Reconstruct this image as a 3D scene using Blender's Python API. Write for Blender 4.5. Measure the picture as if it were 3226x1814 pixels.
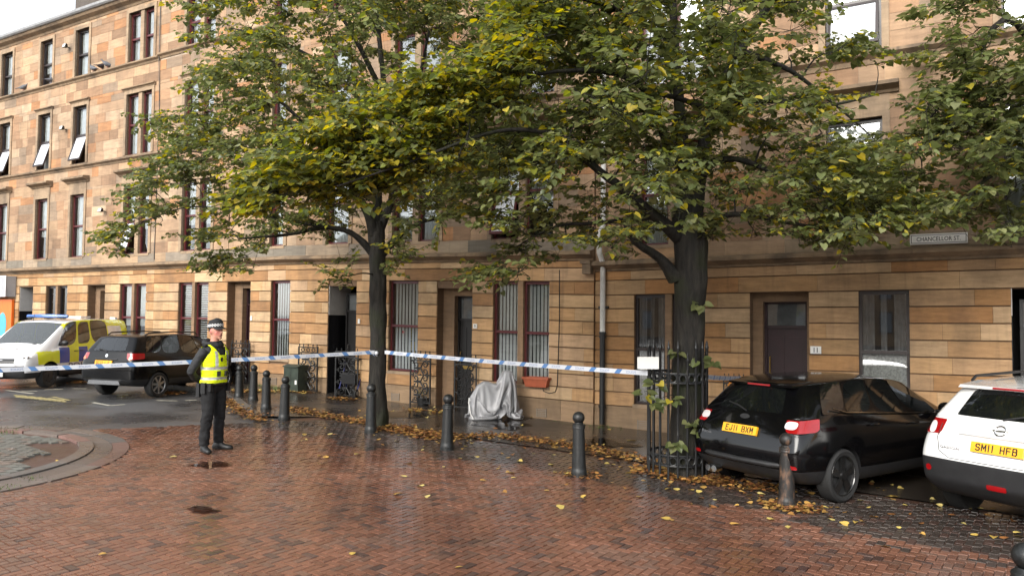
import bpy, bmesh, math, random
from mathutils import Vector, Matrix, Euler
random.seed(7)
for o in list(bpy.data.objects): bpy.data.objects.remove(o)
scene = bpy.context.scene
COL = scene.collection
R = math.radians
# ------------------------------------------------------------------ camera
FPX, CX, CY = 2330.0, 1613.0, 907.0            # focal length and centre in photo pixels (3226 x 1814)
PITCH, ROLL, CAMH = math.atan(90/2330.0), 0.010, 2.0
cam = bpy.data.cameras.new('camera'); cam.sensor_width = 36; cam.lens = 36*FPX/3226
cam.clip_end = 2000; cam.clip_start = 0.1
camo = bpy.data.objects.new('camera', cam); COL.objects.link(camo)
camo.location = (0, 0, CAMH)
camo.matrix_world = Matrix.Translation((0, 0, CAMH)) @ Matrix.Rotation(math.pi/2+PITCH, 4, 'X') @ Matrix.Rotation(ROLL, 4, 'Z')
scene.camera = camo
# ------------------------------------------------------------------ sky and sun (overcast)
SUN_EL, SUN_AZ = R(29), R(-150)                # azimuth measured from +Y towards +X
w = bpy.data.worlds.new('World'); scene.world = w; w.use_nodes = True
nt = w.node_tree; nt.nodes.clear()
sky = nt.nodes.new('ShaderNodeTexSky'); sky.sky_type = 'NISHITA'; sky.sun_disc = False
sky.sun_elevation = SUN_EL; sky.sun_rotation = SUN_AZ; sky.air_density = 1.0; sky.dust_density = 1.2; sky.ozone_density = 1.0
hs = nt.nodes.new('ShaderNodeHueSaturation'); hs.inputs['Saturation'].default_value = 0.22
bgn = nt.nodes.new('ShaderNodeBackground'); bgn.inputs[1].default_value = 0.15
wo = nt.nodes.new('ShaderNodeOutputWorld')
nt.links.new(sky.outputs[0], hs.inputs['Color']); nt.links.new(hs.outputs[0], bgn.inputs[0]); nt.links.new(bgn.outputs[0], wo.inputs[0])
sl = bpy.data.lights.new('sun', 'SUN'); sl.energy = 1.3; sl.angle = R(35); sl.color = (1, 0.95, 0.87)
so = bpy.data.objects.new('sun', sl); COL.objects.link(so)
sd = Vector((math.cos(SUN_EL)*math.sin(SUN_AZ), math.cos(SUN_EL)*math.cos(SUN_AZ), math.sin(SUN_EL)))
so.location = sd*60; so.rotation_euler = sd.to_track_quat('Z', 'Y').to_euler()
vs = scene.view_settings; vs.view_transform = 'Standard'; vs.look = 'None'; vs.exposure = 1.55; vs.gamma = 1; vs.use_curve_mapping = False

# ------------------------------------------------------------------ placement: photo pixel -> ray -> ground or facade
cm = camo.matrix_world.to_3x3()
CAMP = Vector((0, 0, CAMH)); RT, UP, FW = cm.col[0].copy(), cm.col[1].copy(), -cm.col[2]
def ray(x, y): return (FW*FPX + RT*(x-CX) - UP*(y-CY)).normalized()
def project(p):
    v = Vector(p)-CAMP; d = v.dot(FW)
    return CX+FPX*v.dot(RT)/d, CY-FPX*v.dot(UP)/d, d
AL = R(30)                                      # the terrace runs 30 degrees off the picture plane
U = Vector((math.cos(AL), -math.sin(AL), 0)); N = Vector((-math.sin(AL), -math.cos(AL), 0))
def gz(x, y):                                   # the street falls gently to the right
    a = x*U.x + y*U.y + 9.5
    if a > 1: return -0.026*min(a, 22)
    if a < -1: return min(.25, -.018*a)
    return -.022*a-.002*(a*a+1)
def ground(x, y):
    r = ray(x, y); z = 0
    for i in range(30):
        p = CAMP + r*((z-CAMH)/r.z); z = gz(p.x, p.y)
    return p
def G(x, y, dz=0): return Vector((x, y, gz(x, y)+dz))
B0 = ground(1868, 1338); B0.z = 0
def fac(x, y, n=0):                             # pixel -> (t along the terrace, z) on the plane n metres in front of it
    r = ray(x, y); o = B0 + N*n
    p = CAMP + r*((o-CAMP).dot(N)/r.dot(N))
    return (p-B0).dot(U), p.z
def F(t, n, z): return B0 + U*t + N*n + Vector((0, 0, z))
def at_depth(x, y, d):
    r = ray(x, y); return CAMP + r*(d/r.dot(FW))

# ------------------------------------------------------------------ mesh helpers
class MB:
    def __init__(s): s.v = []; s.f = []; s.m = []; s.c = []
    def add(s, vs, fs, mi=0, col=None):
        b = len(s.v); s.v += [tuple(v) for v in vs]
        for f in fs: s.f.append(tuple(b+i for i in f)); s.m.append(mi); s.c.append(col)
        return s
    def hexa(s, p, mi=0, col=None):             # 8 corners: bottom ring then top ring
        return s.add(p, [(3,2,1,0),(4,5,6,7),(0,1,5,4),(1,2,6,5),(2,3,7,6),(3,0,4,7)], mi, col)
    def box(s, c, d, rot=None, mi=0, col=None):
        x, y, z = d[0]/2, d[1]/2, d[2]/2
        ps = [Vector(q) for q in ((-x,-y,-z),(x,-y,-z),(x,y,-z),(-x,y,-z),(-x,-y,z),(x,-y,z),(x,y,z),(-x,y,z))]
        if rot is not None: ps = [rot @ q for q in ps]
        return s.hexa([q+Vector(c) for q in ps], mi, col)
    def fbox(s, t0, t1, n0, n1, z0, z1, sh=None, mi=0, col=None):      # box in facade coordinates
        g = (lambda t, z: z) if sh is None else sh
        return s.hexa([F(t, n, g(t, z)) for z in (z0, z1) for t, n in ((t0, n1), (t1, n1), (t1, n0), (t0, n0))], mi, col)
    def tube(s, pts, rad, n=8, mi=0, col=None, cap=True, closed=False):
        pts = [Vector(p) for p in pts]; k = len(pts)
        rad = [rad]*k if not hasattr(rad, '__len__') else rad
        ref = None; rings = []
        for i, p in enumerate(pts):
            if closed: d = pts[(i+1) % k]-pts[i-1]
            else: d = pts[min(i+1, k-1)]-pts[max(i-1, 0)]
            d = d.normalized() if d.length > 1e-9 else Vector((0, 0, 1))
            if ref is None: ref = Vector((1, 0, 0)) if abs(d.x) < .8 else Vector((0, 1, 0))
            a = (ref - d*ref.dot(d)).normalized(); b = d.cross(a); ref = a
            rings.append([p + (a*math.cos(2*math.pi*j/n)+b*math.sin(2*math.pi*j/n))*rad[i] for j in range(n)])
        vs = [q for r in rings for q in r]; fs = []
        for i in range(k if closed else k-1):
            for j in range(n):
                i2 = (i+1) % k; fs.append((i*n+j, i*n+(j+1) % n, i2*n+(j+1) % n, i2*n+j))
        if cap and not closed: fs += [tuple(range(n-1, -1, -1)), tuple((k-1)*n+j for j in range(n))]
        return s.add(vs, fs, mi, col)
    def lathe(s, prof, n=16, c=(0,0,0), axis='Z', mi=0, col=None):     # prof: (radius, height)
        c = Vector(c); vs = []; fs = []
        for r, h in prof:
            for j in range(n):
                a = 2*math.pi*j/n; p = (r*math.cos(a), r*math.sin(a), h)
                if axis == 'Y': p = (p[0], p[2], p[1])
                if axis == 'X': p = (p[2], p[0], p[1])
                vs.append(c+Vector(p))
        k = len(prof)
        for i in range(k-1):
            for j in range(n): fs.append((i*n+j, i*n+(j+1) % n, (i+1)*n+(j+1) % n, (i+1)*n+j))
        fs += [tuple(range(n-1, -1, -1)), tuple((k-1)*n+j for j in range(n))]
        return s.add(vs, fs, mi, col)
    def ball(s, c, r, n=12, m=8, mi=0, col=None):
        if not hasattr(r, '__len__'): r = (r, r, r)
        c = Vector(c); vs = [c+Vector((0, 0, -r[2]))]; fs = []
        for i in range(1, m):
            b = -math.pi/2+math.pi*i/m
            for j in range(n):
                a = 2*math.pi*j/n; vs.append(c+Vector((r[0]*math.cos(b)*math.cos(a), r[1]*math.cos(b)*math.sin(a), r[2]*math.sin(b))))
        vs.append(c+Vector((0, 0, r[2]))); e = len(vs)-1
        for j in range(n): fs.append((0, 1+(j+1) % n, 1+j)); fs.append((e, e-n+j, e-n+(j+1) % n))
        for i in range(m-2):
            for j in range(n): fs.append((1+i*n+j, 1+i*n+(j+1) % n, 1+(i+1)*n+(j+1) % n, 1+(i+1)*n+j))
        return s.add(vs, fs, mi, col)
    def prism(s, poly, vec, mi=0, col=None):    # planar polygon extruded along vec
        vec = Vector(vec); k = len(poly); vs = [Vector(p) for p in poly]+[Vector(p)+vec for p in poly]
        fs = [tuple(range(k-1, -1, -1)), tuple(range(k, 2*k))]+[(i, (i+1) % k, k+(i+1) % k, k+i) for i in range(k)]
        return s.add(vs, fs, mi, col)
    def mesh(s, name, mats, smooth=False):
        me = bpy.data.meshes.new(name); me.from_pydata(s.v, [], s.f)
        for m in (mats if isinstance(mats, (list, tuple)) else [mats]): me.materials.append(m)
        if any(s.m): me.polygons.foreach_set('material_index', s.m)
        if s.c and s.c[0] is not None:
            at = me.color_attributes.new('col', 'FLOAT_COLOR', 'CORNER'); data = []
            for f, c in zip(s.f, s.c): data += [c[0], c[1], c[2], 1.0]*len(f)
            at.data.foreach_set('color', data)
        me.update()
        if smooth: smooth_by_angle(me, smooth if smooth is not True else 40)
        return me
def smooth_by_angle(me, ang):
    me.polygons.foreach_set('use_smooth', [True]*len(me.polygons))
    try: me.set_sharp_from_angle(angle=R(ang))
    except Exception: pass
def obj(name, me, parent=None, loc=None):
    o = bpy.data.objects.new(name, me); COL.objects.link(o)
    if parent is not None: o.parent = parent
    if loc is not None: o.location = loc
    return o
def tag(o, label=None, cat=None, group=None, kind=None):
    if label: o['label'] = label
    if cat: o['category'] = cat
    if group: o['group'] = group
    if kind: o['kind'] = kind
    return o
def thing(name, label, cat, loc=(0,0,0), rotz=0, group=None):
    o = bpy.data.objects.new(name, None); COL.objects.link(o); o.location = loc; o.rotation_euler = (0, 0, rotz)
    o.empty_display_size = .1
    return tag(o, label, cat, group)
def part(name, mb, mat, parent, smooth=False, rel=True):
    """mesh part; vertices given in world space are made relative to the top-level root"""
    root = parent
    while root.parent: root = root.parent
    if rel:
        L = root.location
        mb.v = [(a-L.x, b-L.y, c-L.z) for a, b, c in mb.v]
    return obj(name, mb.mesh(name, mat, smooth), parent)
def copy_tree(o, parent=None):
    c = o.copy(); COL.objects.link(c); c.parent = parent
    for ch in o.children: copy_tree(ch, c)
    return c
_txt = {}
def text_geo(s, bold=False):
    """flat letters as (verts, faces), cap height 1, centred"""
    key = (s, bold)
    if key in _txt: return _txt[key]
    cu = bpy.data.curves.new('t', 'FONT'); cu.body = s; cu.align_x = 'CENTER'; cu.resolution_u = 2
    cu.offset = 0.006 if bold else 0.0
    o = bpy.data.objects.new('t', cu); COL.objects.link(o)
    me = o.to_mesh()
    vs = [v.co.copy() for v in me.vertices]; fs = [tuple(p.vertices) for p in me.polygons]
    o.to_mesh_clear(); bpy.data.objects.remove(o); bpy.data.curves.remove(cu)
    h = max(v.y for v in vs); y0 = min(v.y for v in vs)
    x0, x1 = min(v.x for v in vs), max(v.x for v in vs)
    vs = [Vector(((v.x-(x0+x1)/2)/(h-y0), (v.y-(h+y0)/2)/(h-y0), 0)) for v in vs]
    _txt[key] = (vs, fs, (x1-x0)/(h-y0)); return _txt[key]
def put_text(mb, s, c, ex, ey, height, width=None, bold=False, mi=0, mirror=False):
    vs, fs, wd = text_geo(s, bold)
    c, ex, ey = Vector(c), Vector(ex).normalized(), Vector(ey).normalized()
    kx = (width/wd if width else height)*(-1 if mirror else 1)
    mb.add([c+ex*v.x*kx+ey*v.y*height for v in vs], fs, mi)

# ------------------------------------------------------------------ materials
MATS = {}
def mat(name, col=(.5,.5,.5), rough=.6, metal=0, spec=.5, noise=0, nscale=8, bump=0, bscale=40, coat=0, attr=None, rough2=None, **kw):
    """procedural principled: colour (or object / vertex colour) broken up by noise, with optional bump"""
    if name in MATS: return MATS[name]
    m = bpy.data.materials.new(name); m.use_nodes = True; MATS[name] = m
    t = m.node_tree; b = t.nodes['Principled BSDF']; L = t.links.new
    b.inputs['Roughness'].default_value = rough; b.inputs['Metallic'].default_value = metal
    b.inputs['Specular IOR Level'].default_value = spec; b.inputs['Coat Weight'].default_value = coat
    b.inputs['Coat Roughness'].default_value = .04
    for k, v in kw.items(): b.inputs[k].default_value = v
    src = None
    if attr == 'object': n = t.nodes.new('ShaderNodeObjectInfo'); src = n.outputs['Color']
    elif attr == 'vertex': n = t.nodes.new('ShaderNodeVertexColor'); n.layer_name = 'col'; src = n.outputs['Color']
    else:
        n = t.nodes.new('ShaderNodeRGB'); n.outputs[0].default_value = (*col, 1); src = n.outputs[0]
    geo = t.nodes.new('ShaderNodeNewGeometry')
    if noise:
        nz = t.nodes.new('ShaderNodeTexNoise'); nz.inputs['Scale'].default_value = nscale; nz.inputs['Detail'].default_value = 6
        nz.inputs['Roughness'].default_value = .65
        L(geo.outputs['Position'], nz.inputs['Vector'])
        mr = t.nodes.new('ShaderNodeMapRange'); mr.inputs[1].default_value = .3; mr.inputs[2].default_value = .7
        mr.inputs[3].default_value = 1-noise; mr.inputs[4].default_value = 1+noise*.6
        L(nz.outputs[0], mr.inputs[0])
        mx = t.nodes.new('ShaderNodeVectorMath'); mx.operation = 'SCALE'
        L(src, mx.inputs[0]); L(mr.outputs[0], mx.inputs['Scale']); src = mx.outputs[0]
        if rough2 is not None:
            m2 = t.nodes.new('ShaderNodeMapRange'); m2.inputs[1].default_value = .35; m2.inputs[2].default_value = .65
            m2.inputs[3].default_value = rough; m2.inputs[4].default_value = rough2
            L(nz.outputs[0], m2.inputs[0]); L(m2.outputs[0], b.inputs['Roughness'])
    L(src, b.inputs['Base Color'])
    if bump:
        n2 = t.nodes.new('ShaderNodeTexNoise'); n2.inputs['Scale'].default_value = bscale; n2.inputs['Detail'].default_value = 4
        L(geo.outputs['Position'], n2.inputs['Vector'])
        bp = t.nodes.new('ShaderNodeBump'); bp.inputs['Strength'].default_value = bump; bp.inputs['Distance'].default_value = .01
        L(n2.outputs[0], bp.inputs['Height']); L(bp.outputs[0], b.inputs['Normal'])
    return m
def node_mat(name):
    m = bpy.data.materials.new(name); m.use_nodes = True; MATS[name] = m
    return m, m.node_tree, m.node_tree.nodes['Principled BSDF']

def stone_mat(name, attr, soot=0.5):
    """sandstone: per-block colour with bedding streaks, soot stains and grain"""
    m, t, b = node_mat(name); L = t.links.new; nn = t.nodes.new
    if attr == 'object': s = nn('ShaderNodeObjectInfo').outputs['Color']
    elif attr == 'vertex': q = nn('ShaderNodeVertexColor'); q.layer_name = 'col'; s = q.outputs['Color']
    else: q = nn('ShaderNodeRGB'); q.outputs[0].default_value = (*attr, 1); s = q.outputs[0]
    geo = nn('ShaderNodeNewGeometry')
    mp = nn('ShaderNodeMapping'); mp.inputs['Scale'].default_value = (1.2, 1.2, 7); L(geo.outputs['Position'], mp.inputs['Vector'])
    n1 = nn('ShaderNodeTexNoise'); n1.inputs['Scale'].default_value = 2.2; n1.inputs['Detail'].default_value = 7; n1.inputs['Roughness'].default_value = .7
    L(mp.outputs[0], n1.inputs['Vector'])
    r1 = nn('ShaderNodeMapRange'); r1.inputs[1].default_value = .3; r1.inputs[2].default_value = .7; r1.inputs[3].default_value = .74; r1.inputs[4].default_value = 1.16
    L(n1.outputs[0], r1.inputs[0])
    v1 = nn('ShaderNodeVectorMath'); v1.operation = 'SCALE'; L(s, v1.inputs[0]); L(r1.outputs[0], v1.inputs['Scale'])
    n2 = nn('ShaderNodeTexNoise'); n2.inputs['Scale'].default_value = .9; n2.inputs['Detail'].default_value = 8; n2.inputs['Roughness'].default_value = .62
    mp2 = nn('ShaderNodeMapping'); mp2.inputs['Scale'].default_value = (1.6, 1.6, .7); L(geo.outputs['Position'], mp2.inputs['Vector']); L(mp2.outputs[0], n2.inputs['Vector'])
    r2 = nn('ShaderNodeMapRange'); r2.inputs[1].default_value = .47; r2.inputs[2].default_value = .72; r2.inputs[3].default_value = 0; r2.inputs[4].default_value = soot
    L(n2.outputs[0], r2.inputs[0])
    mp4 = nn('ShaderNodeMapping'); mp4.inputs['Scale'].default_value = (7, 7, .5); L(geo.outputs['Position'], mp4.inputs['Vector'])
    n4 = nn('ShaderNodeTexNoise'); n4.inputs['Scale'].default_value = 1.1; n4.inputs['Detail'].default_value = 6; L(mp4.outputs[0], n4.inputs['Vector'])
    r4 = nn('ShaderNodeMapRange'); r4.inputs[1].default_value = .55; r4.inputs[2].default_value = .75; r4.inputs[3].default_value = 0; r4.inputs[4].default_value = soot*.7; L(n4.outputs[0], r4.inputs[0])
    ad = nn('ShaderNodeMath'); ad.operation = 'MAXIMUM'; L(r2.outputs[0], ad.inputs[0]); L(r4.outputs[0], ad.inputs[1])
    mx = nn('ShaderNodeMix'); mx.data_type = 'RGBA'; L(ad.outputs[0], mx.inputs['Factor']); L(v1.outputs[0], mx.inputs[6]); mx.inputs[7].default_value = (.075, .06, .048, 1)
    L(mx.outputs[2], b.inputs['Base Color']); b.inputs['Roughness'].default_value = .85; b.inputs['Specular IOR Level'].default_value = .25
    n3 = nn('ShaderNodeTexNoise'); n3.inputs['Scale'].default_value = 60; n3.inputs['Detail'].default_value = 4; L(geo.outputs['Position'], n3.inputs['Vector'])
    bp = nn('ShaderNodeBump'); bp.inputs['Strength'].default_value = .35; bp.inputs['Distance'].default_value = .008
    L(n3.outputs[0], bp.inputs['Height']); L(bp.outputs[0], b.inputs['Normal'])
    return m
M_STONE = stone_mat('sandstone', 'object', .5)
M_STONEV = stone_mat('sandstone_joined', 'vertex', .5)
M_TRIM = stone_mat('sandstone_trim', (.34, .245, .16), .8)
M_CORN = stone_mat('sandstone_cornice', (.27, .19, .12), 1.0)
M_BACK = stone_mat('sandstone_backing', (.17, .105, .062), .5)
M_JAMB = stone_mat('sandstone_jamb', (.25, .16, .095), .6)

def glass_mat(name, tint=(.02,.024,.026), rough=.02, alpha=.55, ior=1.75):
    """window glass: fresnel mirror over a see-through body"""
    m = bpy.data.materials.new(name); m.use_nodes = True; MATS[name] = m; t = m.node_tree; t.nodes.clear(); L = t.links.new; nn = t.nodes.new
    o = nn('ShaderNodeOutputMaterial'); g = nn('ShaderNodeBsdfGlossy'); g.inputs['Roughness'].default_value = rough; g.inputs[0].default_value = (.95, .97, 1, 1)
    tr = nn('ShaderNodeBsdfTransparent'); tr.inputs[0].default_value = (.93, .95, .95, 1)
    d = nn('ShaderNodeBsdfDiffuse'); d.inputs[0].default_value = (*tint, 1)
    m1 = nn('ShaderNodeMixShader'); m1.inputs[0].default_value = alpha; L(d.outputs[0], m1.inputs[1]); L(tr.outputs[0], m1.inputs[2])
    fr = nn('ShaderNodeFresnel'); fr.inputs['IOR'].default_value = ior
    m2 = nn('ShaderNodeMixShader'); L(fr.outputs[0], m2.inputs[0]); L(m1.outputs[0], m2.inputs[1]); L(g.outputs[0], m2.inputs[2]); L(m2.outputs[0], o.inputs[0])
    return m
M_GLASS = glass_mat('window_glass', alpha=.95, ior=2.2)
M_CARGLASS = glass_mat('dark_car_glass', tint=(.006, .007, .007), alpha=.25)
M_CLEARGLASS = glass_mat('clear_car_glass', tint=(.02, .024, .024), alpha=.75)
# ================================================================== GROUND
SB0 = B0.dot(U)
def tl(p): return (p-B0).dot(U), (p-B0).dot(N)          # (t, distance in front of the terrace)
def TD(t, d): q = B0+U*t+N*d; return q.x, q.y
def clip_s(poly, s0, s1):
    for sign, lim in ((1, s0), (-1, s1)):
        out = []
        for i in range(len(poly)):
            a, b = poly[i-1], poly[i]
            da = sign*(a[0]*U.x+a[1]*U.y-lim); db = sign*(b[0]*U.x+b[1]*U.y-lim)
            if da*db < 0: k = da/(da-db); out.append((a[0]+(b[0]-a[0])*k, a[1]+(b[1]-a[1])*k))
            if db >= 0: out.append(b)
        poly = out
        if len(poly) < 3: return []
    return poly
KNOTS = [-900, -23.389, -10.5, -10, -9.5, -9, -8.5, 12.5, 900]
def sheet(mb, poly, dz=0.0, col=None, mi=0):
    for a, b in zip(KNOTS, KNOTS[1:]):
        q = clip_s(poly, a, b)
        if len(q) >= 3:
            vs = [(x, y, gz(x, y)+(dz(x, y) if callable(dz) else dz)) for x, y in q]
            ar = sum(vs[i-1][0]*vs[i][1]-vs[i][0]*vs[i-1][1] for i in range(len(vs)))
            if ar < 0: vs.reverse()
            mb.add(vs, [tuple(range(len(vs)))], mi, col)
def wet_mat(name, col, dark=.55, r_wet=.12, r_dry=.5, grain=220, attr=None, nscale=.55, bump=.3):
    m, t, b = node_mat(name); L = t.links.new; nn = t.nodes.new
    geo = nn('ShaderNodeNewGeometry')
    if attr == 'object': s = nn('ShaderNodeObjectInfo').outputs['Color']
    elif attr == 'vertex': q = nn('ShaderNodeVertexColor'); q.layer_name = 'col'; s = q.outputs['Color']
    else: q = nn('ShaderNodeRGB'); q.outputs[0].default_value = (*col, 1); s = q.outputs[0]
    n1 = nn('ShaderNodeTexNoise'); n1.inputs['Scale'].default_value = nscale; n1.inputs['Detail'].default_value = 7; n1.inputs['Roughness'].default_value = .6
    L(geo.outputs['Position'], n1.inputs['Vector'])
    r1 = nn('ShaderNodeMapRange'); r1.inputs[1].default_value = .40; r1.inputs[2].default_value = .62; r1.inputs[3].default_value = r_wet; r1.inputs[4].default_value = r_dry
    L(n1.outputs[0], r1.inputs[0]); L(r1.outputs[0], b.inputs['Roughness'])
    r2 = nn('ShaderNodeMapRange'); r2.inputs[1].default_value = .38; r2.inputs[2].default_value = .64; r2.inputs[3].default_value = dark; r2.inputs[4].default_value = 1.12
    L(n1.outputs[0], r2.inputs[0])
    n2 = nn('ShaderNodeTexNoise'); n2.inputs['Scale'].default_value = grain; n2.inputs['Detail'].default_value = 2; L(geo.outputs['Position'], n2.inputs['Vector'])
    r3 = nn('ShaderNodeMapRange'); r3.inputs[1].default_value = .3; r3.inputs[2].default_value = .7; r3.inputs[3].default_value = .7; r3.inputs[4].default_value = 1.3
    L(n2.outputs[0], r3.inputs[0])
    mu = nn('ShaderNodeMath'); mu.operation = 'MULTIPLY'; L(r2.outputs[0], mu.inputs[0]); L(r3.outputs[0], mu.inputs[1])
    v = nn('ShaderNodeVectorMath'); v.operation = 'SCALE'; L(s, v.inputs[0]); L(mu.outputs[0], v.inputs['Scale']); L(v.outputs[0], b.inputs['Base Color'])
    bp = nn('ShaderNodeBump'); bp.inputs['Strength'].default_value = bump; bp.inputs['Distance'].default_value = .004
    L(n2.outputs[0], bp.inputs['Height']); L(bp.outputs[0], b.inputs['Normal'])
    return m
M_ROAD = wet_mat('wet_asphalt', (.080, .080, .082), r_wet=.22, r_dry=.5, grain=130, bump=.5)
M_FOOT = wet_mat('wet_footway', (.058, .048, .040), r_wet=.10, r_dry=.42, grain=160)
M_BRICK = wet_mat('wet_brick', (0, 0, 0), attr='object', r_wet=.07, r_dry=.34, dark=.66, nscale=.4, bump=.15)
M_BRICKV = wet_mat('wet_brick_joined', (0, 0, 0), attr='vertex', r_wet=.07, r_dry=.34, dark=.66, nscale=.4, bump=.15)
M_BED = wet_mat('brick_bed', (.10, .052, .036), r_wet=.3, r_dry=.7)
M_KERB = wet_mat('wet_kerbstone', (.15, .135, .12), r_wet=.2, r_dry=.55, grain=90)
M_PAINT = mat('road_paint', (.46, .44, .36), .45, noise=.5, nscale=9)
M_YPAINT = mat('yellow_road_paint', (.42, .36, .17), .45, noise=.6, nscale=9)
CC, CR = Vector((-8.2, 9.75, 0)), 2.87                   # the round paved apron at the left
road = MB()
def ngon_ring(r, n=72): return [(CC.x+r*math.cos(2*math.pi*i/n), CC.y+r*math.sin(2*math.pi*i/n)) for i in range(n)]
sheet(road, [(-700, -700), (700, -700), (700, 700), (-700, 700)], -0.03)
tag(obj('road', road.mesh('road', M_ROAD)), kind='structure')
# footway along the terrace: raised behind the kerb at the left, flush further right
def foot_h(x, y):
    t = x*U.x+y*U.y-SB0
    return .07 if t < -9 else (.004 if t > -4.6 else .07-(t+9)/4.4*.066)
KLINE = [(-60, 1.32), (-9.15, 1.32), (-8.2, 1.7), (-5.4, 3.40), (-4.6, 2.75), (30, 2.75)]
fw_ = MB()
for (t0, d0), (t1, d1) in zip(KLINE, KLINE[1:]):
    nseg = max(1, int((t1-t0)/.6)) if t0 > -10 and t1 < 1 else 1
    for i in range(nseg):
        a, b = i/nseg, (i+1)/nseg
        ta, tb = t0+(t1-t0)*a, t0+(t1-t0)*b; da, db = d0+(d1-d0)*a, d0+(d1-d0)*b
        sheet(fw_, [TD(ta, -.3), TD(tb, -.3), TD(tb, db), TD(ta, da)], foot_h)
footway = tag(obj('footway', fw_.mesh('footway', M_FOOT)), kind='structure')
def kerb_run(pts, width=.15, top=.102, length=.9, name='kerb_stone', parent=None):
    for (t0, d0), (t1, d1) in zip(pts, pts[1:]):
        L_ = math.hypot(t1-t0, d1-d0); k = max(1, round(L_/length))
        for i in range(k):
            a, b = i/k, (i+1)/k
            pa, pb = Vector((*TD(t0+(t1-t0)*a, d0+(d1-d0)*a), 0)), Vector((*TD(t0+(t1-t0)*b, d0+(d1-d0)*b), 0))
            e = (pb-pa).normalized(); q = Vector((e.y, -e.x, 0)); q = q if q.dot(N) > 0 else -q
            pa, pb = pa+e*.006, pb-e*.006
            mb = MB(); ps = []
            for dz in (None, 0):
                for p in (pa, pb, pb+q*width, pa+q*width):
                    h = foot_h(p.x, p.y)+.004
                    ps.append((p.x, p.y, gz(p.x, p.y)+(-.12 if dz is None else h)))
            mb.hexa(ps)
            obj(name, mb.mesh(name, M_KERB), parent)
kerb_run([(-24, 1.32), (-9.15, 1.32), (-8.2, 1.7), (-5.4, 3.40)], parent=footway)

# brick paving, laid herringbone
bed = MB()
fa, fb = ground(180, 1357), ground(830, 1329); fd = (fb-fa); fe = fa-fd.normalized()*.6
sheet(bed, [(fe.x, fe.y), (fb.x, fb.y), TD(-5.0, 3.3), TD(-4.6, 2.75), TD(16, 2.75), TD(16, 18), (-9, 2)], -.012)
paving = tag(obj('brick_paving', bed.mesh('brick_paving', M_BED)), kind='structure')
ea = Vector((math.cos(R(36.8)), -math.sin(R(36.8)), 0)); eb = Vector((-ea.y, ea.x, 0))
RED = [(150, 1362), (330, 1347), (621, 1331), (760, 1344), (952, 1362), (1127, 1402), (1500, 1452), (1880, 1521), (2130, 1565), (2380, 1628), (2880, 1728), (3300, 1805)]
RED = [ground(x, y) for x, y in RED]; RED = [(p.x, p.y) for p in RED]
RED = RED + [(9, 2), (-9, 2)]
def inpoly(x, y, poly):
    c = False
    for i in range(len(poly)):
        x1, y1 = poly[i-1]; x2, y2 = poly[i]
        if (y1 > y) != (y2 > y) and x < (x2-x1)*(y-y1)/(y2-y1)+x1: c = not c
    return c
from mathutils import noise as mnoise
fn = Vector((-fd.y, fd.x, 0)).normalized()
cells = []
BW = .078
for i in range(-220, 220):
    for j in range(0, 310):
        r = (i-j) % 4
        if r in (1, 3): continue
        if r == 0: c = ea*(i+1)*BW+eb*(j+.5)*BW; hor = True
        else: c = ea*(i+.5)*BW+eb*j*BW; hor = False
        if c.y < 4.3 or c.y > 16: continue
        t_, d_ = tl(c)
        if d_ < 2.84 or t_ < -10: continue
        if t_ < -4.6 and d_ < 3.62+(-(t_+5.4))*.18: continue
        if (c-fa).dot(fn) > 0: continue
        if (c-CC).length < CR+.02: continue
        x, y, dd = project(G(c.x, c.y))
        if x < -120 or x > 3400 or y > 1990: continue
        cells.append((c, hor, x, y, dd))
cells.sort(key=lambda q: q[4])
rb = random.Random(3)
def brick_col(c):
    wob = mnoise.noise(Vector((c.x*.9, c.y*.9, 3)))*.45+mnoise.noise(Vector((c.x*3, c.y*3, 8)))*.25
    red = inpoly(c.x+wob, c.y+wob, RED)
    k = rb.uniform(.8, 1.18)
    if red:
        base = (.185, .085, .054) if rb.random() < .7 else (.16, .088, .062)
        if rb.random() < .06: base = (.09, .055, .045)
    else: base = (.060, .047, .040) if rb.random() < .8 else (.085, .052, .042)
    return tuple(v*k for v in base)
def brick_geo(c, hor, g=.0020, bev=.004):
    u, v = (ea, eb) if hor else (eb, ea)
    l, w_ = BW-g, BW/2-g
    sgn = 1 if hor else -1
    tz = rb.uniform(-.002, .002); ta, tb_ = rb.uniform(-.008, .008), rb.uniform(-.012, .012)
    vs = []
    for lx, ly, z in ((l, w_, -.02), (l-bev, w_-bev, 0)):
        for a, b in ((-1, -1), (1, -1), (1, 1), (-1, 1)):
            p = u*a*lx+v*b*ly*sgn
            vs.append(Vector((p.x, p.y, z+tz+a*ta*.1+b*tb_*.05)))
    return vs
BF = [(4,5,6,7),(0,1,5,4),(1,2,6,5),(2,3,7,6),(3,0,4,7)]
proto = {}
for h in (True, False):
    for k in range(4):
        mb = MB(); mb.add(brick_geo(None, h), BF); proto[(h, k)] = mb.mesh('brick', M_BRICK)
bulk = MB(); nb = 0
for c, hor, x, y, dd in cells:
    z = gz(c.x, c.y); col = brick_col(c)
    if nb < 300 and -30 < x < 3256 and y < 1830:
        o = obj('brick', proto[(hor, nb % 4)], paving, (c.x, c.y, z)); o.color = (*col, 1); nb += 1
    else:
        bulk.add([v+Vector((c.x, c.y, z)) for v in brick_geo(c, hor)], BF, 0, col)
tag(obj('bricks', bulk.mesh('bricks', M_BRICKV), paving), kind='stuff')

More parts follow.
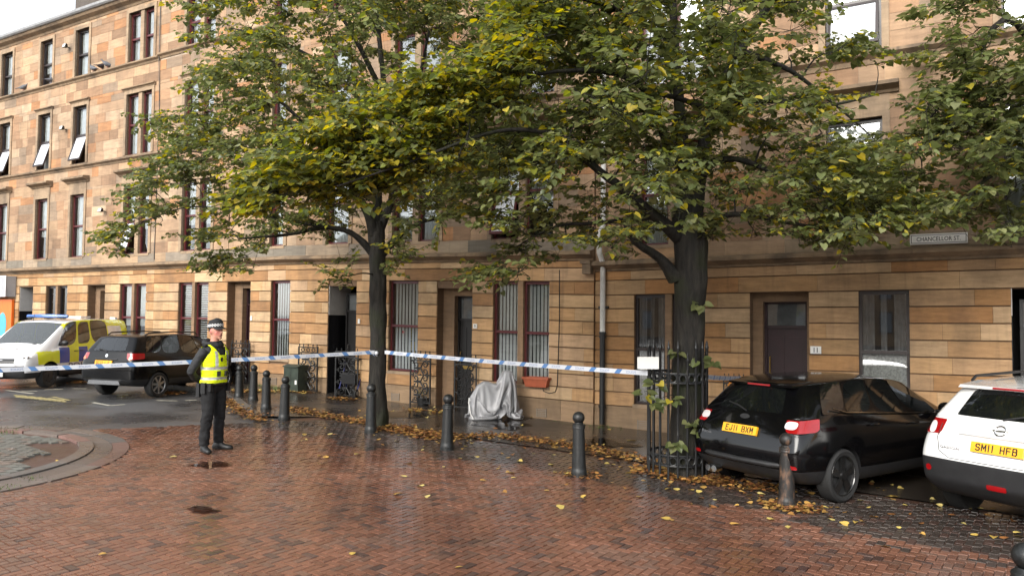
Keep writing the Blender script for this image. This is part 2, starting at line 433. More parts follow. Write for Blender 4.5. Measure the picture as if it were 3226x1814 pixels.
# round apron: three rings of stones round grey setts
ap = MB(); sheet(ap, ngon_ring(CR+.004), -.014)
apron = tag(obj('paved_circle', ap.mesh('paved_circle', mat('damp_soil', (.062, .056, .048), .7, noise=.4, nscale=20, bump=.8))), kind='structure')
M_SETT = wet_mat('grey_sett', (0, 0, 0), attr='object', r_wet=.22, r_dry=.55, dark=.75)
M_SETTV = wet_mat('grey_sett_joined', (0, 0, 0), attr='vertex', r_wet=.22, r_dry=.55, dark=.75)
M_RING = wet_mat('ring_stone', (0, 0, 0), attr='object', r_wet=.2, r_dry=.5, dark=.7, grain=90)
for r0, r1, z0, z1, nst, nm in ((2.22, 2.40, .03, .03, 18, 'kerb_stone'), (2.41, 2.64, .012, -.004, 20, 'channel_stone'), (2.65, 2.86, .002, .004, 20, 'border_stone')):
    for i in range(nst):
        a0 = 2*math.pi*(i+rb.uniform(0, .04))/nst; a1 = 2*math.pi*(i+.985)/nst
        mb = MB(); k = 5
        for q in range(k):
            b0, b1 = a0+(a1-a0)*q/k, a0+(a1-a0)*(q+1)/k; ps = []
            for lo in (True, False):
                for r_, b_, zz in ((r0, b0, z0), (r1, b0, z1), (r1, b1, z1), (r0, b1, z0)):
                    qx, qy = CC.x+r_*math.cos(b_), CC.y+r_*math.sin(b_); ps.append((qx, qy, gz(qx, qy)+(-.06 if lo else zz)))
            mb.hexa(ps)
        o = obj(nm, mb.mesh(nm, M_RING), apron)
        k = rb.uniform(.75, 1.15); base = (.14, .115, .10) if rb.random() < .6 else ((.17, .10, .085) if rb.random() < .5 else (.105, .10, .095))
        o.color = (*[v*k for v in base], 1)
sett = MB(); sett.box((0, 0, -.02), (.198, .098, .05)); SETT = sett.mesh('paver', M_SETT)
bulk = MB()
for i in range(-13, 13):
    for j in range(-26, 26):
        lx, ly = (i+.5*(j % 2))*.205, j*.104
        c = CC+ea*lx+eb*ly
        if math.hypot(lx, ly) > 2.10: continue
        bp_ = ground(150, 1452)
        if ((c-bp_).dot(ea)/.55)**2+((c-bp_).dot(eb)/.28)**2 < 1+.5*mnoise.noise(c*2): continue
        if mnoise.noise(Vector((c.x*.75+4.1, c.y*.75+1.3, 1))) > .42: continue          # lost pavers leave bare patches
        k = rb.uniform(.75, 1.2); col = tuple(v*k for v in ((.125, .13, .115) if rb.random() < .8 else (.15, .12, .10)))
        x, y, dd = project(G(c.x, c.y))
        if x > -20:
            o = obj('paver', SETT, apron, (c.x, c.y, gz(c.x, c.y)+rb.uniform(.001, .004))); o.color = (*col, 1); o.rotation_euler = (rb.uniform(-.008, .008), rb.uniform(-.008, .008), -R(36.8)+rb.uniform(-.01, .01))
        else:
            bulk.box((c.x, c.y, gz(c.x, c.y)-.015), (.198, .098, .05), Matrix.Rotation(-R(36.8), 3, 'Z'), 0, col)
tag(obj('pavers', bulk.mesh('pavers', M_SETTV), apron), kind='stuff')

# painted lines on the road (photo pixels -> ground)
def Z3(x, y): return ground(x/3.15, 860+y/3.15)
def ribbon(mb, pts, wd, dz=.006):
    for a, b in zip(pts, pts[1:]):
        e = (b-a).normalized(); q = Vector((-e.y, e.x, 0))*wd/2
        mb.add([(p.x, p.y, gz(p.x, p.y)-.03+dz) for p in (a-q, b-q, b+q, a+q)], [(0, 1, 2, 3)])
for pts, wd in (([(60, 1150), (330, 1185)], .10), ([(215, 1160), (370, 1160)], .10), ([(440, 1145), (625, 1140)], .12), ([(720, 1135), (860, 1135)], .1),
                ([(920, 1270), (1090, 1302), (1240, 1290)], .09), ([(1550, 1250), (1760, 1256)], .1), ([(1840, 1252), (1950, 1246)], .1)):
    mb = MB(); ribbon(mb, [Z3(*p) for p in pts], wd); tag(obj('road_marking', mb.mesh('road_marking', M_PAINT)), kind='structure')
mb = MB(); rr = random.Random(5)
for i in range(11):                                                                      # worn lettering, foreshortened past reading
    x0 = 150+i*46; y0 = 1195+i*4.6
    ribbon(mb, [Z3(x0, y0), Z3(x0+30, y0+22)], .07); ribbon(mb, [Z3(x0+4, y0+22), Z3(x0+44, y0+26)], .06)
    if i % 2: ribbon(mb, [Z3(x0+4, y0), Z3(x0+40, y0+3)], .06)
ribbon(mb, [Z3(520, 1214), Z3(690, 1250)], .07)
tag(obj('road_marking', mb.mesh('road_marking', M_YPAINT)), kind='structure')

# standing water
def water_mat():
    m = bpy.data.materials.new('standing_water'); m.use_nodes = True; t = m.node_tree; t.nodes.clear(); L = t.links.new; nn = t.nodes.new
    o = nn('ShaderNodeOutputMaterial'); g = nn('ShaderNodeBsdfGlossy'); g.inputs['Roughness'].default_value = .015
    tr = nn('ShaderNodeBsdfTransparent'); tr.inputs[0].default_value = (.88, .84, .80, 1)
    fr = nn('ShaderNodeFresnel'); fr.inputs['IOR'].default_value = 1.28
    m2 = nn('ShaderNodeMixShader'); L(fr.outputs[0], m2.inputs[0]); L(tr.outputs[0], m2.inputs[1]); L(g.outputs[0], m2.inputs[2]); L(m2.outputs[0], o.inputs[0])
    return m
M_WATER = water_mat()
rp = random.Random(9)
for px, py, rx, ry in ((662, 1464, .26, .10), (640, 1606, .22, .05), (1560, 1335, .7, .25), (1250, 1305, .6, .22), (1900, 1395, .6, .2)):
    c = ground(px, py); pts = []
    for i in range(40):
        a = 2*math.pi*i/40; k = 1+.55*mnoise.noise(Vector((math.cos(a)*1.4+px, math.sin(a)*1.4, py*.1)))+.2*mnoise.noise(Vector((math.cos(a)*5+px, math.sin(a)*5, py*.1)))
        v = U*rx*k*math.cos(a)+Vector((-U.y, U.x, 0))*ry*k*math.sin(a)*2.0
        pts.append((c.x+v.x, c.y+v.y))
    mb = MB(); sheet(mb, pts, lambda x, y: (foot_h(x, y) if tl(Vector((x, y, 0)))[1] < 2.8 else 0)+.006)
    tag(obj('puddle', mb.mesh('puddle', M_WATER)), kind='structure')
# ================================================================== THE TERRACE (three sandstone tenements)
rs = random.Random(21)
GCOL = [(.50, .33, .18), (.48, .295, .15), (.40, .225, .105), (.52, .36, .21), (.35, .19, .088), (.44, .265, .13), (.48, .315, .185)]
UCOL = [(.40, .265, .165), (.43, .305, .20), (.33, .20, .118), (.27, .17, .105), (.40, .205, .10), (.29, .21, .145), (.42, .28, .17), (.36, .235, .145)]
DGCOL = [(.45, .29, .155), (.43, .255, .125), (.40, .215, .092), (.37, .19, .08), (.44, .27, .135), (.47, .315, .18), (.40, .25, .135)]
UNIT = MB().box((0, 0, 0), (1, 1, 1)).mesh('stone', M_STONE)
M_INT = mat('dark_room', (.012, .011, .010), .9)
M_MAROON = mat('maroon_frame_paint', (.085, .012, .014), .35, noise=.2)
M_DKFRAME = mat('dark_brown_frame', (.022, .013, .012), .35, noise=.2)
M_BLACKP = mat('black_gloss_paint', (.010, .009, .009), .4, noise=.3, nscale=5)
M_MAROOND = mat('maroon_door_paint', (.022, .004, .007), .5, noise=.3, nscale=4)
M_BROWND = mat('brown_door_paint', (.028, .016, .010), .35, noise=.3)
M_NET = mat('net_curtain', (.62, .65, .64), .9, noise=.15, nscale=6)
M_VERT = mat('vertical_blind', (.60, .62, .60), .8, noise=.12)
M_SLAT = mat('venetian_slat', (.66, .66, .64), .6)
M_GREYCUR = mat('grey_curtain', (.24, .245, .25), .9, noise=.2)
M_LACE = mat('lace_curtain', (.50, .50, .48), .9, noise=.45, nscale=30)
M_YELCUR = mat('yellow_curtain', (.45, .32, .07), .9, noise=.3)
M_MORTAR = mat('pale_mortar', (.40, .31, .23), .9, noise=.4, nscale=3)
M_SASH = mat('sky_bright_pane', (.66, .68, .72), .12)  # whitish colour stands in for sky reflected in the open sashes
M_WTILE = mat('white_tile', (.48, .46, .44), .35, noise=.1)
M_BTILE = mat('black_tile', (.012, .012, .014), .2)
M_BRASS = mat('brass', (.45, .30, .09), .3, metal=1)
M_STEEL = mat('steel', (.5, .5, .5), .3, metal=1)
M_WHITE = mat('white_plastic', (.72, .71, .68), .4)

class Tenement:
    def __init__(s, name, label, t0, t1, shear, brk, n0, ground_lv, upper_lv, gcol, ucol):
        s.t0, s.t1, s.sh, s.brk, s.n0 = t0, t1, shear, brk, n0
        s.root = thing(name, label, 'building', F((t0+t1)/2, n0-.3, 0), 0, 'terrace of tenements')
        s.open = []; s.stones = []; s.gcol, s.ucol = gcol, ucol
    def bx(s, mb, t0, t1, n0, n1, z0, z1, mi=0):
        cuts = [t0]+[b for b in s.brk if t0 < b < t1]+[t1]
        for a, b in zip(cuts, cuts[1:]): mb.fbox(a, b, s.n0+n0, s.n0+n1, z0, z1, s.sh, mi)
        return mb
    def strip(s, name, prof, mat_, t0=None, t1=None, smooth=False):   # moulding profile (n, z) run along the wall
        t0 = s.t0 if t0 is None else t0; t1 = s.t1 if t1 is None else t1
        mb = MB(); cuts = [t0]+[b for b in s.brk if t0 < b < t1]+[t1]; k = len(prof); vs = []; fs = []
        for t in cuts:
            for n, z in prof: vs.append(F(t, s.n0+n, s.sh(t, z)))
        for c in range(len(cuts)-1):
            for i in range(k): fs.append((c*k+i, (c+1)*k+i, (c+1)*k+(i+1) % k, c*k+(i+1) % k))
        fs += [tuple(range(k)), tuple(range((len(cuts)-1)*k+k-1, (len(cuts)-1)*k-1, -1))]
        mb.add(vs, fs); return part(name, mb, mat_, s.root, smooth)
    def P(s, t, n, z): return F(t, s.n0+n, s.sh(t, z))
    def free(s, z0, z1, margin):
        """intervals of the wall between openings at this height"""
        iv = [(s.t0, s.t1)]
        for (a, b, c, d, mg) in s.open:
            m_ = mg if margin else 0
            if d+m_ > z0+.02 and c-m_*.0 < z1-.02:
                out = []
                for p, q in iv:
                    if a-m_ > p: out.append((p, min(q, a-m_)))
                    if b+m_ < q: out.append((max(p, b+m_), q))
                iv = [(p, q) for p, q in out if q-p > .03]
        return iv
    def courses(s, zs, gap, cols, lmin, lmax, groove):
        for z1, z0 in zip(zs, zs[1:]):
            # cut the course where an opening starts or ends inside it
            cutz = sorted({z0, z1} | {e for o in s.open for e in (o[2], o[3]+o[4]) if z0+.03 < e < z1-.03}) if not groove else [z0, z1]
            for lo, hi in zip(cutz, cutz[1:]):
                for p, q in s.free(lo, hi, True):
                    t = p; first = rs.random()*.5
                    while t < q-.02:
                        L_ = rs.uniform(lmin, lmax)
                        if t == p: L_ *= .5+first
                        e = t+L_
                        if q-e < lmin*.5: e = q
                        for b in s.brk:
                            if t < b-.02 and e > b+.02: e = b
                        s.stones.append((t, e, lo, hi, gap if groove else gap, rs.choice(cols), rs.uniform(.85, 1.12)))
                        t = e
    def lay_stones(s, proud_g):
        items = []
        for t0, t1, z0, z1, gap, col, k in s.stones:
            tc, zc = (t0+t1)/2, (z0+z1)/2; zc2 = s.sh(tc, zc)
            w_, h_ = t1-t0-.004, z1-z0-gap
            p = F(tc, s.n0, zc2); x, y, d = project(p); area = w_*h_/max(d, 1)**2 if (d > 0 and -60 < x < 3290 and -60 < y < 1500) else 0
            items.append((area, tc, zc2, w_, h_, tuple(c*k for c in col), (s.sh(t1, zc)-s.sh(t0, zc))/(t1-t0)))
        items.sort(key=lambda q: -q[0])
        L = s.root.location; bulk = MB(); cnt = 0
        base = Matrix((U, -N, Vector((0, 0, 1)))).transposed()
        for area, tc, zc, w_, h_, col, slope in items:
            dep = .06; jit = rs.uniform(-.0015, .0025)
            c = F(tc, s.n0-dep/2+jit, zc)
            if area > 0 and cnt < 300:
                o = obj('stone', UNIT, s.root, c-L); o.scale = (w_, dep, h_)
                o.rotation_euler = (base @ Matrix.Rotation(-math.atan(slope), 3, 'Y')).to_euler(); o.color = (*col, 1); cnt += 1
            else:
                bulk.box(c, (w_, dep, h_), base, 0, col)
        if bulk.v: tag(part('stones', bulk, M_STONEV, s.root), kind='stuff')
    def backing(s, z_top, depth=.5, rec=-.034, z_bot=-1.0, m=None, name='wall'):
        ts = sorted({s.t0, s.t1, *s.brk} | {e for o in s.open for e in o[:2]}); ts = [t for t in ts if s.t0 <= t <= s.t1]
        mb = MB()
        for a, b in zip(ts, ts[1:]):
            m_ = (a+b)/2; zs = sorted([(o[2], o[3]) for o in s.open if o[0] < m_ < o[1] and o[3] > z_bot]); z = z_bot
            for lo, hi in zs+[(z_top, z_top)]:
                if lo-z > .01: mb.fbox(a, b, s.n0-depth, s.n0+rec, z, lo, s.sh)
                z = hi
        part(name, mb, m or M_BACK, s.root)
        if name != 'wall': return
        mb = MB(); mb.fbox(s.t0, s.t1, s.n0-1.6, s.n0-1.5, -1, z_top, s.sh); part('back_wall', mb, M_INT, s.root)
    # ---------------------------------------------------------------- openings
    def lights(s, t0, t1, mull): return [(t0, t1)] if not mull else [(t0, mull[0]), (mull[1], t1)]
    def window(s, t0, t1, z0, z1, mull=None, frame=M_MAROON, curtain='net', tilt=(), margin=.0, rail=.5, mmat=None):
        s.open.append((t0, t1, z0, z1, margin))
        if mull:
            mb = MB(); s.bx(mb, mull[0], mull[1], -.42, -.01, z0, z1); part('mullion', mb, mmat or M_TRIM, s.root)
        mb = MB(); s.bx(mb, t0-.02, t1+.02, -.22, .015, z0-.07, z0-.002); part('sill', mb, M_TRIM, s.root)
        for i, (a, b) in enumerate(s.lights(t0, t1, mull)):
            fwid = .045; n1, n2 = -.15, -.09; zm = z0+(z1-z0)*rail
            mb = MB()
            s.bx(mb, a, a+fwid, n1, n2, z0, z1); s.bx(mb, b-fwid, b, n1, n2, z0, z1); s.bx(mb, a+fwid, b-fwid, n1, n2, z1-fwid*1.4, z1); s.bx(mb, a+fwid, b-fwid, n1, n2, z0, z0+fwid)
            s.bx(mb, a+fwid, b-fwid, n1-.01, n2+.012, zm-.028, zm+.028)
            wdw = part('window', mb, frame, s.root)
            a2, b2 = a+fwid, b-fwid
            # upper sash
            mb = MB(); mb.add([s.P(t, -.125, z) for t, z in ((a2, zm+.028), (b2, zm+.028), (b2, z1-fwid*1.4), (a2, z1-fwid*1.4))], [(0, 1, 2, 3)]); part('upper_pane', mb, M_GLASS, wdw)
            if i in tilt:                                                   # lower sash swung out from its head
                ang = R(17); h = zm-.03-z0-fwid
                def Q(t, k, off=0): return s.P(t, -.08+math.sin(ang)*h*k+math.cos(ang)*off, zm-.03-math.cos(ang)*h*k+math.sin(ang)*off)
                mb = MB()
                for (ta, tb, ka, kb) in ((a2, a2+.045, 0, 1), (b2-.045, b2, 0, 1), (a2+.045, b2-.045, 0, .05), (a2+.045, b2-.045, .94, 1)):
                    mb.hexa([Q(ta, kb, -.02), Q(tb, kb, -.02), Q(tb, kb, .02), Q(ta, kb, .02), Q(ta, ka, -.02), Q(tb, ka, -.02), Q(tb, ka, .02), Q(ta, ka, .02)])
                sash = part('open_sash', mb, frame, wdw)
                mb = MB(); mb.add([Q(a2+.045, .94), Q(b2-.045, .94), Q(b2-.045, .05), Q(a2+.045, .05)], [(0, 1, 2, 3)]); part('lower_pane', mb, M_SASH, wdw)
            else:
                mb = MB(); mb.add([s.P(t, -.135, z) for t, z in ((a2, z0+fwid), (b2, z0+fwid), (b2, zm-.028), (a2, zm-.028))], [(0, 1, 2, 3)]); part('lower_pane', mb, M_GLASS, wdw)
            s.curtain(wdw, curtain, a2, b2, z0+fwid, z1-fwid, zm, i)
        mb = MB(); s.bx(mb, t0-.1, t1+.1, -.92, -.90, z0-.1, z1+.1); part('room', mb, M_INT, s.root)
    def curtain(s, w_, kind, a, b, z0, z1, zm, i):
        n = -.20
        def wavy(name, m_, ta, tb, za, zb, waves, amp, side='front'):
            mb = MB(); k = waves*6; vs = []
            for q in range(k+1):
                t = ta+(tb-ta)*q/k; nn_ = n+amp*math.sin(q/6*2*math.pi)
                vs += [s.P(t, nn_, za), s.P(t, nn_, zb)]
            mb.add(vs, [(2*q, 2*q+2, 2*q+3, 2*q+1) for q in range(k)]); return part(name, mb, m_, w_, True)
        if kind == 'net': wavy('curtain', M_NET, a, b, z0, z1, 6, .012)
        elif kind == 'half': wavy('curtain', M_NET, a, b, zm-.25, z1, 5, .01)
        elif kind == 'lace': wavy('curtain', M_LACE, a, b, z0, zm, 6, .015); wavy('curtain', M_GREYCUR, a, a+(b-a)*.28, zm, z1, 2, .02); wavy('curtain', M_GREYCUR, a+(b-a)*.72, b, zm, z1, 2, .02); wavy('curtain', M_GREYCUR, a+(b-a)*.42, a+(b-a)*.56, zm, z1, 1, .02)
        elif kind == 'sides': wavy('curtain', M_NET, a, a+(b-a)*.3, z0, z1, 2, .02); wavy('curtain', M_NET, b-(b-a)*.3, b, z0, z1, 2, .02)
        elif kind == 'vertical':
            k = max(4, int((b-a)/.085))
            for q in range(k):
                t = a+(b-a)*(q+.5)/k; mb = MB(); wd = (b-a)/k*.46
                mb.add([s.P(t-wd, n-.012, z0), s.P(t+wd, n+.02, z0), s.P(t+wd, n+.02, z1), s.P(t-wd, n-.012, z1)], [(0, 1, 2, 3)]); part('blind_slat', mb, M_VERT if i >= 0 else M_VERT, w_)
        elif kind == 'slats':
            k = int((z1-z0)/.062)
            for q in range(k):
                z = z0+(z1-z0)*(q+.5)/k; mb = MB()
                mb.add([s.P(a, n+.015, z-.02), s.P(b, n+.015, z-.02), s.P(b, n-.01, z+.016), s.P(a, n-.01, z+.016)], [(0, 1, 2, 3)]); part('blind_slat', mb, M_SLAT, w_)
        elif kind == 'yellow': wavy('curtain', M_YELCUR, a, a+(b-a)*.6, zm+.1, z1, 3, .03); wavy('curtain', M_VERT, a+(b-a)*.1, b, z0, z1-.3, 6, .012)
    def architrave(s, t0, t1, z0, z1, wd=.11, hood=None):
        for nm, (a, b, lo, hi) in (('jamb', (t0-wd, t0, z0, z1+wd)), ('jamb', (t1, t1+wd, z0, z1+wd)), ('lintel', (t0, t1, z1, z1+wd))):
            mb = MB(); s.bx(mb, a, b, -.05, .028, lo, hi); part(nm, mb, M_TRIM, s.root)
            mb = MB()
        if hood == 'small':
            z = z1+wd; s.strip('hood_mould', [(-.02, z), (.035, z), (.05, z+.03), (.10, z+.05), (.10, z+.08), (-.02, z+.10)], M_CORN, t0-wd-.05, t1+wd+.05)
        if hood == 'big':
            z = z1+wd; mb = MB(); s.bx(mb, t0-wd, t1+wd, -.05, .02, z, z+.26); part('frieze_panel', mb, M_TRIM, s.root); z += .26
            s.strip('hood_mould', [(-.02, z), (.05, z), (.07, z+.04), (.15, z+.07), (.22, z+.10), (.22, z+.15), (.19, z+.17), (-.02, z+.19)], M_CORN, t0-wd-.14, t1+wd+.14)
    def door(s, t0, t1, z1, leaf=M_BLACKP, depth=.42, fan=.42, z0=-.05, reveal=None, inset=.14, hnd=M_BRASS, shift=0):
        s.open.append((t0, t1, z0-.95, z1, 0))
        a, b = t0+inset+shift, t1-inset*.4+shift; a = min(a, b-.4); zt = z1-.16; n = -depth
        if reveal:                                                          # tiled entry walls
            zz = 2.02
            mb = MB(); s.bx(mb, t0-.002, t0+.012, -depth-.3, -.03, z0, zz); part('tile_panel', mb, M_BTILE, s.root)
            mb = MB(); s.bx(mb, t0-.002, t0+.012, -depth-.3, -.03, zz, z1); part('tile_panel', mb, M_WTILE, s.root)
        else:
            for q, (ta, tb) in enumerate(((t0+.001, a), (b, t1-.001))):
                mb = MB(); s.bx(mb, ta, tb, n-.06, n+.16, z0, z1-.001); part('door_jamb', mb, M_JAMB, s.root)
            mb = MB(); s.bx(mb, a, b, n-.06, n+.16, zt, z1-.001); part('door_lintel', mb, M_JAMB, s.root)
        zf = zt-fan
        mb = MB(); s.bx(mb, a, b, n-.06, n-.02, z0, zf-.05)
        for (ta, tb, za, zb) in ((a+.09, (a+b)/2-.04, z0+.2, z0+.75), ((a+b)/2+.04, b-.09, z0+.2, z0+.75), (a+.09, (a+b)/2-.04, z0+.95, zf-.2), ((a+b)/2+.04, b-.09, z0+.95, zf-.2)):
            s.bx(mb, ta, tb, n-.03, n-.008, za, zb)
        d = part('door', mb, leaf, s.root)
        mb = MB(); s.bx(mb, a, b, n-.05, n+.02, zf-.05, zf); s.bx(mb, a, a+.045, n-.05, n+.02, z0, zt); s.bx(mb, b-.045, b, n-.05, n+.02, z0, zt); s.bx(mb, a+.045, b-.045, n-.05, n+.02, zt-.04, zt); part('door_frame', mb, leaf, d)
        mb = MB(); mb.add([s.P(t, n-.03, z) for t, z in ((a+.045, zf), (b-.045, zf), (b-.045, zt-.04), (a+.045, zt-.04))], [(0, 1, 2, 3)]); part('fanlight', mb, M_GLASS, d)
        mb = MB(); mb.add([s.P(t, n-.055, z) for t, z in ((a+.045, zf), (b-.045, zf), (b-.045, zt-.04), (a+.045, zt-.04))], [(0, 1, 2, 3)]); part('fanlight_backing', mb, M_GREYCUR, d)  # grey panel added behind the glass to lighten the fanlight
        mb = MB(); mb.tube([s.P(a+.1, n, 1.0), s.P(a+.1, n+.05, 1.0), s.P(a+.1, n+.05, 1.3), s.P(a+.1, n, 1.3)], .011, 6); part('handle', mb, hnd, d)
        mb = MB(); s.bx(mb, (a+b)/2-.12, (a+b)/2+.12, n-.01, n+.012, .92, .99); part('letter_plate', mb, hnd, d)
        mb = MB(); s.bx(mb, t0, t1, n-.1, .06, -.6, .05 if z0 < .06 else z0); part('door_step', mb, M_KERB, s.root)
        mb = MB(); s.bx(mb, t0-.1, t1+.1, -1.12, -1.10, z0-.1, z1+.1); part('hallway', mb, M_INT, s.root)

sh1 = lambda t, z: z
sh2 = lambda t, z: z if t < -8.5 else z-.018*(t+8.5)
sh3 = lambda t, z: z+.010*t
E_ = .35
T1 = Tenement('tenement_building', 'sandstone tenement with many orange blocks and pigeons on its ledge, beside the orange shopfront', -30.0, -13.85, sh1, [], 0, None, None, GCOL, UCOL)
T2 = Tenement('tenement_building', 'long sandstone tenement with wide number 9 doorway and iron gates behind the slimmer tree', -13.85, 0.0, sh2, [-8.5], 0, None, None, GCOL, UCOL)
T3 = Tenement('tenement_building', 'darker sandstone tenement carrying the street sign and the number 11 doorway', 0.0, 15.0, sh3, [], -.07, None, None, DGCOL, UCOL)
GT = 2.86; GTC = 2.435
# ground floor openings
T1.door(-21.18, -20.31, 2.83, reveal=True, depth=.6)
T1.window(-19.54, -18.29, .87, GT-.02, (-18.97, -18.85), M_DKFRAME, 'none', mmat=M_JAMB)
T1.door(-17.17, -16.25, 2.84, M_BROWND, inset=.25)
T1.window(-15.5, -14.22, .87, GT, (-14.92, -14.80), M_MAROON, 'half', mmat=M_JAMB)
T2.window(-12.74, -11.46, .87, GT, (-12.16, -12.04), M_MAROON, 'slats', mmat=M_JAMB)
T2.door(-10.69, -9.78, 2.85, M_MAROOND, inset=.3)
T2.window(-9.03, -8.33, .87, GT, None, M_MAROON, 'vertical')
T2.door(-7.03, -6.12, 2.73, M_BLACKP, reveal=True, depth=.5, hnd=M_STEEL)
T2.window(-5.14, -4.29, .80, GT, None, M_MAROON, 'vertical')
T2.door(-3.78, -2.84, 2.70, M_BLACKP, inset=.30, fan=.5, hnd=M_BRASS)
T2.window(-2.32, -.98, .73, GT, (-1.72, -1.59), M_MAROON, 'vertical', mmat=M_JAMB)
T3.window(.81, 2.16, .35, GTC, (1.42, 1.545), M_DKFRAME, 'lace', mmat=M_JAMB)
T3.door(2.97, 3.95, GTC, M_MAROOND, inset=.17, fan=.42)
T3.window(4.72, 5.46, .42, GTC, None, M_DKFRAME, 'lace')
T3.door(6.82, 7.8, GTC, M_BLACKP, reveal=True, depth=.5)
T3.window(8.8, 9.7, .42, GTC, None, M_DKFRAME, 'net')
# upper windows: storeys (sill, head)
ST = [(3.75, 5.75, 'big'), (6.74, 8.60, 'small'), (9.50, 11.10, None)]
for fl, (z0, z1, hood) in enumerate(ST):
    fr = [M_MAROON, M_DKFRAME, M_DKFRAME][fl]
    for i, (a, b, ml) in enumerate(((-28.5, -27.7, None), (-25.6, -24.8, None), (-22.85, -22.1, None), (-20.32, -19.58, None), (-18.25, -17.5, None), (-15.42, -14.17, (-14.87, -14.70)))):
        tl_ = (0,) if (fl == 1 and i in (2, 3, 4)) or (fl == 0 and i == 5) else ()
        T1.window(a, b, z0, z1, ml, M_MAROON if ml else fr, ['net', 'net', 'net', 'half', 'net', 'half'][(i+fl) % 6], tl_, .11)
        T1.architrave(a, b, z0, z1, hood=hood)
    for i, (a, b, ml) in enumerate(((-12.66, -11.4, (-12.1, -11.94)), (-9.1, -8.6, None), (-7.12, -6.4, None), (-5.06, -3.75, (-4.5, -4.33)), (-2.36, -.89, (-1.72, -1.56)))):
        T2.window(a, b, z0, z1, ml, M_MAROON, ['half', 'net', 'net', 'net', 'half'][(i+fl) % 5], (0,) if i == 4 and fl == 0 else (), .11)
        T2.architrave(a, b, z0, z1, hood=hood)
for fl, (z0, z1, hood) in enumerate([(3.37, 5.30, 'big'), (6.42, 8.2, 'small')]):
    for i, (a, b, ml) in enumerate(((.95, 2.16, (1.48, 1.63)), (4.24, 5.10, None), (6.75, 7.6, None), (9.6, 10.4, None))):
        T3.window(a, b, z0, z1, ml, M_MAROON if i == 0 else M_DKFRAME, ['net', 'half', 'net', 'net'][(i+fl) % 4], (0,) if (fl == 1 and i == 1) else (), .11)
        T3.architrave(a, b, z0, z1, hood=hood)
# stone courses
gz1 = [GT-.264*k for k in range(10)]; gz3 = [GTC-.267*k for k in range(9)]
for T in (T1, T2):
    T.courses([3.13, GT], .022, T.gcol, .5, 1.5, True); T.courses([3.27, 3.13], .02, T.gcol, .5, 1.2, True)
    T.courses(gz1, .024, T.gcol, .38, 1.25, True); T.courses([gz1[-1], -.5], .02, [(.26, .175, .105), (.30, .20, .12)], .7, 1.3, True)
    def rows(a, b, h): k = round((b-a)/h); return [b-(b-a)*i/k for i in range(k+1)]
    T.courses([3.74, 3.47], .01, [(.24, .20, .155), (.33, .255, .18), (.42, .29, .18), (.20, .175, .14)], .5, 1.1, False)
    T.courses(rows(3.74, 6.55, .30), .007, T.ucol, .34, .8, False)
    T.courses(rows(6.72, 9.40, .30), .007, T.ucol, .34, .8, False)
    T.courses(rows(9.58, 11.32, .29), .007, T.ucol, .34, .8, False)
    T.lay_stones(0); T.backing(11.5); T.backing(11.3, .033, -.007, 3.5, M_MORTAR, 'mortar')
    T.strip('cornice', [(-.03, 3.27), (.03, 3.27), (.05, 3.31), (.10, 3.33), (.17, 3.37), (.20, 3.38), (.20, 3.43), (.17, 3.45), (.04, 3.48), (-.03, 3.48)], M_CORN)
    up = 0 if T is T1 else .05
    T.strip('string_course', [(-.03, 6.55), (.02, 6.55), (.04, 6.60), (.11, 6.64), (.11, 6.68), (.03, 6.72), (-.03, 6.72)], M_CORN)
    T.strip('string_course', [(-.03, 9.40+up), (.02, 9.40+up), (.04, 9.45+up), (.11, 9.49+up), (.11, 9.53+up), (.03, 9.58+up), (-.03, 9.58+up)], M_CORN)
    T.strip('eaves_cornice', [(-.03, 11.30), (.02, 11.30), (.05, 11.36), (.18, 11.42), (.22, 11.48), (.22, 11.53), (-.3, 11.56)], M_CORN)
    T.strip('gutter', [(.18, 11.535), (.20, 11.50), (.27, 11.50), (.31, 11.54), (.31, 11.62), (.295, 11.62), (.295, 11.55), (.20, 11.55), (.19, 11.62), (.18, 11.62)], mat('grey_gutter', (.24, .24, .24), .5, noise=.3))
    T.strip('roof', [(.10, 11.56), (.10, 11.60), (-4.2, 13.9), (-8.5, 11.6), (-8.5, 11.5)], mat('slate_roof', (.06, .06, .065), .5, noise=.4, nscale=6))
T3.courses([2.72, GTC], .022, T3.gcol, .5, 1.4, True); T3.courses([2.90, 2.72], .02, T3.gcol, .6, 1.3, True)
T3.courses(gz3, .024, T3.gcol, .45, 1.4, True); T3.courses([gz3[-1], -1.2], .02, [(.24, .16, .10), (.28, .19, .115)], .7, 1.3, True)
T3.courses([3.36, 3.11], .01, [(.33, .25, .17), (.38, .26, .165), (.40, .25, .14)], .6, 1.2, False)
T3.courses(rows(3.36, 6.18, .31), .007, T3.ucol, .34, .8, False)
T3.courses(rows(6.40, 9.0, .30), .007, T3.ucol, .34, .8, False)
T3.lay_stones(0); T3.backing(11.2); T3.backing(9.0, .033, -.007, 3.12, M_MORTAR, 'mortar')
T3.strip('cornice', [(-.03, 2.90), (.03, 2.90), (.05, 2.94), (.10, 2.96), (.17, 3.00), (.20, 3.01), (.20, 3.06), (.17, 3.08), (.04, 3.11), (-.03, 3.11)], M_CORN)
T3.strip('string_course', [(-.03, 6.18), (.02, 6.18), (.04, 6.26), (.13, 6.32), (.13, 6.37), (.03, 6.40), (-.03, 6.40)], M_CORN)
T3.strip('upper_wall', [(-.06, 9.0), (-.002, 9.0), (-.002, 11.0), (-.06, 11.0)], M_TRIM)
T3.strip('roof', [(.10, 11.16), (.10, 11.20), (-4.2, 13.5), (-8.5, 11.2), (-8.5, 11.1)], MATS['slate_roof'])
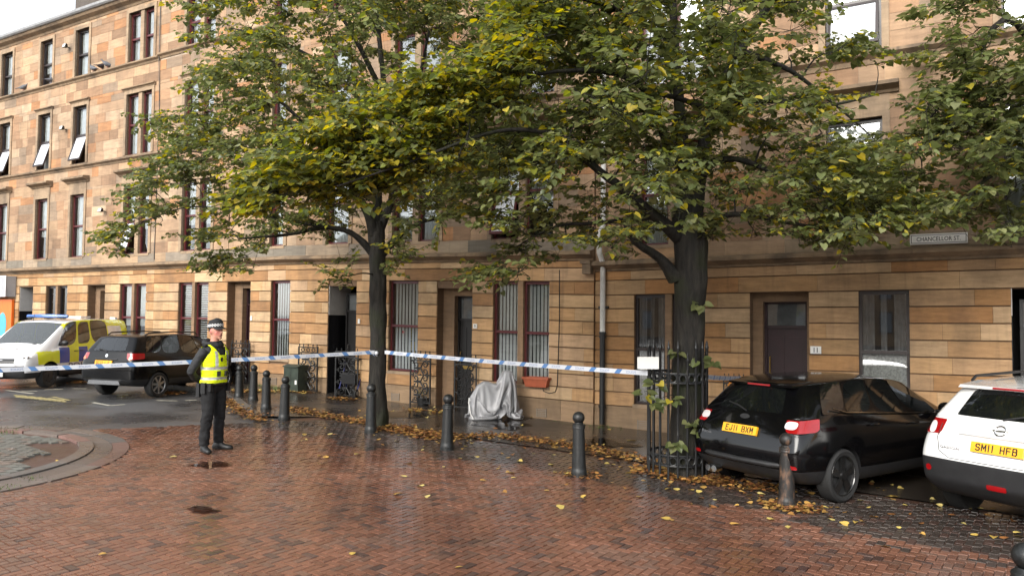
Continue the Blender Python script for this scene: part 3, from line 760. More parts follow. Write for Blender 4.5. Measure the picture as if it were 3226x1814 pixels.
# end return of the middle tenement's cornice console beside the downpipe
mb = MB(); T2.bx(mb, -.18, -.004, -.02, .16, 3.00, 3.26); T2.bx(mb, -.22, -.002, -.02, .19, 3.20, 3.262); part('console_block', mb, M_CORN, T2.root)
# chimney stack on the left tenement's roof
mb = MB(); c = at_depth(235, 40, 24.2); a0 = F(-20.3, -.6, 11.2); 
mb.fbox(-20.0, -17.6, -1.9, -.9, 11.5, 14.2); mb.fbox(-20.08, -17.52, -1.98, -.82, 14.2, 14.4); part('chimney', mb, stone_mat('sooty_stone', (.10, .085, .075), .9), T1.root)
# ------------------------------------------------------------------ shopfront at the left end
sf = thing('shop_front', 'orange shopfront with teal oval and grey sign box on the far end of the terrace', 'shopfront', F(-24, .1, .1))
mb = MB(); mb.fbox(-28, -21.42, .02, .10, 0, 2.42); part('panel', mb, mat('orange_panel', (.75, .15, .012), .4, noise=.08), sf)
mb = MB(); mb.fbox(-28, -21.36, .02, .34, 2.50, 3.20); sb = part('sign_box', mb, mat('grey_sign_box', (.36, .36, .38), .4, noise=.1), sf)
mb = MB(); mb.fbox(-28, -21.34, .341, .352, 2.50, 2.54); mb.fbox(-28, -21.34, .341, .352, 3.16, 3.21); mb.fbox(-21.40, -21.34, .341, .352, 2.54, 3.16); part('trim', mb, mat('silver_trim', (.6, .6, .62), .3), sb)
mb = MB(); mb.fbox(-22.02, -21.97, .342, .352, 2.76, 2.92); mb.fbox(-21.88, -21.83, .342, .352, 2.76, 2.92); mb.fbox(-21.97, -21.88, .342, .352, 2.88, 2.92); part('lettering', mb, M_WHITE, sb)
mb = MB(); T = [F(-21.98+.26*math.cos(a), .102, 1.55+.42*math.sin(a)) for a in [2*math.pi*i/28 for i in range(28)]]; mb.prism(T, N*.008); part('oval_motif', mb, mat('teal_paint', (.08, .36, .42), .4), sf, rel=True)
mb = MB(); T = [F(-22.85+.36*math.cos(a), .102, 1.5+.55*math.sin(a)) for a in [2*math.pi*i/28 for i in range(28)]]; mb.prism(T, N*.008); part('oval_motif', mb, MATS['teal_paint'], sf)

# ------------------------------------------------------------------ the tenement across the street, behind the camera, seen only in reflections
ot = thing('tenement_building', 'plain sandstone tenement across the street, facing the others', 'building', F(-4, 56, -.2), 0, 'terrace of tenements')
mb = MB(); mb.fbox(-60, 60, 56, 64, -1, 11.5); part('wall', mb, stone_mat('sandstone_opposite', (.33, .23, .145), .6), ot)
mb = MB(); mb.prism([F(-60, 55.8, 11.5), F(-60, 60, 13.8), F(-60, 64.2, 11.5)], U*120); part('roof', mb, MATS['slate_roof'], ot)
for fl in range(4):
    for i in range(26):
        t = -44+i*3.5; z0 = [.9, 3.75, 6.74, 9.4][fl]; mb = MB(); mb.fbox(t, t+1.0, 55.93, 56.0, z0, z0+1.8); wn = part('window', mb, M_DKFRAME, ot)
        mb = MB(); mb.fbox(t+.07, t+.93, 55.9, 55.93, z0+.07, z0+1.73); part('pane', mb, M_GREYCUR, wn)
# ================================================================== STREET FURNITURE
M_IRON = mat('black_cast_iron', (.009, .009, .009), .45, noise=.4, nscale=12, bump=.4, bscale=50)
M_BOLL = mat('bollard_paint', (.011, .012, .012), .45, noise=.5, nscale=9, bump=.5, bscale=30)
def rust_mat(name, paint, rust, thr=.5, rough=.5):
    m, t, b = node_mat(name); L = t.links.new; nn = t.nodes.new
    geo = nn('ShaderNodeNewGeometry'); mp = nn('ShaderNodeMapping'); mp.inputs['Scale'].default_value = (1, 1, .45); L(geo.outputs['Position'], mp.inputs['Vector'])
    n1 = nn('ShaderNodeTexNoise'); n1.inputs['Scale'].default_value = 9; n1.inputs['Detail'].default_value = 8; n1.inputs['Roughness'].default_value = .65; L(mp.outputs[0], n1.inputs['Vector'])
    cr = nn('ShaderNodeValToRGB'); e = cr.color_ramp.elements; e[0].position = thr-.05; e[0].color = (*paint, 1); e[1].position = thr+.05; e[1].color = (*rust, 1)
    L(n1.outputs[0], cr.inputs[0]); L(cr.outputs[0], b.inputs['Base Color']); b.inputs['Roughness'].default_value = rough
    bp = nn('ShaderNodeBump'); bp.inputs['Strength'].default_value = .4; bp.inputs['Distance'].default_value = .002; L(n1.outputs[0], bp.inputs['Height']); L(bp.outputs[0], b.inputs['Normal'])
    return m
M_BROWNB = rust_mat('peeling_bollard_paint', (.012, .011, .010), (.11, .062, .038), .56)
def bollard(label, loc, h=.85, m=M_BOLL, ball=.083, tilt=0):
    o = thing('bollard', label, 'bollard', loc, 0, 'iron bollards along the paving'); o.rotation_euler = (tilt*.4, tilt, 0)
    k = h/.85
    mb = MB(); mb.lathe([(0, -.05), (.112, -.05), (.112, .035), (.104, .045), (.104, .075), (.098, .085), (.095, .12), (.079, .60*k), (.078, .625*k), (.0001, .626*k)], 20); part('shaft', mb, m, o, 35, rel=False)
    mb = MB(); mb.lathe([(.0001, .624*k), (.088, .626*k), (.090, .640*k), (.084, .652*k), (.087, .664*k), (.084, .676*k), (.066, .690*k), (.058, .705*k), (.0001, .706*k)], 20); part('collar', mb, m, o, 35, rel=False)
    mb = MB(); mb.ball((0, 0, h-ball), ball, 18, 12); part('ball_finial', mb, m, o, 60, rel=False)
    return o
def gd(x, y, dz=0): p = ground(x, y); p.z += dz; return p
for (px, py, h, lb, m, ti) in ((753, 1257, .74, 'dark iron bollard at the end of the tight row by the maroon door gate', M_BOLL, 0), (797, 1266, .80, 'dark iron bollard second from the end of the tight row on the leafy kerb', M_BOLL, .01),
        (838, 1291, .80, 'dark iron bollard third from the end of the tight row on the leafy kerb', M_BOLL, -.01), (895, 1322, .82, 'dark iron bollard of the tight row in front of the green cabinet', M_BOLL, .02), (1168, 1361, .84, 'dark iron bollard right against the slimmer tree trunk', M_BOLL, .0),
        (1408, 1415, .86, 'dark iron bollard standing before the number 9 doorway and covered motorbike', M_BOLL, .015), (1824, 1497, .86, 'dark iron bollard with large ball top beside the tree guard', M_BOLL, -.012), (2479, 1592, .86, 'weathered brown bollard with peeling paint behind the black hatchback', M_BROWNB, 0)):
    p = ground(px, py); hh = foot_h(p.x, p.y) if tl(p)[0] < -4.6 and tl(p)[1] < 3.3 else 0
    bollard(lb, p+Vector((0, 0, hh*.5)), h, m, .083 if px > 1100 else .075, ti)
bollard('dark wet bollard standing apart on the red bricks near the white car', G(3.19, 4.62), .90)

# ------------------------------------------------------------------ ornate iron gates
def arc(c, r0, r1, a0, a1, n=14): return [(c[0]+(r0+(r1-r0)*i/n)*math.cos(a0+(a1-a0)*i/n), c[1]+(r0+(r1-r0)*i/n)*math.sin(a0+(a1-a0)*i/n)) for i in range(n+1)]
def make_gate(w_=.56, h=1.16):
    o = thing('iron_gate', 'ornate black cast-iron gate', 'gate'); X = lambda p: (p[0], 0, p[1])
    mb = MB()
    for x in (-w_/2, w_/2): mb.box((x, 0, h/2), (.028, .028, h))
    for z in (.03, h-.16, h-.02): mb.box((0, 0, z), (w_-.028, .022, .024))
    mb.box((-w_/2, 0, -.05), (.03, .03, .1)); part('frame', mb, M_IRON, o, rel=False)
    for x in (-w_/2+.02, -w_/4, 0, w_/4, w_/2-.02):
        mb = MB(); mb.lathe([(.0001, h-.012), (.012, h-.01), (.008, h+.02), (.017, h+.035), (.012, h+.055), (.0001, h+.07)], 8, (x, 0, 0)); part('finial', mb, M_IRON, o, 50, rel=False)
    for x in (-w_*.28, 0, w_*.28):
        mb = MB(); mb.tube([X((x+.045*math.cos(a), h-.09+.045*math.sin(a))) for a in [2*math.pi*i/14 for i in range(14)]], .010, 6, closed=True); part('ring', mb, M_IRON, o, 50, rel=False)
    H0, H1 = .05, h-.18; nrow = 3; rh = (H1-H0)/nrow
    for r in range(nrow):
        zc = H0+rh*(r+.5)
        for sx in (-1, 1):
            for sz in (-1, 1):
                c = (sx*w_*.235, zc+sz*rh*.24)
                pts = arc(c, .018, .082, sx*sz*1.2, sx*sz*1.2+sx*sz*7.2, 22)
                pts += [(sx*.015, zc+sz*.015)]
                mb = MB(); mb.tube([X(p) for p in pts], [.012+.005*i/len(pts) for i in range(len(pts))], 6); part('scroll', mb, M_IRON, o, 50, rel=False)
                mb = MB(); mb.tube([X(p) for p in arc((sx*w_*.40, zc+sz*rh*.40), .05, .012, 1.57-sx*1.57, 1.57-sx*1.57+sx*sz*4.6, 12)], .013, 6); part('leaf_scroll', mb, M_IRON, o, 50, rel=False)
        mb = MB(); mb.ball((0, 0, zc), (.03, .016, .03), 8, 6); part('rosette', mb, M_IRON, o, 50, rel=False)
        if r: mb = MB(); mb.ball((0, 0, H0+rh*r), (.035, .016, .022), 8, 6); part('rosette', mb, M_IRON, o, 50, rel=False)
    return o
gate0 = make_gate(); first = True
for x0, x1, yt, yb, lb, sw in ((727, 784, 1074, 1207, 'ornate black iron gate leaf before the maroon door behind the tight row of bollards', 0), (939, 998, 1086, 1232, 'ornate black iron gate folded back against the wall beside the green cabinet', 0),
        (1060, 1122, 1100, 1248, 'ornate black iron gate leaf in the tiled doorway behind the blue walking frame', .15), (1292, 1354, 1108, 1272, 'ornate black iron gate folded back under the window with the scarf', 0),
        (1435, 1496, 1120, 1286, 'ornate black iron gate leaf in the number 9 doorway beside the covered motorbike', .2), (2280, 2345, 1180, 1345, 'ornate black iron gate left of the number 11 door, behind the black hatchback', 0)):
    ta, za = fac(x0, yb, .14); tb, zb = fac(x1, yb, .14); tc, zt = fac((x0+x1)/2, yt, .14)
    g = gate0 if first else copy_tree(gate0); first = False
    g.location = F((ta+tb)/2, .14, (za+zb)/2); g.rotation_euler = (0, 0, -AL+sw)
    g.scale = ((tb-ta)/.56, 1, (zt-(za+zb)/2)/1.2); g['label'] = lb; g['group'] = 'ornate iron gates along the terrace'
# orange bag tied to the last gate
p = F(fac(2302, 1215, .2)[0], .20, 0); z = fac(2302, 1215, .2)[1]
mb = MB(); mb.lathe([(.0001, -.16), (.05, -.15), (.065, -.08), (.055, .0), (.03, .06), (.018, .10), (.03, .13), (.0001, .13)], 12); b = obj('hanging_bag', mb.mesh('hanging_bag', mat('orange_cloth', (.62, .22, .02), .8, noise=.3), 50)); b.location = (p.x, p.y, z); b.scale = (1, .5, 1)
tag(b, 'small orange bag hung on the gate left of the number 11 door', 'bag')

# ------------------------------------------------------------------ green cabinet
ta, z0 = fac(893, 1226, .4); tb, _ = fac(938, 1226, .4); _, z1 = fac(915, 1150, .4)
cab = thing('utility_cabinet', 'dark green metal utility cabinet on the footway by the folded gate', 'cabinet', F((ta+tb)/2, .3, z0))
M_CAB = mat('green_cabinet_paint', (.035, .048, .036), .5, noise=.5, nscale=7)
mb = MB(); mb.fbox(ta, tb, .08, .40, z0-.05, z1-.05); part('body', mb, M_CAB, cab)
mb = MB(); mb.prism([F(ta-.02, .43, z1-.05), F(ta-.02, .06, z1-.05), F(ta-.02, .06, z1-.01), F(ta-.02, .25, z1+.02), F(ta-.02, .43, z1-.02)], U*(tb-ta+.04)); part('lid', mb, M_CAB, cab)
mb = MB(); mb.fbox((ta+tb)/2-.004, (ta+tb)/2+.004, .40, .403, z0+.05, z1-.08); part('door_seam', mb, M_IRON, cab)
mb = MB(); mb.fbox(tb-.10, tb-.04, .401, .408, z0+.14, z0+.24); part('notice', mb, M_WHITE, cab)

# ------------------------------------------------------------------ blue rollator walking frame
c = ground(1108, 1252); c.z += foot_h(c.x, c.y)
wk = thing('walking_frame', 'blue wheeled walking frame with black seat parked at the tiled doorway', 'walker', c, -AL+.25)
M_BLUEF = mat('blue_metal_paint', (.015, .02, .12), .3); M_RUB = mat('black_rubber', (.012, .012, .012), .7, noise=.2)
for sx in (-1, 1):
    mb = MB(); mb.tube([(sx*.24, -.22, .10), (sx*.24, .02, .52), (sx*.24, .10, .80), (sx*.24, .0, .88), (sx*.24, -.1, .88)], .014, 8); part('side_frame', mb, M_BLUEF, wk, 50, rel=False)
    mb = MB(); mb.tube([(sx*.24, .24, .10), (sx*.24, .02, .52)], .013, 8); part('rear_leg', mb, M_BLUEF, wk, 50, rel=False)
    mb = MB(); mb.tube([(sx*.24, -.1, .88), (sx*.24, -.22, .87)], .019, 8); part('hand_grip', mb, M_RUB, wk, 50, rel=False)
    mb = MB(); mb.tube([(sx*.24, -.16, .86), (sx*.24, -.23, .80), (sx*.24, -.2, .76)], .008, 6); part('brake_lever', mb, M_IRON, wk, 50, rel=False)
    for y in (-.22, .24):
        mb = MB(); mb.lathe([(.0001, -.016), (.085, -.016), (.098, -.008), (.098, .008), (.085, .016), (.0001, .016)], 18, (sx*.24, y, .10), 'X'); wl = part('wheel', mb, M_RUB, wk, 40, rel=False)
        mb = MB(); mb.lathe([(.0001, -.019), (.05, -.019), (.055, 0), (.05, .019), (.0001, .019)], 12, (sx*.24, y, .10), 'X'); part('hub', mb, mat('grey_plastic', (.2, .2, .2), .5), wl, 40, rel=False)
mb = MB(); mb.box((0, .02, .54), (.44, .28, .035)); part('seat', mb, M_RUB, wk, rel=False)
mb = MB(); mb.tube([(-.24, .10, .78), (-.1, .17, .80), (.1, .17, .80), (.24, .10, .78)], .022, 8); part('backrest', mb, M_RUB, wk, 50, rel=False)
mb = MB(); mb.box((0, -.13, .42), (.36, .12, .22)); part('bag', mb, mat('black_fabric', (.012, .012, .013), .9), wk, rel=False)

# ------------------------------------------------------------------ black tub under the folded gate
p = ground(1333, 1277); p.z += .01
tub = thing('plant_tub', 'low black tub with a little plant at the foot of a folded gate', 'plant pot', p)
mb = MB(); mb.lathe([(.0001, 0), (.12, 0), (.15, .14), (.165, .15), (.165, .17), (.14, .17), (.13, .13), (.0001, .13)], 16); part('pot', mb, M_IRON, tub, 35, rel=False)
mb = MB(); rr = random.Random(2)
for i in range(26):
    a = rr.uniform(0, 6.3); r_ = rr.uniform(.02, .12); z = rr.uniform(.15, .36); d = Vector((math.cos(a), math.sin(a), rr.uniform(-.2, .5)))*.06; q = Vector((-d.y, d.x, 0))*.4; c = Vector((r_*math.cos(a), r_*math.sin(a), z))
    mb.add([c, c+d*.5+q, c+d, c+d*.5-q], [(0, 1, 2, 3)])
part('leaves', mb, mat('tub_leaf', (.05, .11, .02), .5), tub, rel=False)

# ------------------------------------------------------------------ downpipe, cable, vents, plates
tp = .20; dp = thing('downpipe', 'rainwater downpipe, white above and black below, in the corner between two tenements', 'pipe', F(tp, .06, -.1))
zs = fac(1912, 1046, .06)[1]
mb = MB(); mb.tube([F(tp, .02, zs), F(tp, .02, 3.05), F(tp, .20, 3.25), F(tp, .20, 3.6), F(tp, .02, 3.8), F(tp, .02, 11)], .052, 12); part('upper_pipe', mb, mat('white_pipe_paint', (.62, .61, .58), .45, noise=.25, nscale=6), dp, 50)
mb = MB(); mb.tube([F(tp, .02, -.06), F(tp, .02, .1), F(tp, .02, zs)], .055, 12); part('lower_pipe', mb, M_IRON, dp, 50)
for z in (.28, zs-.02, zs-.09): mb = MB(); mb.tube([F(tp, .02, z-.025), F(tp, .02, z+.025)], .070, 12); part('collar', mb, M_IRON, dp, 50)
for z in (2.2, 1.0): mb = MB(); mb.fbox(tp-.1, tp+.1, -.06, .0, z-.02, z+.02); part('bracket', mb, M_IRON, dp)
mb = MB(); tcb = fac(1762, 1000)[0]; sh = lambda t, z: sh2(t, z)
mb.tube([F(tcb, .012, 2.95), F(tcb+.01, .012, 2.0), F(tcb-.02, .012, .9), F(tcb-.03, .014, .62), F(tcb-.07, .014, .50), F(tcb-.2, .014, .46), F(tcb-.34, .014, .50), F(tcb-.36, .012, .60), F(tcb-.28, .012, .62)], .008, 6)
tag(obj('wall_cable', mb.mesh('wall_cable', M_IRON)), 'thin dark cable running down the stone beside the double window and looping below', 'cable')
mb = MB(); mb.tube([F(-13.86, .012, 3.55), F(-13.84, .012, 6.4), F(-13.80, .05, 6.6), F(-13.82, .012, 8), F(-13.85, .05, 9.5), F(-13.9, .012, 11.3)], .012, 6)
tag(obj('wall_cable', mb.mesh('wall_cable', M_IRON)), 'long cable climbing the joint between the two tenements on the upper storeys', 'cable')
for T, px, py in ((T2, 1246, 1250), (T2, 1706, 1300), (T3, 2026, 1338), (T2, 862, 1200)):
    n = .004-.07*(T is T3); t, z = fac(px, py, n); mb = MB()
    for k in range(5): mb.fbox(t-.10, t+.10, n, n+.012, z-.075+k*.034, z-.06+k*.034)
    mb.fbox(t-.115, t-.10, n, n+.016, z-.08, z+.09); mb.fbox(t+.10, t+.115, n, n+.016, z-.08, z+.09); part('vent_grille', mb, mat('vent_metal', (.20, .165, .13), .6), T.root)
def plate(name, label, cat, px, py, w_, h, n, text=None, th=None, m=M_WHITE, border=None, group=None, face=(.01, .01, .012)):
    t, z = fac(px, py, n); c = F(t, n, z); o = thing(name, label, cat, c, 0, group)
    mb = MB(); mb.fbox(t-w_/2, t+w_/2, n-.012, n+.012, z-h/2, z+h/2); part('plate', mb, m, o)
    mk = mat('black_lettering', face, .5)
    if border:
        mb = MB(); i, b = border
        for a0, a1, b0, b1 in ((-w_/2+i, w_/2-i, h/2-i-b, h/2-i), (-w_/2+i, w_/2-i, -h/2+i, -h/2+i+b), (-w_/2+i, -w_/2+i+b, -h/2+i+b, h/2-i-b), (w_/2-i-b, w_/2-i, -h/2+i+b, h/2-i-b)):
            mb.fbox(t+a0, t+a1, n+.012, n+.014, z+b0, z+b1)
        part('border', mb, mk, o)
    if text:
        if len(text) <= 2:
            for q, ch in enumerate(text): mb = MB(); put_text(mb, ch, F(t+(q-(len(text)-1)/2)*.05, n+.0145, z), U, (0, 0, 1), th[0], None, True); part('digit', mb, mk, o)
        else: mb = MB(); put_text(mb, text, F(t, n+.0145, z), U, (0, 0, 1), th[0], th[1], True); part('lettering', mb, mk, o)
    return o
plate('house_number_sign', 'small white plate with number 9 beside its doorway', 'sign', 1497, 1027, .10, .10, .014, '9', (.065, None))
plate('house_number_sign', 'small white plate with number 11 on the darker stone', 'sign', 2570, 1102, .17, .125, -.056, '11', (.08, .075))
plate('street_sign', 'white street nameplate reading CHANCELLOR ST. above the cornice', 'sign', 2956, 752, .79, .165, -.03, 'CHANCELLOR ST.', (.068, .60), border=(.018, .008))
plate('door_entry_panel', 'white door entry panel right of the tiled doorway', 'intercom', 1131, 1012, .055, .11, .014)
plate('door_entry_panel', 'white door entry panel right of the maroon doorway', 'intercom', 792, 1002, .055, .11, .014)
# things in the windows
n = -.275; t, z = fac(1300, 1060, n); sc = thing('scarf', 'black and yellow lettered scarf hanging inside the ground floor window', 'scarf', F(t, n, z))
za, zb = fac(1300, 1020, n)[1], fac(1300, 1118, n)[1]
mb = MB(); mb.fbox(t-.085, t+.085, n-.005, n+.004, (za+zb)/2-.05, za); part('black_band', mb, mat('black_wool', (.012, .012, .011), .9), sc)
mb = MB(); mb.fbox(t-.085, t+.085, n-.005, n+.004, zb, (za+zb)/2-.05); part('yellow_band', mb, mat('yellow_wool', (.50, .34, .03), .9, noise=.4, nscale=40), sc)
mb = MB(); put_text(mb, 'PARTICK', F(t, n+.006, (za*.75+zb*.25)-.02), (0, 0, 1), -U, .10, .36, True); part('lettering', mb, mat('yellow_letter', (.65, .5, .03), .8), sc)
mb = MB(); t, z = fac(1278, 1045, n); mb.lathe([(.0001, 0), (.035, 0), (.04, .006), (.0001, .01)], 10); o = obj('poppy_sticker', mb.mesh('poppy_sticker', mat('red_sticker', (.55, .02, .03), .5))); o.location = F(t, -.2, z); o.rotation_euler = (R(90), 0, -AL); tag(o, 'small red round sticker on the window beside the scarf', 'sticker')
# terracotta trough on the double window's sill
ta, z0 = fac(1650, 1216, .1); tb, _ = fac(1728, 1216, .1); _, z1 = fac(1690, 1190, .1)
tr = thing('window_box', 'terracotta window trough on the sill of the double window', 'planter', F((ta+tb)/2, .05, z0))
M_TERR = mat('terracotta', (.36, .085, .035), .6, noise=.25)
h = z1-z0; mb = MB(); mb.hexa([F(t, n_, z) for z, k in ((z0, .05), (z1, 0)) for t, n_ in ((ta+k, .15-k*.5), (tb-k, .15-k*.5), (tb-k, -.1), (ta+k, -.1))]); part('trough', mb, M_TERR, tr)
mb = MB()
for (a0, a1, b0, b1) in ((ta-.015, tb+.015, .14, .165), (ta-.015, tb+.015, -.12, -.09), (ta-.015, ta+.01, -.09, .14), (tb-.01, tb+.015, -.09, .14)): mb.fbox(a0, a1, b0, b1, z1-.03, z1+.012)
part('rim', mb, M_TERR, tr)
# ------------------------------------------------------------------ wall lights and pigeons on the left tenement
for px, py, wh in ((210, 147, 'top'), (200, 405, 'third'), (322, 663, 'second')):
    t, z = fac(px, py, .1); o = thing('wall_floodlight', 'small black floodlight bracketed on the '+wh+' storey wall of the left tenement', 'light', F(t, .1, z), -AL, 'floodlights on the left tenement')
    mb = MB(); mb.tube([(0, .11, -.02), (0, .0, -.02)], .018, 6); part('bracket', mb, M_IRON, o, rel=False)
    mb = MB(); mb.hexa([(-.09, -.10, -.05), (.09, -.10, -.05), (.06, .0, -.05), (-.06, .0, -.05), (-.09, -.07, .07), (.09, -.07, .07), (.06, .0, .05), (-.06, .0, .05)]); hd = part('lamp_head', mb, M_IRON, o, rel=False)
    mb = MB(); mb.add([(-.075, -.102, -.04), (.075, -.102, -.04), (.075, -.078, .06), (-.075, -.078, .06)], [(0, 1, 2, 3)]); part('lens', mb, M_WHITE, hd, rel=False)
for i, (px, hd) in enumerate(((75, 0), (160, 1), (293, 2.6), (318, 1.2), (337, 3.4))):
    t = fac(px, 230, .06)[0]
    o = thing('pigeon', 'dark pigeon on the upper ledge between two paler ones' if i == 3 else 'grey pigeon perched on the upper ledge of the left tenement', 'bird', F(t, .06, 9.575), hd, 'pigeons on the ledge')
    gm = mat('pigeon_grey', (.12, .125, .14), .7, noise=.4, nscale=30) if i != 3 else mat('pigeon_dark', (.035, .03, .035), .7)
    mb = MB(); n_ = 10; prof = [(-.17, .015, .09), (-.12, .03, .09), (-.06, .055, .10), (0, .072, .115), (.06, .070, .13), (.10, .05, .155), (.125, .034, .19), (.14, .03, .215), (.155, .030, .235), (.178, .016, .235)]
    rings = []
    for x, r_, z in prof: rings += [(x, r_*math.cos(2*math.pi*j/n_), z+r_*1.05*math.sin(2*math.pi*j/n_)) for j in range(n_)]
    k = len(prof); mb.add(rings, [(a*n_+j, a*n_+(j+1) % n_, (a+1)*n_+(j+1) % n_, (a+1)*n_+j) for a in range(k-1) for j in range(n_)]+[tuple(range(n_-1, -1, -1)), tuple((k-1)*n_+j for j in range(n_))])
    part('body', mb, gm, o, 60, rel=False)
    mb = MB(); mb.tube([(.176, 0, .236), (.20, 0, .228)], [.008, .002], 5); part('beak', mb, M_IRON, o, rel=False)
    mb = MB(); mb.tube([(.0, -.02, .06), (.0, -.02, .0)], .005, 5); mb.tube([(.0, .02, .06), (.0, .02, .0)], .005, 5); part('feet', mb, mat('pigeon_feet', (.3, .06, .05), .6), o, rel=False)
    mb = MB(); mb.hexa([(-.27, -.03, .055), (-.14, -.02, .075), (-.14, .02, .075), (-.27, .03, .055), (-.27, -.03, .065), (-.14, -.02, .095), (-.14, .02, .095), (-.27, .03, .065)]); part('tail', mb, gm, o, rel=False)

# ------------------------------------------------------------------ motorbike under a silver cover
ca, cb = ground(1490, 1318), ground(1622, 1318)
bc = (ca+cb)/2; bc.z = gz(bc.x, bc.y)+.004; bl = (cb-ca).length
cov = thing('covered_motorbike', 'motorbike hidden under a crumpled silver cover on the wet footway', 'motorbike', bc, math.atan2((cb-ca).y, (cb-ca).x))
m, t, b_ = node_mat('silver_cover'); L = t.links.new
b_.inputs['Base Color'].default_value = (.30, .30, .31, 1); b_.inputs['Roughness'].default_value = .46; b_.inputs['Metallic'].default_value = .15
geo = t.nodes.new('ShaderNodeNewGeometry'); n1 = t.nodes.new('ShaderNodeTexNoise'); n1.inputs['Scale'].default_value = 7; n1.inputs['Detail'].default_value = 5; L(geo.outputs['Position'], n1.inputs['Vector'])
bp = t.nodes.new('ShaderNodeBump'); bp.inputs['Strength'].default_value = .6; bp.inputs['Distance'].default_value = .012; L(n1.outputs[0], bp.inputs['Height']); L(bp.outputs[0], b_.inputs['Normal'])
import numpy as np
def drape(nx, ny, lx, ly, hf, steps=170, iters=12, seed=4):
    """small position-based cloth: a sheet let fall over a height field"""
    rg = np.random.default_rng(seed)
    gx, gy = np.meshgrid(np.linspace(-lx/2+.12, lx/2+.12, nx), np.linspace(-ly/2, ly/2, ny), indexing='ij')
    P_ = np.stack([gx, gy, np.full_like(gx, 1.16)], -1)+rg.normal(0, .004, (nx, ny, 3)); Q_ = P_.copy()
    dx, dy = lx/(nx-1), ly/(ny-1); dd = math.hypot(dx, dy)
    cons = []
    for (sx, sy, l, st) in ((1, 0, dx, 1.0), (0, 1, dy, 1.0), (1, 1, dd, .55), (2, 0, 2*dx, .35), (0, 2, 2*dy, .35)):
        for o in range(2):
            a = (slice(0, nx-sx), slice(0, ny-sy)); b = (slice(sx, nx), slice(sy, ny))
            cons.append((a, b, l, st, o, sx, sy))
    cons.append(((slice(0, nx-1), slice(1, ny)), (slice(1, nx), slice(0, ny-1)), dd, .55, 0, 1, 1))
    par = np.add.outer(np.arange(nx), np.zeros(ny, int)); pay = np.add.outer(np.zeros(nx, int), np.arange(ny))
    for s_ in range(steps):
        V_ = (P_-Q_)*.96; Q_ = P_.copy(); P_ = P_+V_; P_[..., 2] -= .0030
        ever = np.zeros((nx, ny), bool)
        for it in range(iters):
            for a, b, l, st, o, sx, sy in cons:
                A, B = P_[a], P_[b]; D = B-A; L_ = np.linalg.norm(D, axis=-1, keepdims=True)+1e-9
                msk = (((par[a]//max(sx, 1) if sx else pay[a]//max(sy, 1)) % 2) == o)[..., None] if not (sx == 1 and sy == 1) else 1.0
                C_ = D*((L_-l)/L_)*.5*st*msk*(1 if not (sx == 1 and sy == 1) else .5)
                P_[a] += C_; P_[b] -= C_
            P_[..., 2] = np.maximum(P_[..., 2], .006)
            h, flat = hf(P_[..., 0], P_[..., 1]); pen = h-P_[..., 2]; hit = pen > 0; deep = pen > .05
            P_[..., 2] = np.where(hit & ~deep, h, P_[..., 2])
            end = np.abs(P_[..., 0]) > .74
            P_[..., 1] += np.where(deep & ~end, np.sign(P_[..., 1])*.012, 0); P_[..., 0] += np.where(deep & end, np.sign(P_[..., 0])*.012, 0); ever |= hit
        fr = (hit & flat)[..., None]; P_[..., :2] = np.where(fr, Q_[..., :2]*.8+P_[..., :2]*.2, P_[..., :2])
        Q_ = np.where(ever[..., None], P_*.9+Q_*.1, Q_); dv = P_-Q_; vl = np.linalg.norm(dv, axis=-1, keepdims=True); Q_ = P_-dv*np.minimum(1, .03/(vl+1e-9))
    return P_
BK = [(-.86, .02), (-.80, .40), (-.66, .66), (-.40, .74), (-.10, .70), (.12, .68), (.24, .78), (.30, .88), (.36, .95), (.62, .95), (.70, .88), (.76, .66), (.80, .46), (.88, .02)]
def bike_h(x, y):
    top = np.interp(x, [a for a, _ in BK], [b for _, b in BK], left=0, right=0)
    wd = np.interp(x, [-.9, -.5, 0, .3, .45, .6, .9], [.10, .17, .16, .22, .26, .24, .09])
    k = np.clip((np.abs(y)-wd)/.06, 0, 1)
    return np.maximum(top*(1-k), .006), (k < .05) & (top > .3)
CL = drape(74, 66, 3.15, 2.75, bike_h)
ksc = (bl*1.18)/1.9
mb = MB(); nx_, ny_ = CL.shape[:2]
mb.add([(float(q[0])*ksc, float(q[1])*ksc*.9, float(q[2])) for q in CL.reshape(-1, 3)], [(i*ny_+j, (i+1)*ny_+j, (i+1)*ny_+j+1, i*ny_+j+1) for i in range(nx_-1) for j in range(ny_-1)])
part('cover', mb, m, cov, 80, rel=False); hl = .9*ksc
mb = MB(); mb.tube([(-hl*.94, -.20, .02), (-hl*1.06, -.18, .12), (-hl*1.12, -.12, .34), (-hl*1.08, -.05, .42)], .010, 6); part('tie_cord', mb, M_WHITE, cov, 50, rel=False)
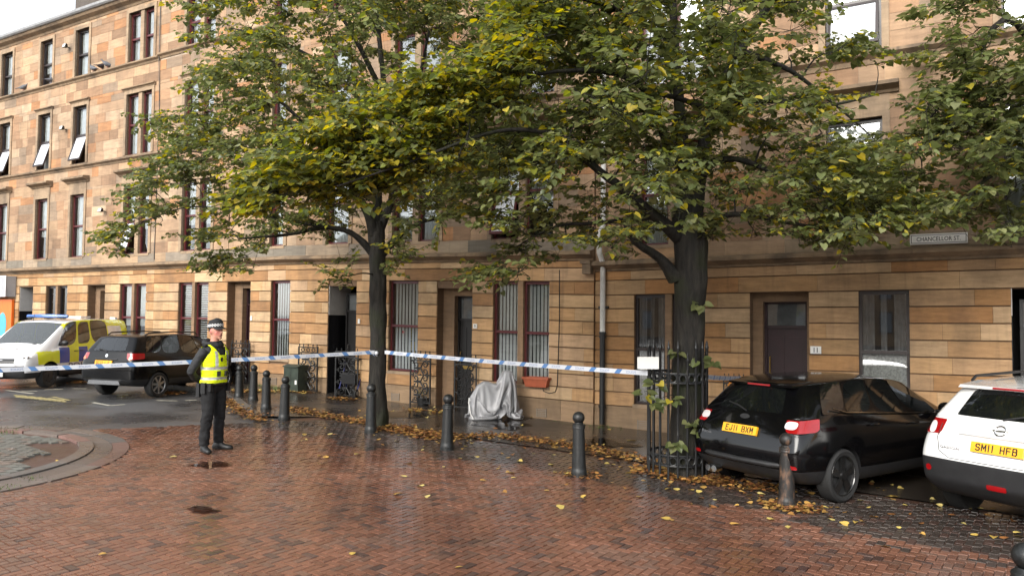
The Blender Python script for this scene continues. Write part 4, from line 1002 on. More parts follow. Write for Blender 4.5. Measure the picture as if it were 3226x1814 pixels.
# ================================================================== VEHICLES
def paint(name, col, rough=.18, coat=1.0, spec=.5, dirt=.22, beads=.10):
    """wet car paint with rain beads and a little road dirt"""
    m, t, b = node_mat(name); L = t.links.new; nn = t.nodes.new
    geo = nn('ShaderNodeNewGeometry'); n1 = nn('ShaderNodeTexNoise'); n1.inputs['Scale'].default_value = 3.5; n1.inputs['Detail'].default_value = 7; L(geo.outputs['Position'], n1.inputs['Vector'])
    mr = nn('ShaderNodeMapRange'); mr.inputs[1].default_value = .45; mr.inputs[2].default_value = .75; mr.inputs[3].default_value = 0; mr.inputs[4].default_value = dirt; L(n1.outputs[0], mr.inputs[0])
    mx = nn('ShaderNodeMix'); mx.data_type = 'RGBA'; L(mr.outputs[0], mx.inputs['Factor']); mx.inputs[6].default_value = (*col, 1); mx.inputs[7].default_value = (.09, .08, .07, 1); L(mx.outputs[2], b.inputs['Base Color'])
    b.inputs['Specular IOR Level'].default_value = .5 if col[0] > .05 else .25
    b.inputs['Roughness'].default_value = rough; b.inputs['Coat Weight'].default_value = coat; b.inputs['Coat Roughness'].default_value = .05
    n2 = nn('ShaderNodeTexVoronoi'); n2.inputs['Scale'].default_value = 160; L(geo.outputs['Position'], n2.inputs['Vector'])
    m2 = nn('ShaderNodeMapRange'); m2.inputs[1].default_value = 0; m2.inputs[2].default_value = .28; m2.inputs[3].default_value = 1; m2.inputs[4].default_value = 0; L(n2.outputs['Distance'], m2.inputs[0])
    bp = nn('ShaderNodeBump'); bp.inputs['Strength'].default_value = beads; bp.inputs['Distance'].default_value = .002; L(m2.outputs[0], bp.inputs['Height']); L(bp.outputs[0], b.inputs['Coat Normal'])
    return m
M_BLACKCAR = paint('black_car_paint', (.002, .002, .0024), .15, .35, dirt=.02, beads=.02); M_BLACKCAR2 = paint('black_suv_paint', (.002, .002, .0024), .25, .15, dirt=.03, beads=.02)
M_WHITECAR = paint('white_car_paint', (.72, .72, .71)); M_VANWHITE = paint('white_van_paint', (.74, .74, .74)); M_VANYEL = paint('police_yellow', (.72, .76, .0), .3, .5); M_VANBLUE = paint('police_blue', (.008, .05, .36), .3, .5)
M_PLAS = mat('black_plastic_trim', (.016, .016, .017), .5, noise=.3, nscale=10); M_TYRE = mat('tyre_rubber', (.014, .014, .014), .75, noise=.3, nscale=20)
M_REDL = mat('red_lamp_lens', (.28, .004, .006), .12, coat=1, noise=.15); M_CLEARL = mat('clear_lamp_lens', (.62, .60, .60), .12, coat=1); M_ORL = mat('amber_lamp_lens', (.55, .12, .02), .15, coat=1)
M_CHROME = mat('chrome', (.62, .62, .62), .12, metal=1); M_ALLOY = mat('alloy_rim', (.36, .36, .37), .32, metal=.9); M_BLKRIM = mat('black_rim', (.012, .012, .012), .25, coat=.6)
M_YPLATE = mat('yellow_number_plate', (.80, .38, .012), .35); M_WPLATE = mat('white_number_plate', (.72, .72, .68), .35); M_INK = mat('plate_ink', (.008, .008, .008), .5)
M_SEAT = mat('car_interior', (.02, .02, .021), .9)

def cage(spec):
    """box cage: table[i][k] = (x, half width, z) from rear to front and sill to roof"""
    tab = spec['tab']; NI, NK = len(tab)-1, len(tab[0])-1; YF = spec.get('yf', [-1, -.74, -.38, 0, .38, .74, 1]); NJ = len(YF)-1
    idx = {}; vs = []
    def node(i, j, k):
        key = (i, j, k)
        if key not in idx:
            x, hw, z = tab[i][k]; f = YF[j]; c = 1-f*f
            if i == 0: x -= spec.get('rb', [.05]*9)[k]*c
            if i == NI: x += spec.get('fb', [.10]*9)[k]*c
            if k == NK: z += spec.get('crown', .05)*c
            idx[key] = len(vs); vs.append((x, hw*f, z))
        return idx[key]
    fs = []; info = []
    for i in range(NI):
        for k in range(NK):
            fs.append([node(i, 0, k), node(i+1, 0, k), node(i+1, 0, k+1), node(i, 0, k+1)]); info.append(('side', i, k, -1))
            fs.append([node(i+1, NJ, k), node(i, NJ, k), node(i, NJ, k+1), node(i+1, NJ, k+1)]); info.append(('side', i, k, 1))
        for j in range(NJ):
            fs.append([node(i, j, NK), node(i+1, j, NK), node(i+1, j+1, NK), node(i, j+1, NK)]); info.append(('top', i, j, 0))
            fs.append([node(i, j+1, 0), node(i+1, j+1, 0), node(i+1, j, 0), node(i, j, 0)]); info.append(('bot', i, j, 0))
    for j in range(NJ):
        for k in range(NK):
            fs.append([node(0, j+1, k), node(0, j, k), node(0, j, k+1), node(0, j+1, k+1)]); info.append(('rear', j, k, 0))
            fs.append([node(NI, j, k), node(NI, j+1, k), node(NI, j+1, k+1), node(NI, j, k+1)]); info.append(('front', j, k, 0))
    return vs, fs, info
def build_body(spec, groups, matidx, default, wheels, wr, lev=3):
    """groups: list of (function(info)->bool, slot, inset, individual); returns an evaluated bmesh"""
    vs, fs, info = cage(spec)
    bm = bmesh.new(); bv = [bm.verts.new(v) for v in vs]; bm.verts.ensure_lookup_table()
    faces = []
    for f, inf in zip(fs, info): q = bm.faces.new([bv[a] for a in f]); q.material_index = default(inf); faces.append(q)
    cr = bm.edges.layers.float.new('crease_edge'); cv = bm.verts.layers.float.new('crease_vert')
    cw = spec.get('cr', {}); kz = {}
    NKK = len(spec['tab'][0])-1; NII = len(spec['tab'])-1
    for q, inf in zip(faces, info):
        for e in q.edges:
            kinds = kz.setdefault(e, []); kinds.append(inf)
    for e, k2 in kz.items():
        if len(k2) != 2: continue
        a, b = k2; ty = {a[0], b[0]}
        if ty == {'side', 'top'}: e[cr] = .35
        elif ty == {'side', 'rear'} or ty == {'side', 'front'}: e[cr] = .30
        elif ty == {'top', 'rear'}: e[cr] = .7
        elif ty == {'side'} and a[2] != b[2]: e[cr] = {4: .6, 2: .25, 1: .4}.get(max(a[2], b[2]), .15)
        elif ty == {'rear'} and a[2] != b[2]: e[cr] = {4: .5, 2: .6, 1: .5}.get(max(a[2], b[2]), .25)
    for fn, slot, inset, indiv, crease in groups:
        sel = [q for q, inf in zip(faces, info) if q.is_valid and fn(inf)]
        if not sel: continue
        if inset:
            if indiv: bmesh.ops.inset_individual(bm, faces=sel, thickness=inset, use_even_offset=True)
            else: bmesh.ops.inset_region(bm, faces=sel, thickness=inset, use_even_offset=True, use_boundary=True)
        ss = set(sel)
        for q in sel:
            q.material_index = slot
            for e in q.edges:
                if any(l not in ss for l in e.link_faces): e[cr] = crease
            for v in q.verts:
                if sum(l in ss for l in v.link_faces) == 1: v[cv] = .62
    me = bpy.data.meshes.new('cage'); bm.to_mesh(me); bm.free()
    o = bpy.data.objects.new('cage', me); COL.objects.link(o)
    for q in range(10): me.materials.append(M_PLAS)
    sm = o.modifiers.new('s', 'SUBSURF'); sm.levels = lev; sm.render_levels = lev
    cut = MB(); ycut = 2.0
    for (x, z) in wheels:
        for sg in (-1, 1):
            cut.lathe([(wr, 0), (wr, 1.0)] if sg > 0 else [(wr, -1.0), (wr, 0)], 32, (x, sg*spec['wy']-(0 if sg > 0 else 0), z), 'Y', mi=9)
    cme = cut.mesh('cut', [M_PLAS]*10); bmc = bmesh.new(); bmc.from_mesh(cme); bmesh.ops.recalc_face_normals(bmc, faces=bmc.faces[:]); bmc.to_mesh(cme); bmc.free()
    co = bpy.data.objects.new('cut', cme); COL.objects.link(co)
    bo = o.modifiers.new('b', 'BOOLEAN'); bo.operation = 'DIFFERENCE'; bo.object = co; bo.solver = 'EXACT'
    dg = bpy.context.evaluated_depsgraph_get(); ev = o.evaluated_get(dg); m2 = ev.to_mesh()
    bm = bmesh.new(); bm.from_mesh(m2); ev.to_mesh_clear()
    bpy.data.objects.remove(o); bpy.data.objects.remove(co)
    return bm
from mathutils.bvhtree import BVHTree
class Surf:
    """ray helper: finds the bodywork so that badges, lamps and seams sit on it"""
    def __init__(s, bm): s.t = BVHTree.FromBMesh(bm)
    def rear(s, y, z, off=.003):
        h = s.t.ray_cast(Vector((-5, y, z)), Vector((1, 0, 0))); return (h[0]+h[1]*off, h[1]) if h[0] else (Vector((-2.1, y, z)), Vector((-1, 0, 0)))
    def side(s, x, z, sg, off=.003):
        h = s.t.ray_cast(Vector((x, sg*4, z)), Vector((0, -sg, 0))); return (h[0]+h[1]*off, h[1]) if h[0] else (Vector((x, sg*.9, z)), Vector((0, sg, 0)))
    def patch(s, root, name, m, y0, z0, hw, hh, n=16, off=.006, pw=2.0):
        mb = MB(); vs = [s.rear(y0, z0, off)[0]]
        for i in range(n):
            a = 2*math.pi*i/n; ca, sa = math.cos(a), math.sin(a); vs.append(s.rear(y0+hw*math.copysign(abs(ca)**(2/pw), ca), z0+hh*math.copysign(abs(sa)**(2/pw), sa), off)[0])
        mb.add(vs, [(0, 1+(i+1) % n, 1+i) for i in range(n)]); return part(name, mb, m, root, 60, rel=False)
    def seam(s, root, pts, m, r_=.004, side=None):
        mb = MB(); q = []
        for a, b in zip(pts, pts[1:]):
            for k in range(6):
                u = [a[e]+(b[e]-a[e])*k/6 for e in (0, 1)]; q.append((s.rear(u[0], u[1], .001) if side is None else s.side(u[0], u[1], side, .001))[0])
        mb.tube(q, r_, 5, cap=False); return part('panel_gap', mb, m, root, rel=False)
def split_parts(bm, root, table, body_slots, body_name='body'):
    """one mesh per connected patch of a slot; body slots stay together"""
    bm.faces.ensure_lookup_table(); bm.verts.index_update()
    def emit(name, faces, mats, slots, parent):
        vm = {}; vs = []; fs = []; mi = []
        for f in faces:
            ids = []
            for v in f.verts:
                if v.index not in vm: vm[v.index] = len(vs); vs.append(tuple(v.co))
                ids.append(vm[v.index])
            fs.append(ids); mi.append(slots.index(f.material_index))
        me = bpy.data.meshes.new(name); me.from_pydata(vs, [], fs)
        for m_ in mats: me.materials.append(m_)
        me.polygons.foreach_set('material_index', mi); smooth_by_angle(me, 38); return obj(name, me, parent)
    body = emit(body_name, [f for f in bm.faces if f.material_index in body_slots], [table[s_][1] for s_ in body_slots], body_slots, root)
    done = set()
    for f in bm.faces:
        s_ = f.material_index
        if s_ in body_slots or f.index in done: continue
        st = [f]; comp = []; done.add(f.index)
        while st:
            g = st.pop(); comp.append(g)
            for e in g.edges:
                for l in e.link_faces:
                    if l.index not in done and l.material_index == s_: done.add(l.index); st.append(l)
        nm, m_ = table[s_]
        if callable(nm):
            c = sum((g.calc_center_median() for g in comp), Vector())/len(comp); nm = nm(c)
        emit(nm, comp, [m_], [s_], root)
    return body
def wheel(root, x, y, r, style, rim, sg, rr=.70):
    mb = MB(); w_ = .105
    prof = [(.0001, -w_*.6), (r*rr, -w_*.8), (r*.90, -w_), (r*.975, -w_*.82), (r, -w_*.5), (r, w_*.5), (r*.975, w_*.82), (r*.90, w_), (r*rr, w_*.85), (r*rr-.012, w_*.45), (.0001, w_*.40)]
    mb.lathe(prof if sg > 0 else [(a, -b) for a, b in prof[::-1]], 32, (x, y, r), 'Y'); wl = part('wheel', mb, M_TYRE, root, 35, rel=False)
    yo = y+sg*w_*.86; mb = MB(); n = {'ten': 7, 'five': 5, 'steel': 8}[style]
    for k in range(n):
        a = 2*math.pi*k/n+.3
        for da in ((-.13, .13) if style == 'five' else (0,)):
            d = Vector((math.cos(a+da), 0, math.sin(a+da))); q = Vector((-d.z, 0, d.x)); c0 = Vector((x, yo, r))
            wd0, wd1 = (.030, .022) if style != 'steel' else (.06, .05)
            ps = []
            for dy in (-.03*sg, .0):
                ps += [c0+d*.03-q*wd0+Vector((0, dy, 0)), c0+d*.03+q*wd0+Vector((0, dy, 0)), c0+d*(r*rr-.005)+q*wd1+Vector((0, dy-.012*sg, 0)), c0+d*(r*rr-.005)-q*wd1+Vector((0, dy-.012*sg, 0))]
            mb.hexa(ps)
    part('rim', mb, rim, wl, rel=False)
    mb = MB(); mb.tube([(x+r*rr*math.cos(2*math.pi*k/32), yo-.008*sg, r+r*rr*math.sin(2*math.pi*k/32)) for k in range(32)], .012, 6, closed=True); mb.lathe([(.0001, -.014), (.055, -.014), (.05, .012), (.0001, .014)], 14, (x, yo, r), 'Y'); part('rim_lip', mb, rim, wl, 40, rel=False)
    return wl
STK = {'E': [[(.9, 0), (0, 0), (0, 1), (.9, 1)], [(0, .5), (.8, .5)]], 'J': [[(.8, 1), (.8, .2), (.6, 0), (.2, 0), (0, .2)]], '1': [[(.5, 0), (.5, 1)]], 'B': [[(0, 0), (0, 1), (.75, 1), (.9, .85), (.9, .65), (.75, .53), (0, .53)], [(.75, .53), (.95, .38), (.95, .15), (.78, 0), (0, 0)]],
       'X': [[(0, 0), (.95, 1)], [(0, 1), (.95, 0)]], 'M': [[(0, 0), (0, 1), (.5, .35), (1, 1), (1, 0)]], 'S': [[(.9, .85), (.7, 1), (.2, 1), (0, .85), (0, .65), (.2, .53), (.72, .47), (.92, .35), (.92, .15), (.7, 0), (.2, 0), (0, .15)]], 'H': [[(0, 0), (0, 1)], [(.9, 0), (.9, 1)], [(0, .5), (.9, .5)]],
       'F': [[(0, 0), (0, 1), (.9, 1)], [(0, .52), (.75, .52)]], 'C': [[(.9, .85), (.7, 1), (.2, 1), (0, .8), (0, .2), (.2, 0), (.7, 0), (.9, .15)]], '3': [[(0, .85), (.2, 1), (.7, 1), (.88, .85), (.88, .65), (.7, .53), (.35, .53)], [(.7, .53), (.92, .38), (.92, .15), (.7, 0), (.2, 0), (0, .15)]], 'L': [[(0, 1), (0, 0), (.85, 0)]]}
def stroke_text(mb, s, c, ex, ey, h, cw, gap, th):
    """number-plate letters drawn with even strokes"""
    wid = sum((cw*.45 if ch == '1' else (gap*1.6 if ch == ' ' else cw))+gap for ch in s)-gap; x = -wid/2
    for ch in s:
        if ch == ' ': x += gap*2.6; continue
        w_ = cw*.45 if ch == '1' else cw
        for pl in STK[ch]:
            q = [(x+(a if ch != '1' else .5)*w_, (b-.5)*h) for a, b in pl]
            for (x0, y0), (x1, y1) in zip(q, q[1:]):
                L_ = math.hypot(x1-x0, y1-y0); dx, dy = (x1-x0)/L_*th/2, (y1-y0)/L_*th/2
                mb.add([c+ex*a+ey*b for a, b in ((x0-dx-dy, y0-dy+dx), (x0-dx+dy, y0-dy-dx), (x1+dx+dy, y1+dy-dx), (x1+dx-dy, y1+dy+dx))], [(0, 1, 2, 3)])
        x += w_+gap
def plate_part(root, c, nrm, text, m=M_YPLATE, w_=.52, h=.111):
    c, nrm = Vector(c), Vector(nrm).normalized(); ex = Vector((0, 0, 1)).cross(nrm).normalized(); ey = nrm.cross(ex)
    mb = MB(); mb.hexa([c+ex*a*w_/2+ey*b*h/2+nrm*d for d in (-.03, .004) for a, b in ((-1, -1), (1, -1), (1, 1), (-1, 1))]); p = part('number_plate', mb, m, root, rel=False)
    mb = MB(); stroke_text(mb, text, c+nrm*.0055, ex, ey, .066, .040, .020, .0125); part('lettering', mb, M_INK, p, rel=False)
    return p
def pbox(root, name, m, c, d, rot=None, smooth=False):
    mb = MB(); mb.box(c, d, rot); return part(name, mb, m, root, smooth, rel=False)
def ptube(root, name, m, pts, r, n=8):
    mb = MB(); mb.tube(pts, r, n); return part(name, mb, m, root, 50, rel=False)
def interior(root, x0, x1, wd, zf, zh):
    mb = MB()
    for x in (x0, x1):
        for y in (-.36, .36):
            mb.box((x, y, (zf+zh)/2-.12), (.14, .46, zh-zf-.1)); mb.box((x+.02, y, zh-.06), (.09, .24, .17))
    part('seats', mb, M_SEAT, root, rel=False)
def mirror(root, x, y, z, sg, m):
    mb = MB(); mb.ball((x, y+sg*.12, z+.04), (.07, .11, .075), 12, 8); mb.tube([(x, y-sg*.02, z-.02), (x, y+sg*.06, z+.01)], .02, 6); return part('door_mirror', mb, m, root, 60, rel=False)
def handles(root, m, pts):
    for x, y, z, sg in pts: mb = MB(); mb.tube([(x-.09, y, z), (x-.06, y+sg*.03, z+.004), (x+.06, y+sg*.03, z+.004), (x+.09, y, z)], .013, 6); part('door_handle', mb, m, root, 50, rel=False)
def place(name, label, x, y, yaw, sc, cat='car', dz=0):
    o = thing(name, label, cat, G(x, y, dz), yaw); o.scale = (sc, sc, sc); return o

# slots: 0 paint, 1 glass, 2 black trim, 3 red lamp, 4 clear lamp, 5 livery yellow, 6 livery blue, 9 wheel-well
def win_name(c): return 'side_window' if abs(c.y) > .45 else ('rear_window' if c.x < -.5 else 'windscreen')

# ------------------------------------------------------------------ black hatchback
def hatchback():
    r = place('parked_car', 'shiny black hatchback with black alloys and plate EJ11 BXM parked nose to the terrace', 4.70, 10.56, .584, 1.0)
    T = [ # rear
      [(-2.00, .70, .24), (-2.12, .80, .42), (-2.16, .82, .62), (-2.10, .80, .84), (-1.98, .73, 1.03), (-1.66, .54, 1.38)],
      [(-1.72, .84, .22), (-1.80, .88, .42), (-1.82, .90, .62), (-1.80, .895, .86), (-1.72, .84, 1.06), (-1.44, .60, 1.42)],
      [(-1.20, .85, .20), (-1.25, .90, .40), (-1.28, .91, .62), (-1.28, .91, .88), (-1.24, .85, 1.07), (-1.02, .62, 1.44)],
      [(-.55, .84, .19), (-.55, .89, .38), (-.55, .90, .62), (-.58, .90, .86), (-.60, .84, 1.03), (-.50, .62, 1.455)],
      [(.20, .84, .19), (.20, .89, .38), (.20, .90, .60), (.20, .90, .82), (.18, .84, .98), (.02, .61, 1.44)],
      [(.95, .84, .19), (.95, .88, .38), (.98, .90, .60), (1.00, .89, .80), (1.02, .82, .94), (.50, .57, 1.37)],
      [(1.40, .83, .20), (1.42, .88, .40), (1.45, .89, .60), (1.45, .87, .78), (1.40, .78, .90), (1.28, .66, .98)],
      [(1.85, .78, .20), (1.88, .83, .38), (1.90, .84, .56), (1.90, .80, .72), (1.86, .70, .82), (1.82, .58, .87)],
      [(2.05, .66, .22), (2.12, .70, .38), (2.14, .70, .52), (2.10, .66, .64), (2.04, .58, .72), (1.98, .48, .76)]]
    spec = dict(tab=T, rb=[.05, .06, .06, .07, .08, .10], fb=[.1]*6, crown=.035, wy=.62)
    gl = lambda i: i[0] == 'side' and i[2] == 4 and i[1] in (1, 2, 3, 4)
    rw = lambda i: i[0] == 'rear' and i[2] == 4 and 0 < i[1] < 5
    ws = lambda i: i[0] == 'top' and i[1] == 5
    tlg = lambda i: (i[0] == 'rear' and i[2] == 3 and i[1] in (0, 5)) or (i[0] == 'side' and i[2] == 3 and i[1] == 0)
    df = lambda i: 2 if (i[0] == 'bot' or (i[0] in ('rear', 'side') and i[-2 if i[0] == 'side' else 2] == 0)) else 0
    bm = build_body(spec, [(gl, 1, .022, True, .88), (rw, 1, .04, False, .8), (ws, 1, .05, False, .5), (tlg, 3, .025, False, .75)], None, df, [(-1.36, .325), (1.29, .325)], .36)
    S = Surf(bm)
    split_parts(bm, r, {0: ('body', M_BLACKCAR), 1: (win_name, M_CARGLASS), 2: ('trim', M_PLAS), 3: ('tail_light', M_REDL), 9: ('w', M_PLAS)}, [0, 2, 9]); bm.free()
    for x in (-1.36, 1.29):
        for sg in (-1, 1): wheel(r, x, sg*.80, .325, 'five', M_BLKRIM, sg, .74)
    plate_part(r, S.rear(0, .83, .03)[0], S.rear(0, .83)[1], 'EJ11 BXM')
    for sg in (-1, 1):
        S.patch(r, 'reversing_light', M_CLEARL, sg*.655, .945, .075, .045, pw=3)
        S.patch(r, 'fog_reflector', M_REDL, sg*.72, .47, .055, .022, pw=4)
    mb = MB(); mb.hexa([(-1.80, -.50, 1.365), (-1.80, .50, 1.365), (-1.40, .52, 1.39), (-1.40, -.52, 1.39), (-1.81, -.48, 1.392), (-1.81, .48, 1.392), (-1.40, .50, 1.432), (-1.40, -.50, 1.432)]); sp = part('spoiler', mb, M_BLACKCAR, r, rel=False)
    pbox(r, 'brake_light', M_REDL, (-1.812, 0, 1.379), (.012, .34, .02))
    S.patch(r, 'badge', M_PLAS, 0, .99, .075, .03)
    mb = MB(); put_text(mb, 'Focus', S.rear(.55, .74, .006)[0], Vector((0, 0, 1)).cross(S.rear(.55, .74)[1]), (0, 0, 1), .035, .17, True); part('lettering', mb, M_CHROME, r, rel=False)
    for sg in (-1, 1):
        ptube(r, 'chrome_strip', M_CHROME, [(-1.50, sg*.835, 1.14), (-1.25, sg*.862, 1.078), (-.6, sg*.868, 1.036), (.2, sg*.862, .985), (1.0, sg*.835, .945)], .010, 6)
        mirror(r, .95, sg*.84, .98, sg, M_BLACKCAR)
    ptube(r, 'wiper', M_PLAS, [S.rear(0, 1.05, .012)[0], S.rear(.16, 1.10, .015)[0], S.rear(.34, 1.13, .012)[0]], .010, 6)
    handles(r, M_BLACKCAR, [(x, sg*.90, z, sg) for sg in (-1, 1) for x, z in ((-.72, .90), (.22, .86))])
    for y in (.52, .42): mb = MB(); mb.lathe([(.0001, -.06), (.030, -.06), (.042, -.06), (.042, .06), (.035, .06), (.030, -.04), (.0001, -.04)][::-1], 14, (-2.12, y, .27), 'X'); part('exhaust', mb, M_CHROME, r, 40, rel=False)
    ptube(r, 'lower_bumper_strip', M_PLAS, [(-2.06, -.72, .47), (-2.185, -.45, .47), (-2.215, 0, .47), (-2.185, .45, .47), (-2.06, .72, .47)], .035, 8)
    interior(r, -.55, .25, .7, .45, 1.2)
hatchback()

# ------------------------------------------------------------------ white crossover
def crossover():
    r = place('parked_car', 'white crossover car with black lower bumper and plate SM11 HFB', 7.11, 9.05, .515, 1.015)
    T = [
      [(-2.00, .74, .30), (-2.12, .84, .48), (-2.14, .86, .72), (-2.08, .83, .96), (-1.98, .76, 1.17), (-1.72, .58, 1.52)],
      [(-1.70, .86, .28), (-1.76, .90, .48), (-1.78, .915, .72), (-1.78, .91, .98), (-1.72, .85, 1.18), (-1.45, .64, 1.555)],
      [(-1.15, .86, .26), (-1.2, .91, .46), (-1.22, .92, .72), (-1.22, .915, .98), (-1.20, .86, 1.16), (-.98, .66, 1.575)],
      [(-.5, .85, .25), (-.5, .90, .45), (-.5, .915, .70), (-.5, .91, .96), (-.52, .86, 1.12), (-.45, .66, 1.585)],
      [(.25, .85, .25), (.25, .90, .45), (.25, .91, .70), (.25, .905, .93), (.25, .85, 1.09), (.1, .65, 1.57)],
      [(1.0, .85, .25), (1.0, .90, .45), (1.02, .91, .70), (1.04, .90, .92), (1.05, .83, 1.06), (.55, .60, 1.50)],
      [(1.42, .84, .26), (1.45, .89, .46), (1.48, .90, .70), (1.48, .88, .90), (1.42, .80, 1.02), (1.30, .70, 1.09)],
      [(1.85, .80, .28), (1.90, .85, .46), (1.92, .85, .66), (1.92, .82, .84), (1.88, .72, .95), (1.84, .62, 1.0)],
      [(2.03, .70, .30), (2.10, .74, .46), (2.12, .74, .62), (2.08, .70, .78), (2.02, .62, .86), (1.98, .52, .90)]]
    spec = dict(tab=T, rb=[.05, .06, .06, .06, .06, .06], fb=[.1]*6, crown=.03, wy=.62)
    gl = lambda i: i[0] == 'side' and i[2] == 4 and i[1] in (1, 2, 3, 4)
    rw = lambda i: i[0] == 'rear' and i[2] == 4 and 0 < i[1] < 5
    ws = lambda i: i[0] == 'top' and i[1] == 5
    tlg = lambda i: (i[0] == 'rear' and i[2] == 3 and i[1] in (0, 5)) or (i[0] == 'side' and i[2] == 3 and i[1] == 0)
    df = lambda i: 2 if (i[0] == 'bot' or (i[0] in ('rear', 'front') and i[2] <= 1) or (i[0] == 'side' and i[2] == 0)) else 0
    bm = build_body(spec, [(gl, 1, .022, True, .88), (rw, 1, .035, False, .8), (ws, 1, .05, False, .5), (tlg, 3, .02, False, .75)], None, df, [(-1.30, .345), (1.33, .345)], .385)
    S = Surf(bm)
    split_parts(bm, r, {0: ('body', M_WHITECAR), 1: (win_name, M_CARGLASS), 2: ('trim', M_PLAS), 3: ('tail_light', M_REDL), 9: ('w', M_PLAS)}, [0, 2, 9]); bm.free()
    for x in (-1.30, 1.33):
        for sg in (-1, 1): wheel(r, x, sg*.81, .345, 'ten', M_ALLOY, sg)
    plate_part(r, S.rear(0, .90, .02)[0], S.rear(0, .90)[1], 'SM11 HFB')
    S.seam(r, [(.64, 1.10), (.66, .95), (.62, .80), (.50, .74), (-.50, .74), (-.62, .80), (-.66, .95), (-.64, 1.10)], M_PLAS)
    S.seam(r, [(.36, .84), (.36, .985), (-.36, .985), (-.36, .84), (.36, .84)], mat('white_shadow_gap', (.35, .35, .35), .5), .003)
    for sg in (-1, 1):
        S.patch(r, 'reversing_light', M_CLEARL, sg*.735, 1.05, .040, .065, pw=2.6)
        S.patch(r, 'reflector', M_REDL, sg*.74, .60, .035, .035)
        ptube(r, 'roof_rail', M_PLAS, [(-1.5, sg*.60, 1.565), (-1.4, sg*.61, 1.615), (-.4, sg*.62, 1.635), (.4, sg*.60, 1.61), (.5, sg*.58, 1.56)], .017, 8)
        mirror(r, 1.0, sg*.85, 1.10, sg, M_WHITECAR)
    S.patch(r, 'fog_light', M_REDL, 0, .50, .10, .028, pw=6)
    mb = MB(); mb.hexa([(-1.86, -.56, 1.505), (-1.86, .56, 1.505), (-1.45, .58, 1.53), (-1.45, -.58, 1.53), (-1.87, -.53, 1.54), (-1.87, .53, 1.54), (-1.45, .56, 1.575), (-1.45, -.56, 1.575)]); part('spoiler', mb, M_WHITECAR, r, rel=False)
    pbox(r, 'brake_light', M_REDL, (-1.87, 0, 1.524), (.014, .36, .022))
    mb = MB(); mb.tube([S.rear(.055*math.cos(a), 1.09+.05*math.sin(a), .005)[0] for a in [2*math.pi*i/20 for i in range(20)]], .009, 6, closed=True); mb.tube([S.rear(y, 1.09, .008)[0] for y in (-.075, 0, .075)], .010, 6); part('badge', mb, M_CHROME, r, 50, rel=False)
    ptube(r, 'tailgate_handle', M_WHITECAR, [S.rear(y, 1.02, .005)[0] for y in (-.42, -.36, -.2, 0, .2, .36, .42)], .018, 8)
    mb = MB(); put_text(mb, 'QASHQAI', S.rear(.50, .845, .008)[0], Vector((0, 0, 1)).cross(S.rear(.50, .845)[1]), (0, 0, 1), .035, .22, True); part('lettering', mb, M_CHROME, r, rel=False)
    ptube(r, 'wiper', M_PLAS, [S.rear(0, 1.20, .012)[0], S.rear(-.18, 1.245, .015)[0], S.rear(-.36, 1.265, .012)[0]], .010, 6)
    handles(r, M_WHITECAR, [(x, sg*.912, .98, sg) for sg in (-1, 1) for x in (-.7, .25)])
    interior(r, -.5, .3, .7, .5, 1.3)
crossover()

